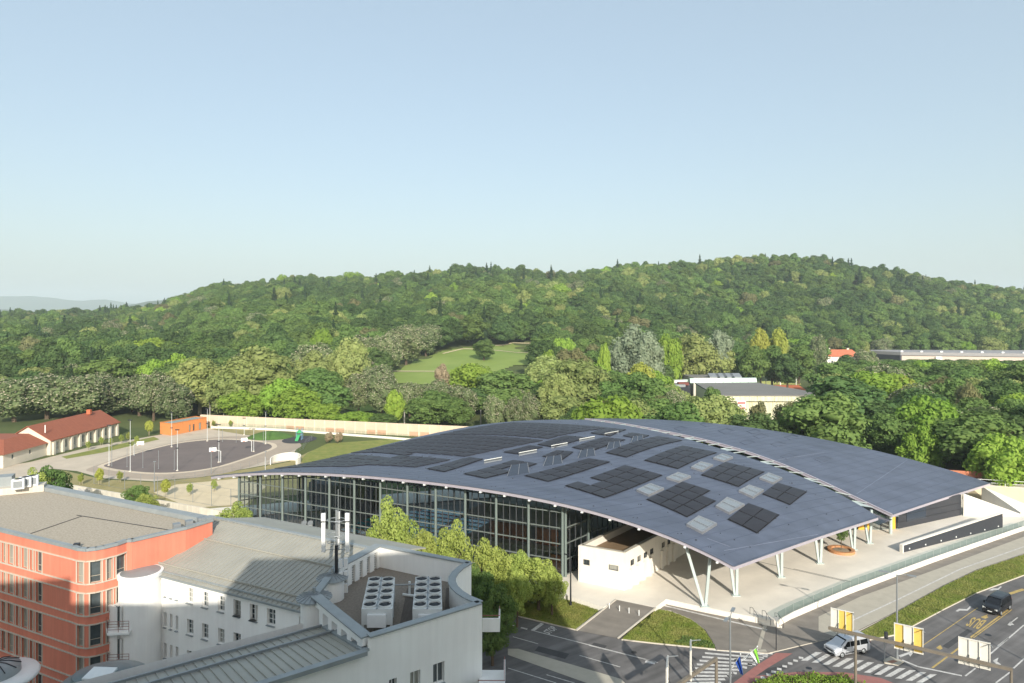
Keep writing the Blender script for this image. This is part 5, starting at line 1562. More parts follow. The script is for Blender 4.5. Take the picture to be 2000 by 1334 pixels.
# perimeter wall with a net fence behind it
pw = thing('perimeter_wall', 'pale concrete perimeter wall with faded graffiti behind the red building', 'wall', (-75, 140, 0))
PA, PB = Vector((-112, 157.5, 0)), Vector((-50, 127.4, 0))
for i in range(10):
    a, b = PA.lerp(PB, i / 10), PA.lerp(PB, (i + 1) / 10)
    MB().beam((a.x, a.y, 1.1), (b.x, b.y, 1.1), 0.3, 2.2).build('wall_segment', concrete, pw)
graf = mat('graffiti', lin(150, 152, 160), 0.8, col2=lin(206, 200, 190), scale=1.6, detail=6)
for t in (0.28, 0.31, 0.52):
    q = PA.lerp(PB, t)
    MB().beam((q.x, q.y - .17, 1.05), (q.x + 2.0, q.y - 1.14, 1.05), 0.02, 1.5).build('graffiti_patch', graf, pw)
fence = thing('net_fence', 'tall thin net fence posts beside the sand court', 'fence', (-72, 150, 0))
for i in range(10):
    q = Vector((-98, 160, 0)).lerp(Vector((-52, 136, 0)), i / 9)
    MB().tube([(q.x, q.y, 0), (q.x, q.y, 4.2)], 0.05, 6).build('post', metal_g, fence)
for z in (0.15, 4.1):
    MB().beam((-98, 160, z), (-52, 136, z), 0.03, 0.03).build('wire', metal_g, fence)
# low fence on the court path side
f2 = thing('mesh_fence', 'low grey mesh fence curving along the path below the court', 'fence', (*P(420, 905, 0).xy, 0))
fp = [P(x, y, 0) for x, y in ((300, 946), (400, 932), (470, 917), (520, 905), (560, 893), (592, 878), (598, 868), (612, 858))]
for a, b in zip(fp[:-1], fp[1:]):
    n = max(2, int((b - a).length / 2.2))
    for i in range(n):
        q = a.lerp(b, i / n)
        MB().tube([(q.x, q.y, 0), (q.x, q.y, 1.6)], 0.03, 5).build('post', metal_g, f2)
    for z in (0.2, 0.7, 1.2, 1.6):
        MB().beam((a.x, a.y, z), (b.x, b.y, z), 0.02, 0.025).build('wire', metal_g, f2)
# ventilation cylinders by the glass front
for k, (x, lab) in enumerate(((594, 'left'), (606, 'right'))):
    p = P(x, 1046, 0.1)
    t = thing('vent_cylinder', lab + ' one of two silver ventilation cylinders before the glass front', 'vent', p, 0, 'ventilation cylinders')
    mb = MB(); n = 16
    lo = [(0.48 * math.cos(2 * math.pi * i / n), 0.48 * math.sin(2 * math.pi * i / n)) for i in range(n)]
    mb.hexa([(a, b, 0) for a, b in lo], [(a, b, 2.3 + b * 0.6) for a, b in lo])
    mb.build('cylinder', metal_g, t, local=True)
    MB().lathe((0, 0, 0), [(0.55, 0), (0.55, .1), (0.48, .12)], 16).build('collar', metal_g, t, local=True)

# ------------------------------------------------------------------ buildings among the trees
ice = thing('grey_hall', 'old grey sheet-metal hall with pale stained walls among the trees', 'hall', (100, 262, 0))
grey_roof = mat('grey_roof', lin(120, 118, 114), 0.8, var=0.08, scale=0.15)
stain = mat('stained_wall', lin(200, 196, 150), 0.8, col2=lin(216, 214, 196), scale=0.5, detail=8, stretch=(4, 4, 0.3))
mint = mat('mint_metal', lin(186, 208, 196), 0.5, 0.1, var=0.06)
def cc(x, y): return (1280 + x / 5.5556, 640 + y / 5.5556)

zc = 9.5
hp = [P(*cc(655, 730), zc), P(*cc(1560, 732), zc), P(*cc(1835, 716), zc), P(*cc(1085, 592), zc), P(*cc(430, 598), zc)]
MB().prism([(p.x, p.y) for p in hp], zc - 0.5, zc).build('roof', grey_roof, ice)
ins_ = sum(hp, Vector()) / 5
wp = [ins_ + (p - ins_) * 0.985 for p in hp]
MB().prism([(p.x, p.y) for p in wp], 0, zc - 0.52).build('wall', stain, ice)
a, b = hp[0], hp[1]
for i in range(10):
    q, r2 = a.lerp(b, i / 10), a.lerp(b, (i + .97) / 10)
    MB().hexa([(q.x, q.y - .6, zc - 2.3), (r2.x, r2.y - .6, zc - 2.3), (r2.x, r2.y - .1, zc - 2.3), (q.x, q.y - .1, zc - 2.3)], [(q.x, q.y - .35, zc - .5), (r2.x, r2.y - .35, zc - .5), (r2.x, r2.y - .1, zc - .5), (q.x, q.y - .1, zc - .5)]).build('fascia_panel', stain, ice)
a, b = P(*cc(380, 600), zc), P(*cc(1105, 592), zc)
for i in range(8):
    q, r2 = a.lerp(b, i / 8), a.lerp(b, (i + .97) / 8)
    MB().hexa([(q.x, q.y, zc), (r2.x, r2.y, zc), (r2.x, r2.y + 3, zc), (q.x, q.y + 3, zc)], [(q.x, q.y + .8, zc + 1.9), (r2.x, r2.y + .8, zc + 1.9), (r2.x, r2.y + 2.4, zc + 1.9), (q.x, q.y + 2.4, zc + 1.9)]).build('roof_upstand', mint, ice)
banner = mat('banner_white', lin(232, 226, 222), 0.7)
a, b = P(*cc(935, 790), 6.2), P(*cc(1032, 795), 6.2)
yb = hp[0].y - 1.0
MB().box(((1448 - 1000) / FPX * yb, yb, 5.3), (3.4, 0.15, 4.2)).build('banner', banner, ice)
MB().box(((1448 - 1000) / FPX * yb, yb - .12, 6.6), (2.9, 0.06, 0.8)).box(((1448 - 1000) / FPX * yb, yb - .12, 4.6), (2.9, 0.06, 0.7)).build('banner_print', mat('banner_red', lin(206, 120, 116), 0.7), ice)
low = thing('flat_roofed_annexe', 'low flat-roofed annexe with white roof boxes left of the grey hall', 'annexe', (*P(*cc(220, 640), 6).xy, 0))
q0, q1 = P(*cc(80, 640), 6), P(*cc(380, 620), 6)
MB().prism([(q0.x, q0.y), (q1.x, q1.y), (q1.x + 3, q1.y + 30), (q0.x + 3, q0.y + 34)], 0, 6.0, 1, 0).build('body', [dark_clad, grey_roof], low)
for i, (x, y, w) in enumerate(((200, 575, 10), (300, 600, 5), (250, 625, 6), (330, 570, 5))):
    q = P(*cc(x, y), 7)
    MB().box((q.x, q.y, 6.7), (w, 3, 1.4)).build('roof_box', (metal_w, mat('box_red', lin(120, 70, 64), 0.8), metal_g, mint)[i], low)
rear = thing('rear_flat_building', 'low pale building with grey roof panels behind the grey hall', 'building', (*P(*cc(680, 540), 9).xy, 0))
q0, q1 = P(*cc(415, 545), 9), P(*cc(945, 545), 9)
MB().prism([(q0.x, q0.y), (q1.x, q1.y), (q1.x, q1.y + 20), (q0.x, q0.y + 20)], 0, 9.0, 1, 0).build('body', [concrete, grey_roof], rear)
for i in range(4):
    q = q0.lerp(q1, 0.45 + 0.15 * i)
    MB().hexa([(q.x - 2.5, q.y + 1, 9), (q.x + 2.5, q.y + 1, 9), (q.x + 2.5, q.y + 5, 9), (q.x - 2.5, q.y + 5, 9)], [(q.x - 2.5, q.y + 1, 9.4), (q.x + 2.5, q.y + 1, 9.4), (q.x + 2.5, q.y + 5, 11), (q.x - 2.5, q.y + 5, 11)]).build('roof_panel', metal_g, rear)
sheet('clay_court', [P(x, y, 0.02) for x, y in ((1505, 752), (1560, 752), (1575, 762), (1520, 764))], mat('clay', lin(196, 110, 74), 0.9), 0.02)
sheet('lawn', [P(x, y, 0.01) for x, y in ((1485, 744), (1560, 744), (1565, 751), (1490, 751))], mat('court_yellow', lin(196, 196, 110), 0.9), 0.01)
for x, lab in ((1496, 'left'), (1524, 'middle, thickest'), (1555, 'right')):
    q = P(x, 752, 0)
    t = thing('tennis_light', 'tall pale floodlight pole behind the grey hall, ' + lab, 'floodlight', q)
    MB().tube([(0, 0, 0), (0, 0, 9)], 0.2 if 'thick' not in lab else 0.35, 8).build('pole', metal_w, t, local=True)
    MB().box((0, 0, 9.1), (1.4, 0.4, 0.5)).build('lamp_head', metal_g, t, local=True)
Yv = 500.0
vil = thing('red_roofed_villa', 'white villa with an orange-red hipped roof at the foot of the wood', 'house', ((1642 - 1000) / FPX * Yv, Yv, 0))
MB().box((0, 6, 5.2), (25, 12, 10.4)).build('wall', white_wall, vil, local=True)
MB().hexa([(-14, -.8, 10.4), (14, -.8, 10.4), (14, 13, 10.4), (-14, 13, 10.4)], [(-9, 5.5, 15.2), (11, 5.5, 15.2), (11, 6.5, 15.2), (-9, 6.5, 15.2)]).build('roof', mat('tile_orange', lin(190, 108, 80), 0.8, var=0.1, scale=0.5), vil, local=True)
for x in (-6, 8): MB().box((x, 6, 15.4), (1.6, 1.2, 1.8)).build('chimney', plaster, vil, local=True)
for i in range(6): MB().box((-10.5 + 4.2 * i, -.05, 6.4), (1.2, 0.12, 2.0)).build('window', win_glass, vil, local=True)
Yg = 560.0
gx = lambda px: (px - 1000) / FPX * Yg
lh = thing('long_hall', 'very long grey exhibition hall with a flat roof at the foot of the wood', 'hall', (gx(1850), Yg, 0))
MB().prism([(gx(1760), Yg), (gx(2120), Yg - 40), (gx(2150), Yg + 30), (gx(1715), Yg + 40)], 0, 8.0, 0, 0).build('wall', mat('hall_wall', lin(206, 190, 178), 0.8, var=0.05), lh)
MB().prism([(gx(1758), Yg - .8), (gx(2122), Yg - 41), (gx(2152), Yg + 31), (gx(1712), Yg + 41)], 8.02, 10.6).build('roof', mat('hall_roof', lin(150, 148, 148), 0.7), lh)
MB().hexa([(gx(1758) - .3, Yg - .6, 1), (gx(1760), Yg - .9, 1), (gx(1715), Yg + 40, 1), (gx(1713) - .3, Yg + 40, 1)], [(gx(1758) - .3, Yg - .6, 8), (gx(1760), Yg - .9, 8), (gx(1715), Yg + 40, 8), (gx(1713) - .3, Yg + 40, 8)]).build('end_wall', dark_clad, lh)
for i in range(11):
    x = gx(1765) + i * 14
    MB().box((x, Yg - (x - gx(1760)) * 0.2645 + 4, 11.0), (2.0, 2.0, 1.2)).build('roof_cowl', metal_w, lh)
for px in (1825, 1990):
    x = gx(px); MB().box((x, Yg - (x - gx(1760)) * .2645 - .3, 5.4), (7, 0.2, 4)).build('sign_board', metal_w, lh)
# embankment, rail and ramp at the far right of the hall
emb = thing('railway_bridge', 'concrete railway underpass parapet with railing right of the hall', 'bridge', (112, 146, 0))
MB().hexa([(94, 146, 0), (150, 128, 0), (150, 130, 0), (95, 148, 0)], [(94, 146, 3.6), (150, 128, 3.6), (150, 130, 3.6), (95, 148, 3.6)]).build('parapet', concrete, emb)
MB().hexa([(94, 150, 0), (150, 133, 0), (150, 145, 0), (95, 160, 0)], [(94, 150, 3.9), (150, 133, 3.9), (150, 145, 3.9), (95, 160, 3.9)]).build('deck', mat('rail_bed', lin(112, 86, 74), 0.9, var=0.15), emb)
for i in range(14):
    q = Vector((95, 145.9, 3.6)).lerp(Vector((150, 128.2, 3.6)), i / 13)
    MB().beam(q, q + Vector((0, 0, 1.2)), 0.1, 0.1).build('railing_post', metal_w, emb)
for z in (4.1, 4.75): MB().beam((95, 145.9, z), (150, 128.2, z), 0.06, 0.08).build('railing_bar', metal_w, emb)
MB().hexa([(99, 141.5, 0), (150, 124, 0), (150, 127.5, 0), (97, 145, 0)], [(99, 141.5, 0.3), (150, 124, 0.3), (150, 127.5, 3.4), (97, 145, 3.4)]).build('sand_bank', sandm, emb)
MB().hexa([(98, 131.5, 0), (104, 129.5, 0), (106, 136, 0), (97, 141, 0)], [(98, 131.5, 1.4), (104, 129.5, 0.3), (106, 136, 0.3), (97, 141, 4.2)]).build('wing_slope', white_wall, emb)
for i in range(3):
    x0 = 96 + i * 4
    MB().box((x0 + 2, 150.5 - i * 1.2, 4.6), (4.2, 0.2, 1.3), -0.31).build('clay_panel', mat('clay_panel', lin(186, 120, 92), 0.8), emb)
# ------------------------------------------------------------------ plaza and street furniture
# glass balustrade along the plaza edge
glass_b = glass_mat('balustrade_glass', (0.72, 0.86, 0.85), base=0.10, thru=0.85)
bal = thing('glass_balustrade', 'pale glass balustrade on the white plaza wall along the pavement', 'balustrade', (64, 106, 0))
be = [P(1519, 1213, PZ), P(1550, 1196, PZ), P(*c5(340, 765), PZ), P(*c5(840, 582), PZ), P(*c5(1383, 395), PZ)]
for a, b in zip(be[:-1], be[1:]):
    n = max(2, int((b - a).length / 2.0))
    for i in range(n):
        q, r2 = a.lerp(b, (i + .02) / n), a.lerp(b, (i + .98) / n)
        MB().face([(q.x, q.y, PZ), (r2.x, r2.y, PZ), (r2.x, r2.y, PZ + 1.15), (q.x, q.y, PZ + 1.15)]).build('glass_panel', glass_b, bal)
    MB().beam((a.x, a.y, PZ + .05), (b.x, b.y, PZ + .05), 0.2, 0.16).build('base_rail', white_wall, bal)
# wedge-shaped ramp wall
wd = thing('ramp_wall', 'dark wedge-shaped ramp wall with white coping and small lights', 'wall', (76, 117, PZ))
wa, wb = P(1763, 1079.6, PZ), P(1958.5, 1030, PZ)
dn_ = (wb - wa).normalized(); nb = Vector((-dn_.y, dn_.x, 0)) * 0.45
MB().hexa([wa, wb, wb + nb, wa + nb], [wa + Vector((0, 0, 1.15)), wb + Vector((0, 0, 2.55)), wb + nb + Vector((0, 0, 2.55)), wa + nb + Vector((0, 0, 1.15))]).build('wall_body', dark_clad, wd)
MB().beam(wa + nb * .5 + Vector((0, 0, 1.22)), wb + nb * .5 + Vector((0, 0, 2.62)), 0.55, 0.14).build('coping', white_wall, wd)
MB().box((wa.x - .05, wa.y + .2, PZ + .62), (0.25, 0.55, 1.25), 0.48).build('end_block', white_wall, wd)
for i in range(7):
    q = wa.lerp(wb, 0.06 + i * 0.148)
    MB().box((q.x, q.y - .05, PZ + .42), (0.2, 0.1, 0.2), 0.48).build('wall_light', metal_w, wd)
for i in range(30):
    q = wa.lerp(wb, i / 29) - nb * 2.2
    MB().box((q.x, q.y, PZ + .005), (0.05, 1.4, 0.012), 0.48).build('paving_joint', kerb_m, wd) if i % 2 == 0 else None
# planter ring
pr = P(1643, 1077, PZ)
ring = thing('planter_ring', 'round timber bench ring around the young tree on the plaza', 'bench ring', pr)
MB().lathe((0, 0, 0), [(2.05, 0.0), (2.05, 0.42), (1.5, 0.42), (1.5, 0.0)], 40).build('bench', mat('bench_wood', lin(186, 136, 96), 0.7, var=0.15), ring, local=True)
MB().lathe((0, 0, 0), [(1.2, 0.0), (1.2, 0.25), (0.0, 0.3)], 24).build('planting', mat('bark_mulch', lin(150, 136, 116), 0.9), ring, local=True)
# bollards
for i, (x, y) in enumerate(((1190, 1189.5), (1210, 1194.5), (1228.5, 1198.7), (1248, 1203.2))):
    q = P(x, y, 0.5)
    t = thing('bollard', ('leftmost', 'second from the left', 'third from the left', 'rightmost')[i] + ' of four steel bollards on the asphalt path', 'bollard', q, 0, 'bollards on the path')
    MB().lathe((0, 0, 0), [(0.06, 0), (0.06, 0.75), (0.04, 0.78), (0, 0.78)], 12).build('post', metal_w, t, local=True)
    MB().lathe((0, 0, 0), [(0.12, 0), (0.12, 0.03), (0.06, 0.03)], 12).build('foot', metal_g, t, local=True)
# stair rails and steps at the plaza corner
st = thing('plaza_stairs', 'short flight of pale steps at the plaza corner by the crossing', 'stairs', P(1490, 1215, 0))
s0, s1 = P(1473, 1206, 0.5), P(1519, 1216, 0.5)
for k in range(4):
    off = Vector((0.25, -0.35, 0)) * (k * 0.9)
    a, b = s0 + off, s1 + off * 0.5
    MB().beam((a.x, a.y, PZ - .28 - .17 * k), (b.x, b.y, PZ - .28 - .17 * k), 0.5, 0.35).build('step', white_wall, st)
for x, y in ((1468, 1203), (1492, 1209), (1517, 1214)):
    q = P(x, y, PZ)
    t = thing('stair_rail', {1468: 'left', 1492: 'middle', 1517: 'right'}[x] + ' steel handrail on the plaza steps', 'handrail', q, 0, 'handrails on the plaza steps')
    MB().tube([(0, .6, 0), (0, .6, .85), (.2, .2, .95), (.5, -.9, .35), (.5, -.9, -.4)], 0.03, 6).build('rail', metal_d, t, local=True)
    MB().tube([(.25, -.15, .85), (.25, -.15, -.1)], 0.025, 6).build('post', metal_d, t, local=True)
# lamps
def lamp(loc, h, label, arms, m=metal_g, head=(0.9, 0.3, 0.12)):
    t = thing('street_lamp', label, 'street lamp', loc)
    MB().tube([(0, 0, 0), (0, 0, h * .5), (0, 0, h)], [0.13, 0.1, 0.07], 10).build('pole', m, t, local=True)
    MB().tube([(0, 0, 0), (0, 0, .5)], 0.17, 10).build('base', m, t, local=True)
    for ax, ay in arms:
        MB().tube([(0, 0, h - .1), (ax * .5, ay * .5, h + .12), (ax, ay, h + .15)], 0.04, 6).build('arm', m, t, local=True)
        MB().box((ax * 1.25, ay * 1.25, h + .14), head, math.atan2(ay, ax)).build('lamp_head', m, t, local=True)
    return t
b = P(1752, 1287, 0.1)
lamp(b, 9.6, 'tall silver double-headed street lamp beside the grass strip', ((-1.0, 0.5), (1.0, -.6)))
lamp(Vector((21.2, 66.3, 0)), 10.0, 'silver street lamp carrying three flags near the crossing', ((0.5, 0.9), (-.6, -.9)))
b = P(1114.6, 1183.5, 0.16)
lamp(b, 6.6, 'slim dark lamp post on the grass beside the white annex', ((-.5, 0.5),), metal_d, (0.5, 0.2, 0.1))
lamp(Vector((59.6, 71.2, 0.0)), 9.6, 'tall silver street lamp on the near side of the wide road', ((-1.0, 0.5), (1.0, -.6)))
sp = P(1516, 1269.5, 0.1)
sg = thing('sign_pole', 'dark pole with a small triangular sign at the plaza corner', 'sign', sp)
MB().tube([(0, 0, 0), (0, 0, 4.0)], 0.06, 8).build('pole', metal_d, sg, local=True)
MB().face([(-.35, -.08, 3.9), (.35, -.08, 3.9), (0, -.08, 3.2)]).face([(.35, -.04, 3.9), (-.35, -.04, 3.9), (0, -.04, 3.2)]).face([(-.35, -.08, 3.9), (-.35, -.04, 3.9), (.35, -.04, 3.9), (.35, -.08, 3.9)]).build('sign_plate', metal_g, sg, local=True)
# flags on the lamp
fl_y = 66.1
def flag(base, tip, drop, cols, label, w=0.9, horiz=False):
    """a limp flag hanging from a slanting staff"""
    b, t_ = Vector(base), Vector(tip)
    t = thing('flag', label, 'flag', b, 0, 'flags on the street lamp')
    MB().tube([(0, 0, 0), t_ - b], 0.03, 6).build('staff', metal_d if False else metal_w, t, local=True)
    MB().lathe(t_ - b, [(0.0, -.02), (0.07, 0.05), (0, .13)], 8).build('finial', metal_w, t, local=True)
    nx, nz = 8, 10
    d = (b - t_).normalized()
    for ci, c in enumerate(cols):
        mb = MB(); g = {}
        u0, u1 = ci / len(cols), (ci + 1) / len(cols)
        for i in range(nx + 1):
            for j in range(nz + 1):
                u, v = u0 + (u1 - u0) * i / nx, j / nz
                sq = 1 - 0.45 * v
                p = t_ + d * (0.1 + w * u * sq) + Vector((0.3 * v, 0.10 * math.sin(u * 11 + v * 2), -drop * v * (0.75 + .25 * (1 - u)) + 0))
                g[i, j] = p - b
        for i in range(nx):
            for j in range(nz):
                mb.face([g[i, j], g[i + 1, j], g[i + 1, j + 1], g[i, j + 1]])
        mb.build('cloth', c, t, local=True, smooth=True)
fr = mat('flag_red', lin(205, 40, 50), 0.8, var=0.05); fb = mat('flag_blue', lin(40, 78, 160), 0.8, var=0.05); fw_ = mat('flag_white', lin(236, 236, 232), 0.8, var=0.03); fg = mat('flag_green', lin(130, 200, 70), 0.8, var=0.05)
zf = 39 - (1305 - 620) * fl_y / FPX
flag((21.25, fl_y, zf), (23.0, 64.0, 8.1), 1.5, [fg, fw_], 'green and white flag, highest of the three on the street lamp', 1.1)
flag((21.25, fl_y, zf), (23.4, 65.2, 7.2), 1.3, [fr, fw_, fb], 'red and white flag, middle of the three on the street lamp', 0.7)
flag((21.25, fl_y, zf), (21.7, 64.8, 7.0), 1.9, [fb], 'dark blue flag, lowest of the three on the street lamp', 1.3)
# sign gantries
rust = mat('gantry_brown', lin(124, 116, 104), 0.6, 0.2, var=0.12)
board_y = mat('board_yellow', lin(222, 188, 96), 0.6, var=0.08); board_w = mat('board_back', lin(214, 212, 204), 0.6, var=0.05)
def signboard(t, c, w, h, rz, m, mats2=None):
    """back of a large direction sign: panels, frame, stays"""
    ca, sa = math.cos(rz), math.sin(rz)
    L = lambda x, y, z: (c[0] + x * ca - y * sa, c[1] + x * sa + y * ca, c[2] + z)
    par = t
    n = 3
    for i in range(n):
        x = (i - (n - 1) / 2) * w / n
        mm = m[i % len(m)]
        MB().box(L(x, 0, 0), (w / n * .94, 0.06, h), rz).build('sign_panel', mm, par)
    for x in (-w / 2, -w / 6, w / 6, w / 2):
        MB().box(L(x, -.09, 0), (0.08, 0.1, h + .25), rz).build('sign_frame', board_w, par)
    for z in (-h / 2 - .06, h / 2 + .06):
        MB().box(L(0, -.09, z), (w + .1, 0.12, 0.1), rz).build('sign_frame', board_w, par)
    for x in (-w / 6, w / 6):
        MB().beam(L(x, -.12, -h * .1), L(x, -.65, -h / 2 - .1), 0.05, 0.05).build('stay', metal_d, par)
    MB().beam(L(w / 2, -.1, h / 2), L(w / 2 + .2, -1.0, h / 2 + .1), 0.06, 0.06).build('lamp_arm', metal_g, par)
    MB().beam(L(-w / 2, -.1, h / 2 + .1), L(w / 2, -.1, h / 2 + .1), 0.05, 0.05).build('cable_rail', metal_g, par)
gb0, gb1 = P(1618, 1226, 5.9), P(1978, 1308, 5.9)
gan = thing('sign_gantry', 'brown road gantry with the backs of three large signs over the wide road', 'gantry', (gb0.x + 2, gb0.y - 1, 0))
MB().beam(gb0, gb1, 0.26, 0.28).build('beam', rust, gan)
for px in (1671, 1975):
    t = (px - 1618) / 360
    q = gb0.lerp(gb1, t)
    q = Vector(((px - 1000) / FPX * q.y, q.y, q.z))
    MB().tube([(q.x, q.y, 0), (q.x, q.y, 5.75)], [0.16, 0.12], 10).build('post', rust, gan)
grz = math.atan2(gb1.y - gb0.y, gb1.x - gb0.x)
for px, row, w, h, ms in ((1645, 1216, 2.1, 2.3, [board_w, board_y, board_y]), (1775, 1249, 2.5, 2.4, [board_y, board_w, board_y]), (1903, 1278, 2.5, 2.4, [board_w])):
    t = (px - 1618) / 360
    q = gb0.lerp(gb1, t)
    z = CAM_H - (row - HROW) * q.y / FPX
    q = Vector(((px - 1000) / FPX * (q.y + .3), q.y + .32, z))
    signboard(gan, q, w, h, grz, ms)
g0, g1 = P(1399, 1286, 5.9), P(1322, 1339, 5.9)
gan2 = thing('sign_gantry', 'brown gantry arm with the white backs of two signs near the zebra crossing', 'gantry', (g0.x, g0.y, 0))
MB().beam(g0, g1, 0.28, 0.3).build('beam', rust, gan2)
MB().tube([(g0.x, g0.y, 0), (g0.x, g0.y, 5.9)], [0.2, 0.14], 10).build('post', rust, gan2)
for px, row in ((1352, 1291), (1306, 1326)):
    q = P(px, row + 23, 5.9)
    signboard(gan2, Vector((q.x - .1, q.y + .4, 6.9)), 2.2, 2.6, math.atan2(g0.y - g1.y, g0.x - g1.x) + .55, [board_w])
# traffic light on the island
ti = P(*b8(1093, 440), 0.14)
tl = thing('traffic_light', 'small dark traffic light on the traffic island', 'traffic light', ti)
MB().tube([(0, 0, 0), (0, 0, 2.9)], 0.07, 8).build('pole', metal_g, tl, local=True)
MB().box((0.1, -.1, 2.95), (0.3, 0.28, 0.85)).build('housing', metal_d, tl, local=True)
for k in range(3): MB().lathe((0.1, 0.06, 2.68 + k * .27), [(0.09, -.02), (0.09, .02), (0, .03)], 10).build('lens', metal_d, tl, local=True)
gi = P(*b8(1145, 437), 0.15)
MB().poly([P(*b8(1108, 440), .146), P(*b8(1150, 428), .146), P(*b8(1178, 440), .146), P(*b8(1140, 452), .146)]).build('tactile_slab', mat('tactile_brown', lin(150, 112, 92), 0.8), tl)
# ------------------------------------------------------------------ vans
rubber = mat('rubber', lin(34, 34, 36), 0.8); van_glass = mat('van_glass', lin(20, 23, 26), 0.12, 0.0, var=0.1, spec=0.18)
def van(loc, rz, paint, label, trim):
    t = thing('van', label, 'van', loc, rz, None)
    secs = [(2.52, .38, .62, .95, .78, .70), (2.46, .30, .70, 1.02, .92, .80), (2.2, .26, .80, 1.12, .97, .86), (1.72, .25, .90, 1.22, .98, .88), (1.55, .25, .95, 1.34, .98, .86),
            (0.72, .25, 1.05, 1.90, .98, .80), (0.2, .25, 1.08, 1.97, .98, .81), (-1.2, .25, 1.08, 1.98, .98, .81), (-2.2, .25, 1.08, 1.95, .97, .80), (-2.45, .28, 1.06, 1.86, .95, .77), (-2.52, .36, 1.0, 1.6, .92, .80)]
    mb = MB(); rings = []
    for x, zb, zm, zt, wb, wt in secs:
        h = [(-wb * .9, zb), (wb * .9, zb), (wb, zb + .15), (wb, zm), (wt + (wb - wt) * .12, zt - .12), (wt * .82, zt), (-wt * .82, zt), (-wt - (wb - wt) * .12, zt - .12), (-wb, zm), (-wb, zb + .15)]
        n0 = len(mb.v)
        mb.v += [(x, y, z) for y, z in h]
        rings.append(list(range(n0, n0 + len(h))))
    for a, b in zip(rings[:-1], rings[1:]):
        for i in range(10):
            j = (i + 1) % 10
            mb.f.append((a[i], b[i], b[j], a[j])); mb.m.append(0)
    mb.f.append(tuple(rings[0])); mb.m.append(0); mb.f.append(tuple(reversed(rings[-1]))); mb.m.append(0)
    body = mb.build('body', paint, t, local=True, smooth=False)
    def side(x, z, s):      # a point just outside the side of the upper body
        xs = [q[0] for q in secs][::-1]
        g = lambda k: float(np.interp(x, xs, [q[k] for q in secs][::-1]))
        zm, zt, wb, wt = g(2), g(3), g(4), g(5)
        wtop = wt + (wb - wt) * .12
        f = min(max((z - zm) / (zt - .12 - zm), 0), 1)
        return (x, s * (wb + (wtop - wb) * f + 0.012), z)
    for s in (-1, 1):
        for x0, x1, xt0, xt1 in ((1.30, .42, .72, .40), (.34, -1.0, .34, -1.0), (-1.08, -2.2, -1.08, -2.1)):
            q = [side(x0, 1.14, s), side(x1, 1.14, s), side(xt1, 1.68, s), side(xt0, 1.68, s)]
            MB().face(q if s < 0 else q[::-1]).build('side_window', van_glass, t, local=True)
        for x in (1.58, -1.50):
            w = MB().tube([(x, s * .99, .34), (x, s * .74, .34)], 0.35, 20).build('wheel', rubber, t, local=True)
            MB().lathe((0, 0, 0), [(0.22, 0), (0.18, .03), (0, .035)], 16).build('rim', metal_g, w, local=True)
            r = [o for o in w.children][0]; r.rotation_euler = (math.radians(90) * (1 if s < 0 else -1), 0, 0); r.location = (x, s * .995, .34)
        MB().box((1.22, s * 1.08, 1.18), (0.18, 0.2, 0.26)).build('mirror', trim, t, local=True)
        MB().box((2.38, s * .66, .84), (0.28, 0.34, 0.18)).build('headlight', metal_w, t, local=True)
        MB().box((-2.50, s * .82, 1.1), (0.08, 0.14, 0.5)).build('tail_light', mat('tail_red', lin(160, 30, 30), 0.4), t, local=True)
        MB().box((0.0, s * .985, .5), (2.3, 0.03, 0.12)).build('side_trim', trim, t, local=True)
    MB().face([(1.53, -.80, 1.345), (1.53, .80, 1.345), (.76, .74, 1.875), (.76, -.74, 1.875)]).build('windscreen', van_glass, t, local=True)
    MB().face([(-2.515, .72, 1.15), (-2.515, -.72, 1.15), (-2.475, -.68, 1.72), (-2.475, .68, 1.72)]).build('rear_window', van_glass, t, local=True)
    MB().box((2.50, 0, .72), (0.06, 1.05, 0.16)).build('grille', trim, t, local=True)
    MB().box((2.50, 0, .42), (0.10, 1.6, 0.14)).build('bumper', trim, t, local=True)
    MB().box((2.555, 0, .52), (0.02, 0.5, 0.11)).build('number_plate', metal_w, t, local=True)
    return t
a, b = P(1640, 1284, 0), P(1681, 1273, 0)
d = Vector((-0.95, -0.31, 0)).normalized()
van((39.0, 79.5, 0.012), math.atan2(d.y, d.x), mat('paint_silver', lin(192, 196, 202), 0.28, 0.35, var=0.03), 'silver passenger van turning over the zebra crossing', mat('trim_dark', lin(40, 42, 46), 0.5))
d2 = Vector((-0.80, -0.60, 0))
van((64.6, 90.9, 0.012), math.atan2(d2.y, d2.x), mat('paint_black', lin(20, 21, 25), 0.2, 0.0, var=0.03, spec=0.7), 'black passenger van driving on the bus lane', MATS['trim_dark'])
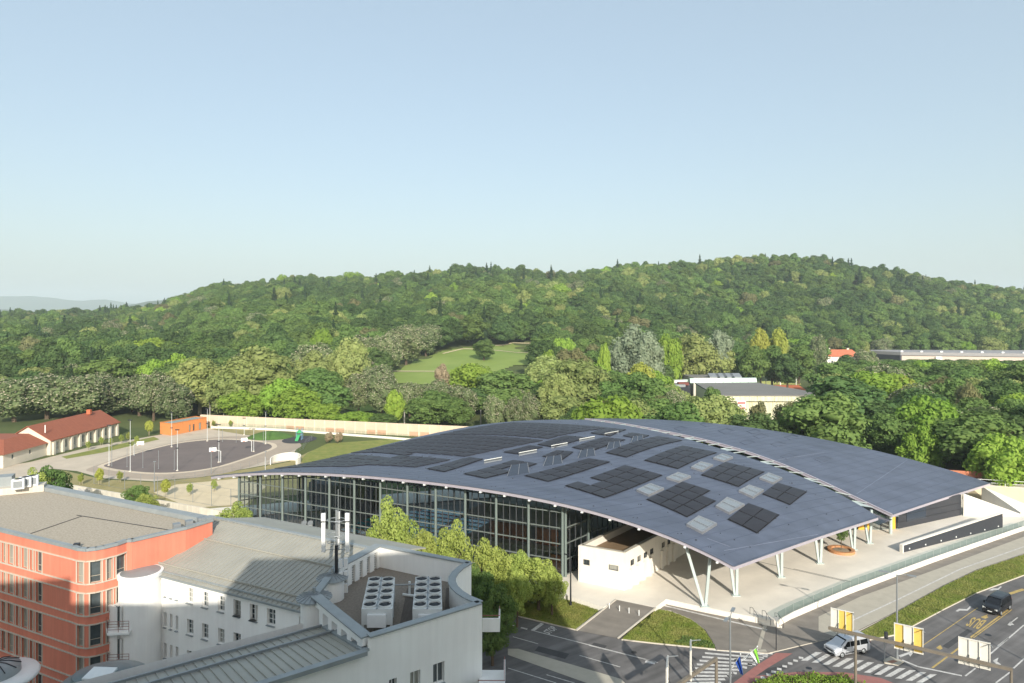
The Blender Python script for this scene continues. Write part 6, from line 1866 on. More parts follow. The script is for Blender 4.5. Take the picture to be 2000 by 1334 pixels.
# overhead wires across the wide road
# ------------------------------------------------------------------ trees
bark = mat('bark', lin(92, 78, 64), 0.9, var=0.2, scale=2, bump=0.4, bscale=8)
bark_pale = mat('bark_pale', lin(176, 166, 140), 0.9, var=0.15, scale=2)
LEAF = {
    'dark': leaf_mat('leaf_dark', (0.069, 0.125, 0.046), (0.127, 0.196, 0.069), hue=0.010, val=0.2),
    'mid': leaf_mat('leaf_mid', (0.108, 0.185, 0.055), (0.187, 0.274, 0.084), hue=0.012, val=0.2),
    'bright': leaf_mat('leaf_bright', (0.185, 0.306, 0.049), (0.308, 0.435, 0.080), hue=0.012, val=0.18),
    'olive': leaf_mat('leaf_olive', (0.216, 0.274, 0.088), (0.362, 0.406, 0.155), hue=0.010, val=0.18),
    'chestnut': leaf_mat('leaf_chestnut', (0.138, 0.190, 0.085), (0.218, 0.259, 0.124), hue=0.01, val=0.15),
    'conifer': leaf_mat('leaf_conifer', (0.044, 0.086, 0.044), (0.083, 0.137, 0.063), hue=0.010, val=0.22),
    'copper': leaf_mat('leaf_copper', (0.084, 0.062, 0.049), (0.146, 0.102, 0.076), hue=0.01, val=0.2),
    'silver': leaf_mat('leaf_silver', (0.201, 0.259, 0.165), (0.363, 0.418, 0.287), hue=0.01, val=0.12),
    'yellow': leaf_mat('leaf_yellow', (0.330, 0.375, 0.070), (0.450, 0.480, 0.120), hue=0.008, val=0.1),
    'brown': leaf_mat('leaf_brown', (0.154, 0.167, 0.078), (0.254, 0.248, 0.118), hue=0.01, val=0.15),
    'lime': leaf_mat('leaf_lime', (0.255, 0.325, 0.076), (0.442, 0.505, 0.141), hue=0.010, val=0.12),
    'copper2': leaf_mat('leaf_reddish', (0.308, 0.248, 0.159), (0.508, 0.431, 0.284), hue=0.01, val=0.15),
}
blossom = leaf_mat('blossom', (0.40, 0.36, 0.26), (0.52, 0.47, 0.36), trans=0.15, hue=0.01, val=0.15)
ICO = None
def ico(n=1):
    bm = bmesh.new(); bmesh.ops.create_icosphere(bm, subdivisions=n, radius=1.0)
    v = np.array([q.co[:] for q in bm.verts]); f = np.array([[q.index for q in p.verts] for p in bm.faces]); bm.free()
    return v, f
ICOV, ICOF = ico(2)
def np_mesh(name, v, quads, tris, mats, mi_q, mi_t):
    """mesh from numpy arrays of quads and triangles"""
    me = bpy.data.meshes.new(name)
    nq, nt_ = len(quads), len(tris)
    me.vertices.add(len(v)); me.vertices.foreach_set('co', np.asarray(v, np.float32).ravel())
    loops = np.concatenate([np.asarray(quads, np.int32).ravel(), np.asarray(tris, np.int32).ravel()]) if nt_ else np.asarray(quads, np.int32).ravel()
    me.loops.add(len(loops)); me.loops.foreach_set('vertex_index', loops)
    me.polygons.add(nq + nt_)
    starts = np.concatenate([np.arange(nq) * 4, nq * 4 + np.arange(nt_) * 3])
    me.polygons.foreach_set('loop_start', starts.astype(np.int32))
    mi = np.concatenate([mi_q, mi_t]).astype(np.int32)
    me.polygons.foreach_set('material_index', mi)
    for m in mats: me.materials.append(m)
    me.update(); me.validate()
    return me
def leaf_quads(rg, P0, N, size):
    """small faces at P0 facing about N"""
    n = N / (np.linalg.norm(N, axis=1, keepdims=True) + 1e-9)
    r = rg.normal(size=n.shape)
    a = np.cross(n, r); a /= (np.linalg.norm(a, axis=1, keepdims=True) + 1e-9)
    b = np.cross(n, a)
    s = size[:, None]
    k = rg.uniform(0.55, 1.0, (len(P0), 1))
    v = np.stack([P0 - a * s - b * s * k * .3, P0 + b * s * k * -0.9, P0 + a * s + b * s * k * .3, P0 + b * s * k], 1).reshape(-1, 3)
    q = np.arange(len(P0) * 4).reshape(-1, 4)
    return v, q
def crown_mesh(name, seed, kind, H=14.0, W=10.0, base=0.22, lobes=14, leaves=2600, leaf=0.42, shape='round', flowers=0.0, core=0.68, open_=False):
    """foliage of one tree: leaf-sized faces on uneven lobes round hidden inner masses"""
    rg = np.random.default_rng(seed)
    z0 = H * base; hc = H - z0
    C, R = [], []
    for i in range(lobes):
        # spread the lobes evenly over the crown, golden-angle fashion, then jitter
        zf = 1 - 2 * (i + 0.5) / lobes
        an = i * 2.39996 + rg.normal(0, .35)
        zf = np.clip(zf + rg.normal(0, .12), -.95, .97)
        rr_ = math.sqrt(1 - zf * zf)
        t = rg.uniform(0.62, 0.88) if not open_ else rg.uniform(0.42, 0.98)
        zz = zf * t * 0.5 + 0.5
        wid = {'round': 1.0, 'tall': 0.95, 'cone': 1.15 - 0.75 * zz, 'broad': 1.0, 'oak': 1.05}[shape]
        C.append([math.cos(an) * rr_ * t * W / 2 * wid, math.sin(an) * rr_ * t * W / 2 * wid, z0 + hc * (0.08 + 0.84 * zz)])
        q = rg.uniform(0.115, 0.215) * W * (1.0 + 6.0 / lobes) * (1.0 if not open_ else 0.62)
        R.append([q, q * rg.uniform(.85, 1.1), q * rg.uniform(0.65, 0.95) * (1.25 if shape == 'tall' else 1.0)])
    C.append([0, 0, z0 + hc * .5]); R.append([W * .34, W * .34, hc * .38] if not open_ else [W * .16, W * .16, hc * .25])
    C, R = np.array(C), np.array(R)
    C[:, 2] = np.minimum(C[:, 2], H - R[:, 2] * 0.95)
    w = (R[:, 0] * R[:, 2]); w /= w.sum()
    li = rg.choice(len(C), leaves, p=w)
    d = rg.normal(size=(leaves, 3)); d[:, 2] += 0.25; d /= np.linalg.norm(d, axis=1, keepdims=True)
    rad = 1.0 - np.abs(rg.normal(0, 0.13, leaves)) + rg.uniform(-.02, .09, leaves)
    Q = C[li] + d * R[li] * rad[:, None]
    # drop what lies deep inside other lobes
    inside = np.zeros(leaves)
    for c, r in zip(C, R):
        inside = np.maximum(inside, 1.0 - np.sqrt((((Q - c) / r) ** 2).sum(1)))
    keep = inside < 0.30
    Q, d, li = Q[keep], d[keep], li[keep]
    N = d + rg.normal(0, 0.55, d.shape) + np.array([0, 0, 0.25])
    v, q = leaf_quads(rg, Q, N, leaf * rg.uniform(0.6, 1.3, len(Q)))
    mi = np.zeros(len(q))
    V, Qd = [v], [q]
    if flowers > 0:
        m = (rg.random(len(Q)) < flowers) & (d[:, 2] > -0.25)
        F = Q[m] + d[m] * leaf * 0.7
        fv, fq = leaf_quads(rg, F, d[m] + rg.normal(0, .5, F.shape), leaf * rg.uniform(.3, .6, len(F)))
        V.append(fv); Qd.append(fq + len(v)); mi = np.concatenate([mi, np.ones(len(fq))])
    nv = sum(len(x) for x in V)
    tris = []
    for c, r in zip(C, R):
        jit = 1 + rg.normal(0, 0.06, (len(ICOV), 1))
        V.append(c + ICOV * r * core * jit); tris.append(ICOF + nv); nv += len(ICOV)
    tris = np.concatenate(tris)
    return np_mesh(name, np.concatenate(V), np.concatenate(Qd), tris, [LEAF[kind], blossom], mi, np.zeros(len(tris)))
def spruce_mesh(name, seed, kind='conifer', H=18.0, W=6.0, leaves=1800, leaf=0.5):
    rg = np.random.default_rng(seed)
    t = rg.random(leaves) ** 0.8
    tier = np.round(t * 16) / 16 + rg.normal(0, 0.012, leaves)
    tier = np.clip(tier, 0, 0.99)
    R = W / 2 * (1 - tier) ** 0.85 * (0.8 + .35 * np.sin(tier * 40 + seed)) + 0.15
    a = rg.uniform(0, 2 * math.pi, leaves)
    a = np.where(rg.random(leaves) < .7, np.round(a * 7 / (2 * math.pi)) * 2 * math.pi / 7 + tier * 9 + rg.normal(0, .22, leaves), a)
    f = rg.uniform(0.35, 1.0, leaves) ** 0.6
    Q = np.stack([np.cos(a) * R * f, np.sin(a) * R * f, H * 0.08 + H * 0.92 * tier - R * f * 0.28], 1)
    N = np.stack([np.cos(a) * .6, np.sin(a) * .6, np.full(leaves, 1.0)], 1) + rg.normal(0, .35, (leaves, 3))
    v, q = leaf_quads(rg, Q, N, leaf * rg.uniform(.6, 1.2, leaves) * (0.6 + .5 * (1 - tier)))
    k = 12
    ang = np.linspace(0, 2 * math.pi, k + 1)[:-1]
    ring = np.stack([np.cos(ang) * W * .30, np.sin(ang) * W * .30, np.full(k, H * .12)], 1)
    V = np.concatenate([v, ring, [[0, 0, H * .9]]])
    tris = np.array([[len(v) + i, len(v) + (i + 1) % k, len(v) + k] for i in range(k)])
    return np_mesh(name, V, q, tris, [LEAF[kind]], np.zeros(len(q)), np.zeros(len(tris)))
def trunk_mesh(name, H, r, m, seed=0, up=0.75):
    rr = random.Random(seed)
    mb = MB()
    pts = [Vector((0, 0, -.3)), Vector((rr.uniform(-.1, .1), rr.uniform(-.1, .1), H * .25)), Vector((rr.uniform(-.3, .3), rr.uniform(-.3, .3), H * .5)), Vector((rr.uniform(-.3, .3), rr.uniform(-.3, .3), H * up))]
    mb.tube(pts, [r * 1.25, r, r * .7, r * .2], 7)
    for k in range(5):
        a = rr.uniform(0, 6.28); z = H * rr.uniform(.25, .5); l = H * rr.uniform(.18, .3)
        b = Vector((0, 0, z)).lerp(pts[2], 0)
        mb.tube([b, b + Vector((math.cos(a) * l * .6, math.sin(a) * l * .6, l * .5)), b + Vector((math.cos(a) * l, math.sin(a) * l, l))], [r * .45, r * .3, r * .08], 5)
    me = mb.mesh(name); me.materials.append(m)
    return me
# a set of tree models: kind -> list of (crown mesh, trunk mesh, height, width)
MODELS = {}
def model(key, kind, n, H, W, trunk_m=bark, **kw):
    out = []
    for i in range(n):
        seed = sum(ord(ch) for ch in key) * 7 + i * 13
        if kind == 'spruce': me = spruce_mesh('crown', seed, H=H, W=W, **kw)
        else: me = crown_mesh('crown', seed, kind, H=H, W=W, **kw)
        out.append((me, trunk_mesh('trunk', H, 0.018 * H + .08, trunk_m, seed), H, W))
    MODELS[key] = out
model('dark', 'dark', 3, 21, 13, leaves=5200, leaf=.46, lobes=30, base=.10)
model('mid', 'mid', 3, 21, 13, leaves=5200, leaf=.46, lobes=28, base=.10)
model('bright', 'bright', 3, 13, 12, leaves=5200, leaf=.40, lobes=30, base=.08)
model('olive', 'olive', 3, 20, 15, leaves=6500, leaf=.44, lobes=38, base=.10, trunk_m=bark_pale)
model('chestnut', 'chestnut', 3, 15, 10.5, leaves=5000, leaf=.38, lobes=26, base=.08, flowers=.55, shape='tall')
model('conifer', 'spruce', 3, 25, 8.5, leaves=2600, leaf=.55)
model('copper', 'copper', 1, 16, 12, leaves=3600, leaf=.44, lobes=24)
model('silver', 'silver', 2, 22, 15, leaves=6500, leaf=.44, lobes=36, base=.10, shape='tall')
model('yellow', 'yellow', 2, 15, 11, leaves=4200, leaf=.40, lobes=26)
model('brown', 'brown', 2, 17, 12, leaves=5200, leaf=.38, lobes=28, base=.10)
model('reddish', 'copper2', 1, 13, 7, leaves=3000, leaf=.4, lobes=18, shape='tall', base=.08)
model('lime', 'lime', 4, 11, 9, leaves=12000, leaf=.15, lobes=60, base=.16, core=.30, open_=True)
model('darkfine', 'mid', 2, 11, 9, leaves=12000, leaf=.16, lobes=54, base=.14, core=.35, open_=True)
NB = [0]
def tree(key, X, Y, top_z=None, width=None, label=None, group=None, v=None, name=None, height=None):
    vs = MODELS[key]
    NB[0] += 1
    k = (NB[0] * 7 + int(abs(X) * 3)) % len(vs) if v is None else v
    me, tr, H, W = vs[k]
    zb = tz(X, Y)
    h = (top_z - zb) if top_z is not None else (height or H)
    sz = h / H
    sx = (width / W) if width else sz
    t = thing(name or {'conifer': 'spruce_tree', 'chestnut': 'chestnut_tree', 'silver': 'poplar_tree', 'olive': 'plane_tree', 'copper': 'copper_beech'}.get(key, 'broadleaf_tree'), label, 'tree', (X, Y, zb), (NB[0] * 2.399) % 6.283, group)
    a = link('trunk', tr, t, True); a.scale = (sx, sx, sz)
    b = link('crown', me, t, True); b.scale = (sx, sx, sz)
    return t
PLACED = []
def place(px, row, Y, wpx, key, label, group=None, v=None):
    """a tree whose crown tops out at picture point (px, row), standing at depth Y, wpx picture pixels wide"""
    if Y < 0: Y = hit(px, -Y).y                 # a negative depth is the picture row of the trunk's foot
    q = PY(px, row, Y)
    t = tree(key, q.x, Y, q.z, wpx * Y / FPX, label, group, v)
    PLACED.append((q.x, Y, wpx * Y / FPX / 2))
    return t
# ---- street trees by the glass front
for px, row, Y, w, key, lab in (
    (765, 966, 93, 95, 'lime', 'tallest sunlit street tree in front of the pool windows'),
    (824, 1018, 91, 72, 'lime', 'sunlit street tree just right of the tallest one'),
    (884, 1010, 92, 84, 'lime', 'rounded sunlit street tree in the middle of the row before the glass front'),
    (956, 1046, 89, 92, 'lime', 'broad sunlit street tree third from the white annex'),
    (1052, 1084, 90.5, 100, 'lime', 'sunlit street tree nearest to the white annex'),
    (738, 1032, 95, 40, 'lime', 'small leafy sapling left of the tallest street tree'),
    (1006, 1066, 92.5, 72, 'lime', 'sunlit street tree second from the white annex'),
    (1078, 1104, 89, 60, 'lime', 'small sunlit street tree close to the corner of the glass front'),
    (938, 1092, 82, 90, 'darkfine', 'shaded green tree just behind the curved parapet'),
    (972, 1128, 80, 76, 'darkfine', 'half-shaded green tree on the verge beside the white building'),
    (962, 1186, 76.5, 88, 'darkfine', 'dark green tree in full shade beside the white balconies'),
    (1010, 1110, 86, 60, 'lime', 'low sunlit tree in front of the row of street trees'),
    (455, 976, 112, 74, 'lime', 'pale flowering bushy tree left of the glass front'),
    (478, 985, 110, 45, 'lime', 'small yellow-green tree at the left corner of the glass front'),
    (545, 1020, 108, 46, 'lime', 'small yellow-green shrub below the left glass bays'),
    (92, 900, 128, 88, 'darkfine', 'dense green tree behind the gravel roof'),
    (60, 912, 124, 70, 'lime', 'lighter green tree beside the dense one behind the gravel roof'),
    (268, 938, 134, 50, 'darkfine', 'round green bush-like tree behind the perimeter wall'),
    (285, 957, 128, 46, 'lime', 'flowering shrub in front of the perimeter wall'),
    (20, 925, 122, 60, 'lime', 'pale flowering shrub at the left picture edge')):
    place(px, row, Y, w, key, lab, 'street trees')
q = P(1648, 1073, PZ)
pt = thing('young_tree', 'young green tree in the round bench on the plaza', 'tree', (pr.x, pr.y, PZ))
c_ = link('crown', MODELS['darkfine'][0][0], pt, True); c_.scale = (.22, .22, .28); c_.location = (0, 0, 1.2)
MB().tube([(0, 0, 0), (0, 0, 3.0)], 0.06, 8).build('trunk', bark, pt, local=True)
rt = tree('darkfine', 80.0, 73.0, 11.0, 7.5, 'leafy roadside tree at the right edge, its shadow lying across the lanes', name='roadside_tree')
# saplings in the grounds
for i, (x, yb) in enumerate(((527, 655), (650, 655), (780, 640), (1075, 735), (1235, 725), (1395, 700), (890, 395), (720, 410), (660, 400), (790, 385), (835, 370), (575, 430), (1390, 285), (1500, 285), (970, 335))):
    b = P(*c6(x, yb), 0)
    yl = i in (1, 3, 14)
    t = thing('sapling', 'thin young tree with stakes on the dry lawn' if not yl else ('yellow-leaved sapling on the dry lawn before the court', 'yellow-leaved sapling by the net fence', 'bushy yellow sapling by the orange pavilion')[(1, 3, 14).index(i)], 'sapling', b, i * 1.3, 'staked saplings')
    me, tr, H, W = MODELS['yellow' if yl else 'lime'][i % 2]
    c_ = link('crown', me, t, True); s_ = (0.26 if i < 14 else 0.34); c_.scale = (s_ * .62, s_ * .62, s_)
    r_ = link('trunk', tr, t, True); r_.scale = (s_ * .3, s_ * .3, s_)
    MB().tube([(.3, 0, 0), (.3, 0, 1.8)], 0.035, 5).tube([(-.3, 0, 0), (-.3, 0, 1.8)], 0.035, 5).build('stakes', bark_pale, t, local=True)
for i, x in enumerate((1620, 1660, 1745, 1780)):
    b = P(380 + x / 6.25, 780 + (540 - (i % 2) * 15) / 6.25, 0)
    t = thing('sapling', 'reddish young tree with orange stakes by the glass screen', 'sapling', b, i, 'reddish saplings by the glass screen')
    me, tr, H, W = MODELS['reddish'][0]
    c_ = link('crown', me, t, True); c_.scale = (.22, .22, .26)
    r_ = link('trunk', tr, t, True); r_.scale = (.1, .1, .26)

# ---- trees one can pick out in the park and on the slope
for px, row, Y, w, key, lab in (
    (300, 722, 258, 66, 'chestnut', 'tall blossoming chestnut left of the orange pavilion, the left one of a pair'),
    (345, 742, 252, 64, 'chestnut', 'blossoming chestnut behind the orange pavilion, the right one of a pair'),
    (152, 728, 262, 105, 'chestnut', 'broad blossoming chestnut behind the red-roofed house'),
    (92, 726, 262, 105, 'chestnut', 'blossoming chestnut in the group above the red-roofed house'),
    (28, 736, 255, 100, 'chestnut', 'blossoming chestnut at the left picture edge'),
    (195, 775, 268, 60, 'chestnut', 'shaded chestnut at the right end of the group behind the house'),
    (265, 740, 300, 60, 'bright', 'bright green tree between the two chestnut groups'),
    (390, 690, 275, 105, 'olive', 'large olive-green plane tree behind the orange pavilion'),
    (505, 672, 272, 130, 'olive', 'largest olive-green plane tree above the noise wall'),
    (445, 715, 262, 80, 'olive', 'olive-green plane tree between the two largest ones'),
    (470, 762, 252, 72, 'bright', 'bright green tree at the left end of the noise wall'),
    (300, 655, 420, 85, 'bright', 'bright green tree high on the left slope'),
    (580, 755, 252, 95, 'bright', 'broad bright green tree above the noise wall'),
    (632, 786, 246, 56, 'bright', 'low bright green bush-like tree above the noise wall'),
    (690, 803, 244, 70, 'bright', 'low bright yellow-green tree in front of the small lawn'),
    (748, 806, 240, 54, 'mid', 'low green tree at the right of the small lawn'),
    (685, 655, 320, 72, 'olive', 'tall olive tree with visible limbs at the left of the meadow'),
    (612, 682, 310, 75, 'olive', 'olive-green tree left of the tall one with visible limbs'),
    (610, 665, 350, 80, 'chestnut', 'blossoming chestnut behind the olive trees left of the meadow'),
    (712, 650, -748, 66, 'chestnut', 'blossoming chestnut at the lower end of the meadow row'),
    (752, 647, -733, 62, 'chestnut', 'second blossoming chestnut in the row along the meadow'),
    (793, 633, -714, 66, 'chestnut', 'third blossoming chestnut in the row along the meadow'),
    (832, 632, -697, 58, 'chestnut', 'uppermost blossoming chestnut in the row along the meadow'),
    (700, 722, 275, 56, 'chestnut', 'rounded chestnut above the small lawn, left'),
    (745, 728, 272, 60, 'chestnut', 'rounded chestnut above the small lawn, right'),
    (800, 742, 262, 52, 'chestnut', 'blossoming chestnut left of the bushy green trees'),
    (850, 740, 262, 56, 'chestnut', 'blossoming chestnut below the meadow'),
    (905, 750, 255, 58, 'chestnut', 'pale blossoming chestnut behind the hall roof'),
    (864, 708, 300, 30, 'reddish', 'narrow pinkish tree at the foot of the meadow'),
    (770, 760, 245, 36, 'bright', 'narrow bright green tree at the right of the small lawn'),
    (835, 770, 238, 80, 'mid', 'bushy green tree in front of the blossoming chestnuts'),
    (890, 775, 236, 60, 'mid', 'bushy green tree nearest to the hall roof'),
    (945, 660, -705, 42, 'mid', 'lone green tree standing on the meadow'),
    (920, 705, 300, 85, 'bright', 'bright green tree at the lower edge of the meadow'),
    (985, 718, 285, 100, 'mid', 'broad green tree below the meadow'),
    (968, 770, 225, 42, 'chestnut', 'slim chestnut behind the roof crest, left'),
    (1006, 774, 222, 38, 'chestnut', 'slim chestnut behind the roof crest, second'),
    (1040, 768, 224, 44, 'chestnut', 'slim chestnut behind the roof crest, third'),
    (1062, 655, 380, 60, 'dark', 'dark green tree at the right edge of the meadow'),
    (1100, 655, 400, 40, 'bright', 'yellow-green tree right of the meadow'),
    (1120, 676, 330, 70, 'brown', 'brownish tree behind the tall olive tree'),
    (1130, 690, 250, 130, 'olive', 'tallest olive-green tree behind the roof crest'),
    (1090, 720, 240, 70, 'olive', 'olive-green tree left of the tallest one'),
    (1120, 790, 210, 46, 'dark', 'dark green bush-like tree right behind the roof crest'),
    (1240, 630, 330, 90, 'silver', 'silvery poplar towering above the park'),
    (1265, 650, 322, 60, 'silver', 'silvery poplar, the lower right one of two'),
    (1180, 668, 320, 24, 'bright', 'small bright yellow-green tree left of the silvery poplar'),
    (1248, 708, 262, 62, 'yellow', 'golden-topped tree below the silvery poplar'),
    (1235, 722, 246, 95, 'mid', 'green tree beneath the golden-topped one'),
    (1195, 740, 240, 70, 'mid', 'green tree right of the tallest olive tree'),
    (1305, 650, 350, 50, 'bright', 'bright green tree between poplar and plane tree'),
    (1350, 648, 376, 92, 'olive', 'large olive plane tree above the flat-roofed annexe'),
    (1400, 668, 382, 70, 'olive', 'olive plane tree behind the grey hall'),
    (1405, 640, 380, 50, 'silver', 'grey-green tree far behind the grey hall'),
    (1486, 640, 400, 34, 'yellow', 'pale yellow tree on the slope, left of two'),
    (1518, 640, 402, 34, 'yellow', 'pale yellow tree on the slope, right of two'),
    (1470, 672, 372, 52, 'mid', 'green tree in front of the left pale yellow one'),
    (1508, 668, 376, 50, 'mid', 'green tree in front of the right pale yellow one'),
    (1538, 688, 366, 52, 'dark', 'dark green tree behind the tennis courts'),
    (1428, 692, 388, 50, 'mid', 'green tree directly behind the mint-coloured roof edge'),
    (1452, 700, 392, 60, 'mid', 'green tree right behind the grey hall'),
    (1560, 670, 400, 60, 'mid', 'green tree left of the red-roofed villa'),
    (1596, 650, 460, 32, 'chestnut', 'narrow blossoming chestnut left of the villa'),
    (1690, 680, 420, 50, 'chestnut', 'chestnut in front of the villa and the long hall'),
    (1650, 690, 410, 46, 'dark', 'dark tree in front of the villa'),
    (1190, 780, 212, 70, 'brown', 'brownish tree directly behind the roof crest'),
    (1225, 795, 206, 50, 'mid', 'greyish green tree behind the gap between the roofs'),
    (1285, 770, 216, 60, 'brown', 'brown-green tree left of the pale hall walls'),
    (1320, 760, 225, 46, 'chestnut', 'chestnut left of the grey hall'),
    (1372, 775, 205, 50, 'mid', 'green tree in front of the grey hall, left'),
    (1395, 752, 240, 44, 'mid', 'green tree at the left end of the grey hall'),
    (1420, 772, 195, 48, 'mid', 'round green tree in front of the pale hall wall'),
    (1482, 780, 195, 38, 'brown', 'slim brownish tree in front of the pale hall wall'),
    (1542, 782, 190, 70, 'brown', 'broad reddish-brown tree before the right end of the grey hall'),
    (1590, 790, 186, 50, 'mid', 'green tree right of the reddish-brown one'),
    (1525, 815, 180, 60, 'mid', 'low green tree close behind the right roof wing'),
    (1625, 705, 300, 80, 'mid', 'rounded green tree right of the grey hall'),
    (1700, 722, 250, 120, 'bright', 'huge bright green tree right of the grey hall'),
    (1765, 735, 247, 60, 'yellow', 'golden yellow side of the huge tree right of the grey hall'),
    (1735, 722, 252, 100, 'bright', 'bright green crown between the huge tree and its golden side'),
    (1645, 800, 182, 66, 'mid', 'green tree behind the right roof wing'),
    (1735, 800, 178, 90, 'mid', 'weeping grey-green tree behind the right roof wing'),
    (1800, 830, 165, 75, 'bright', 'light green tree behind the right end of the roof'),
    (1910, 800, 160, 150, 'mid', 'great leafy tree at the right behind the hall'),
    (1960, 845, 148, 110, 'bright', 'large light green tree at the right picture edge'),
    (1870, 735, 230, 85, 'mid', 'green tree above the great leafy one'),
    (1890, 745, 215, 50, 'brown', 'brownish slender tree among the green ones at the right'),
    (1955, 730, 240, 80, 'dark', 'dark tree at the right edge below the long hall'),
    (1820, 725, 260, 80, 'mid', 'green tree below the long hall'),
    (1985, 770, 190, 80, 'mid', 'leafy tree at the far right edge'),
    (1900, 708, 330, 80, 'mid', 'spreading green tree hiding the long hall'),
    (1940, 700, 335, 70, 'bright', 'light green tree hiding the right part of the long hall')):
    place(px, row, Y, w, key, lab)

# ---- the rest of the park and the wooded hill
meadow_px = [(748, 742), (770, 728), (820, 702), (860, 688), (930, 679), (1000, 672), (1060, 672), (1064, 712), (1000, 716), (940, 738), (860, 752), (790, 752)]
meadow = [hit(x, y) for x, y in meadow_px]
lawn2 = [hit(x, y) for x, y in ((660, 797), (690, 787), (760, 786), (770, 800), (700, 806))]
def inside(poly, x, y):
    c = False; j = len(poly) - 1
    for i in range(len(poly)):
        a, b = poly[i], poly[j]
        if (a.y > y) != (b.y > y) and x < (b.x - a.x) * (y - a.y) / (b.y - a.y) + a.x: c = not c
        j = i
    return c
def drape(name, pts, m, lift, n=40):
    """a sheet that follows the land"""
    xs = [p.x for p in pts]; ys = [p.y for p in pts]
    mb = MB(); sx, sy = (max(xs) - min(xs)) / n, (max(ys) - min(ys)) / n
    for i in range(n):
        for j in range(n):
            x, y = min(xs) + i * sx, min(ys) + j * sy
            if inside(pts, x + sx / 2, y + sy / 2):
                mb.face([(X_, Y_, tz(X_, Y_) + lift) for X_, Y_ in ((x, y), (x + sx, y), (x + sx, y + sy), (x, y + sy))])
    o = mb.build(name, m, smooth=True); o['kind'] = 'structure'
    return o
drape('meadow', meadow, meadow_m, 0.35)
drape('meadow', lawn2, meadow_m, 0.35)
pathm = mat('gravel_path', lin(206, 194, 160), 0.9)
for pl_ in ([(760, 727), (800, 727), (850, 727)], [(865, 692), (905, 683), (960, 685), (1010, 690), (1060, 691)], [(960, 676), (1000, 671), (1040, 672)]):
    pts = [hit(x, y) for x, y in pl_]
    mb = MB()
    for a, b in zip(pts[:-1], pts[1:]):
        for k in range(6):
            q, r2 = a.lerp(b, k / 6), a.lerp(b, (k + 1) / 6)
            d = (r2 - q).normalized(); n = Vector((-d.y, d.x, 0)) * 1.3
            mb.face([Vector((p.x, p.y, tz(p.x, p.y) + .6)) for p in (q - n, r2 - n, r2 + n, q + n)])
    mb.build('footpath', pathm)['kind'] = 'structure'
LIMIT = [(-200, 560), (640, 560), (741, 640), (742, 752), (1066, 752), (1068, 600), (1290, 600), (1295, 752), (1600, 752), (1605, 700), (2000, 700), (2300, 640)]
rg = np.random.default_rng(11)
cells = {}
pts = []
def free(x, y, r):
    i, j = int(x // 12), int(y // 12)
    for a in range(i - 1, i + 2):
        for b in range(j - 1, j + 2):
            for (u, w, q) in cells.get((a, b), ()):
                if (u - x) ** 2 + (w - y) ** 2 < (0.5 * (r + q)) ** 2: return False
    return True
def put(x, y, r): cells.setdefault((int(x // 12), int(y // 12)), []).append((x, y, r))
for (x, y, r) in PLACED: put(x, y, max(3.5, min(r * 1.5, 11)))
wallside = lambda x, y: y > 246 + (-112 - x) * (246 - 211.5) / 126 + 9
bld = [[Vector((p.x, p.y, 0)) for p in hp], [Vector((gx(1700), Yg - 10, 0)), Vector((gx(2160), Yg - 50, 0)), Vector((gx(2180), Yg + 40, 0)), Vector((gx(1690), Yg + 50, 0))]]
def allowed(x, y):
    if y < 168: return False
    px = 1000 + FPX * x / y
    if px < 1150 and not wallside(x, y): return False
    if px < 420 and y < 250: return x < -150 and y > 185
    if px >= 1150 and y < 150 + (x - 16) * -.33 + 24: return False
    if inside(meadow, x, y) or inside(lawn2, x, y): return False
    if px > 1295 and px < 1640 and y < 460 and y > 185: return False
    if 1590 < px < 1690 and 380 < y < 520: return False
    for b in bld:
        if inside(b, x, y): return False
    return True
N = 60000
Y_ = np.sqrt(rg.uniform(168 ** 2, 1080 ** 2, N)); A_ = rg.uniform(-0.86, 0.86, N)
order = np.argsort(Y_)
KN = [('dark', .44), ('mid', .38), ('bright', .012), ('olive', .065), ('chestnut', .012), ('conifer', .085), ('copper', .008), ('brown', .015)]
KN_NEAR = [('dark', .20), ('mid', .42), ('bright', .12), ('olive', .16), ('chestnut', .07), ('conifer', .02), ('brown', .02)]
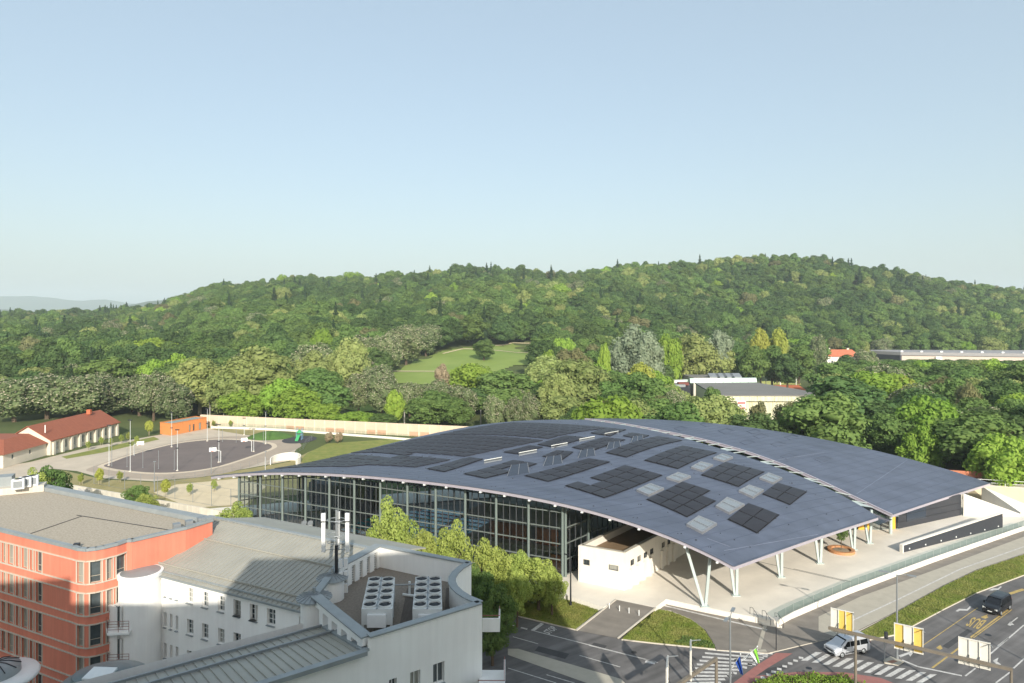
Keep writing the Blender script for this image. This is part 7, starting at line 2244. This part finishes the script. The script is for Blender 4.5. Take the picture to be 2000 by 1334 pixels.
for i in order:
    y = Y_[i]; x = A_[i] * y
    r = float(np.clip((10.6 if y > 420 else 9.4) + rg.gamma(2.0, 1.8), 8.2, 20.0))
    if y < 330: r += 1.0
    if not free(x, y, r) or not allowed(x, y): continue
    zb = tz(x, y)
    px = 1000 + FPX * x / y
    h = (14.0 + r * 0.72 + rg.normal(0, 2.6)) if y > 330 else (8.5 + r * 0.72 + rg.normal(0, 1.8))
    if y < 480 or (px > 1600 and y < 560):
        lim = np.interp(px, [l[0] for l in LIMIT], [l[1] for l in LIMIT])
        if 650 < px < 780 and y < 300: lim = max(lim, 800)
        hm = CAM_H - (lim + rg.uniform(0, 14) - HROW) * y / FPX - zb
        if hm < 6: continue
        h = min(h, hm)
    put(x, y, r)
    # patches of like trees
    f = 0.5 + 0.5 * math.sin(x * .017 + 2) * math.cos(y * .013 + x * .006)
    tab = KN if y > 340 else KN_NEAR
    u = rg.random(); acc = 0; key = 'mid'
    for k_, w_ in tab:
        w2 = w_ * (1.6 * f * ((1.3 if y > 840 else .55) if k_ == 'conifer' else 1.0) if k_ in ('dark', 'conifer') else (1.5 * (1 - f) + .25 if k_ in ('mid', 'bright', 'olive') else 1.0))
        acc += w2
    u *= acc; acc = 0
    for k_, w_ in tab:
        w2 = w_ * (1.6 * f * ((1.3 if y > 840 else .55) if k_ == 'conifer' else 1.0) if k_ in ('dark', 'conifer') else (1.5 * (1 - f) + .25 if k_ in ('mid', 'bright', 'olive') else 1.0))
        acc += w2
        if u <= acc: key = k_; break
    if key == 'conifer': h = min(h * 1.2 + 2, 31) if y > 480 else h
    pts.append((x, y, zb, h, key, px, r))
# the nearest ones are trees of their own, the rest is the wood
KIND_TXT = {'dark': 'dark green tree', 'mid': 'green leafy tree', 'bright': 'bright green tree', 'olive': 'olive-green plane tree', 'chestnut': 'blossoming chestnut tree', 'conifer': 'dark spruce', 'copper': 'dark copper beech', 'brown': 'brownish tree', 'yellow': 'yellow tree'}
near = [p for p in pts if 0 < p[5] < 2000]
near.sort(key=lambda p: p[1])
NEAR_N = 230
chosen = set(id(p) for p in near[:NEAR_N])
for p in near[:NEAR_N]:
    px_, y_ = p[5], p[1]
    for lim_, zt_ in ((120, 'at the left picture edge'), (260, 'behind the red-roofed house'), (420, 'behind the orange pavilion'), (560, 'above the left part of the noise wall'), (740, 'left of the meadow'), (900, 'below the meadow'), (1070, 'behind the roof crest'),
                      (1200, 'right of the meadow'), (1300, 'near the silvery poplar'), (1480, 'left of the grey hall'), (1640, 'right of the grey hall'), (1760, 'behind the right roof wing'), (1880, 'below the long hall'), (2001, 'at the right picture edge')):
        if px_ < lim_: break
    dz_ = 'in the front row' if y_ < 250 else ('a few rows back' if y_ < 300 else ('deep among the trees' if y_ < 350 else 'far back'))
    siz_ = 'small ' if p[3] < 13 else ('' if p[3] < 18.5 else 'tall ')
    zone = zt_ + ', ' + dz_
    tree(p[4], p[0], p[1], p[2] + p[3], p[6] * 1.28 if p[4] != 'conifer' else None, siz_ + KIND_TXT[p[4]] + ' ' + zone, 'trees of the park')
rest = [p for p in pts if id(p) not in chosen]
forest_src = {}
def forest(rest):
    me = bpy.data.meshes.new('forest')
    me.vertices.add(len(rest))
    me.vertices.foreach_set('co', np.array([(p[0], p[1], p[2]) for p in rest], np.float32).ravel())
    variants = []
    for k in ('dark', 'mid', 'bright', 'olive', 'chestnut', 'conifer', 'copper', 'brown', 'yellow'):
        for i in range(len(MODELS[k])): variants.append((k, i))
    vid, scl, rot = [], [], []
    r2 = np.random.default_rng(3)
    for p in rest:
        n = len(MODELS[p[4]]); i = int(r2.integers(n))
        vid.append(variants.index((p[4], i)))
        s = p[3] / MODELS[p[4]][i][2]
        w = p[6] * 1.28 / MODELS[p[4]][i][3] * r2.uniform(0.92, 1.1) if p[4] != 'conifer' else s * r2.uniform(.9, 1.25)
        scl.append((w, w, s)); rot.append((0, 0, r2.uniform(0, 6.283)))
    a = me.attributes.new('variant', 'INT', 'POINT'); a.data.foreach_set('value', vid)
    a = me.attributes.new('tree_scale', 'FLOAT_VECTOR', 'POINT'); a.data.foreach_set('vector', np.array(scl, np.float32).ravel())
    a = me.attributes.new('tree_turn', 'FLOAT_VECTOR', 'POINT'); a.data.foreach_set('vector', np.array(rot, np.float32).ravel())
    o = link('forest', me)
    tag(o, 'dense mixed wood covering the hill behind the park', 'wood', kind='stuff')
    ng = bpy.data.node_groups.new('wood', 'GeometryNodeTree')
    ng.interface.new_socket('Geometry', in_out='INPUT', socket_type='NodeSocketGeometry')
    ng.interface.new_socket('Geometry', in_out='OUTPUT', socket_type='NodeSocketGeometry')
    gi_, go_ = ng.nodes.new('NodeGroupInput'), ng.nodes.new('NodeGroupOutput')
    join = ng.nodes.new('GeometryNodeJoinGeometry')
    def attr(nm, ty):
        n = ng.nodes.new('GeometryNodeInputNamedAttribute'); n.data_type = ty; n.inputs['Name'].default_value = nm
        return next(s for s in n.outputs if s.enabled and s.name == 'Attribute')
    av, asc, art = attr('variant', 'INT'), attr('tree_scale', 'FLOAT_VECTOR'), attr('tree_turn', 'FLOAT_VECTOR')
    e2r = ng.nodes.new('FunctionNodeEulerToRotation'); ng.links.new(art, e2r.inputs[0])
    for n_, (k, i) in enumerate(variants):
        if n_ not in vid: continue
        src = next((ob for ob in bpy.data.objects if ob.data is MODELS[k][i][0] and ob.parent is not None), None)
        if src is None: print('NO SOURCE', k, i); continue
        oi = ng.nodes.new('GeometryNodeObjectInfo'); oi.inputs['Object'].default_value = src; oi.inputs['As Instance'].default_value = True
        oi.transform_space = 'ORIGINAL'
        cmp_ = ng.nodes.new('FunctionNodeCompare'); cmp_.data_type = 'INT'; cmp_.operation = 'EQUAL'
        ia = [s for s in cmp_.inputs if s.enabled and s.type == 'INT']
        ng.links.new(av, ia[0]); ia[1].default_value = n_
        ip = ng.nodes.new('GeometryNodeInstanceOnPoints')
        ng.links.new(gi_.outputs[0], ip.inputs['Points']); ng.links.new(cmp_.outputs[0], ip.inputs['Selection'])
        ng.links.new(oi.outputs['Geometry'], ip.inputs['Instance']); ng.links.new(e2r.outputs[0], ip.inputs['Rotation']); ng.links.new(asc, ip.inputs['Scale'])
        ng.links.new(ip.outputs[0], join.inputs[0])
    ng.links.new(join.outputs[0], go_.inputs[0])
    md = o.modifiers.new('wood', 'NODES'); md.node_group = ng
    return o
print('trees', len(pts), 'near', min(NEAR_N, len(near)), 'rest', len(rest))
forest(rest)
# ------------------------------------------------------------------ air
hz = bpy.data.materials.new('haze_air')
hz.use_nodes = True
hz.node_tree.nodes.remove(hz.node_tree.nodes['Principled BSDF'])
pv_ = hz.node_tree.nodes.new('ShaderNodeVolumePrincipled')
pv_.inputs['Color'].default_value = (0.80, 0.92, 1.0, 1)
pv_.inputs['Density'].default_value = 0.00012
pv_.inputs['Anisotropy'].default_value = 0.0
hz.node_tree.links.new(pv_.outputs[0], hz.node_tree.nodes['Material Output'].inputs['Volume'])
haze = MB().prism([(-9900, -3400), (9900, -3400), (9900, 10400), (-9900, 10400)], -2.0, 420.0, bottom=True).build('haze', hz)
haze['kind'] = 'stuff'
haze['label'] = 'thin pale morning haze over the whole scene'
haze['category'] = 'haze'
haze.display_type = 'WIRE'
# ------------------------------------------------------------------ ground plants, hedges, wires
def plant_patch(name, label, outline, n, size, kind, seed, hgt=0.5, z=0.14, k2=None):
    """low planting nobody could count: one object of small leaf faces"""
    rg2 = np.random.default_rng(seed)
    xs = [p.x for p in outline]; ys = [p.y for p in outline]
    Q = []
    while len(Q) < n:
        x, y = rg2.uniform(min(xs), max(xs)), rg2.uniform(min(ys), max(ys))
        if inside(outline, x, y):
            hh = hgt * (0.5 + 0.5 * math.sin(x * 1.7) * math.cos(y * 2.1)) + .12
            Q.append((x, y, z + rg2.random() * hh))
    Q = np.array(Q)
    N_ = rg2.normal(0, .8, Q.shape) + np.array([0, -.2, .8])
    v, q = leaf_quads(rg2, Q, N_, size * rg2.uniform(.6, 1.3, len(Q)))
    mi = (rg2.random(len(q)) < .18).astype(int) if k2 else np.zeros(len(q))
    me = np_mesh(name, v, q, np.zeros((0, 3), int), [LEAF[kind]] + ([LEAF[k2]] if k2 else []), mi, np.zeros(0))
    return tag(link(name, me), label, 'plants', kind='stuff')
plant_patch('hedge', 'low green planting with purple tips in the bed at the bottom edge', [P(x, y, .14) for x, y in ((1470, 1336), (1510, 1326), (1560, 1322), (1638, 1323), (1690, 1340), (1690, 1352), (1470, 1352))], 7000, .10, 'bright', 4, .7, k2='copper')
plant_patch('ground_cover', 'weedy green tufts at the lower edge of the grass patch', [P(x, y, .16) for x, y in ((1318, 1258), (1335, 1246), (1372, 1250), (1396, 1262), (1395, 1267))], 1500, .09, 'mid', 5, .3, .16)
plant_patch('flower_bushes', 'white-flowering low bushes beneath the street trees', [P(x, y, .2) for x, y in ((965, 1150), (1000, 1128), (1085, 1152), (1105, 1172), (1040, 1180))], 9000, .12, 'chestnut', 6, 1.0, .16, k2='silver')
grass_leaf = leaf_mat('grass_blade', (0.19, 0.25, 0.05), (0.33, 0.32, 0.11), hue=0.01, val=0.1, nscale=0.4)
LEAF['grass'] = grass_leaf
for i, ol in enumerate(([(1283, 1191), (1310, 1195), (1347, 1210), (1374, 1230), (1388, 1250), (1395, 1265), (1325, 1259), (1275, 1254), (1216, 1247)],
           [c5(1383, 565), c5(1383, 682), c5(1100, 788), c5(900, 888), c5(620, 1037), c5(405, 1078), c5(378, 1058), c5(620, 910), c5(900, 755), c5(1100, 660)],
           [(985, 1194), (1122, 1228), (1174, 1187), (1110, 1168), (1000, 1150)])):
    plant_patch('lawn_grass', 'short grass blades on the verge', [P(x, y, .16) for x, y in ol], 16000, .075, 'grass', 20 + i, .05, .165)
# trolley wires over the wide road, hung between poles out of the picture
wires = thing('overhead_wires', 'thin overhead wires crossing the wood edge at the right', 'wires', (100, 150, 0))
for k in range(4):
    a, b = PY(1880, 905 + k * 14, 158), PY(2080, 940 + k * 18, 150)
    m = (a + b) / 2 - Vector((0, 0, .4))
    MB().tube([a, m, b], 0.03, 4).build('wire', metal_g, wires)
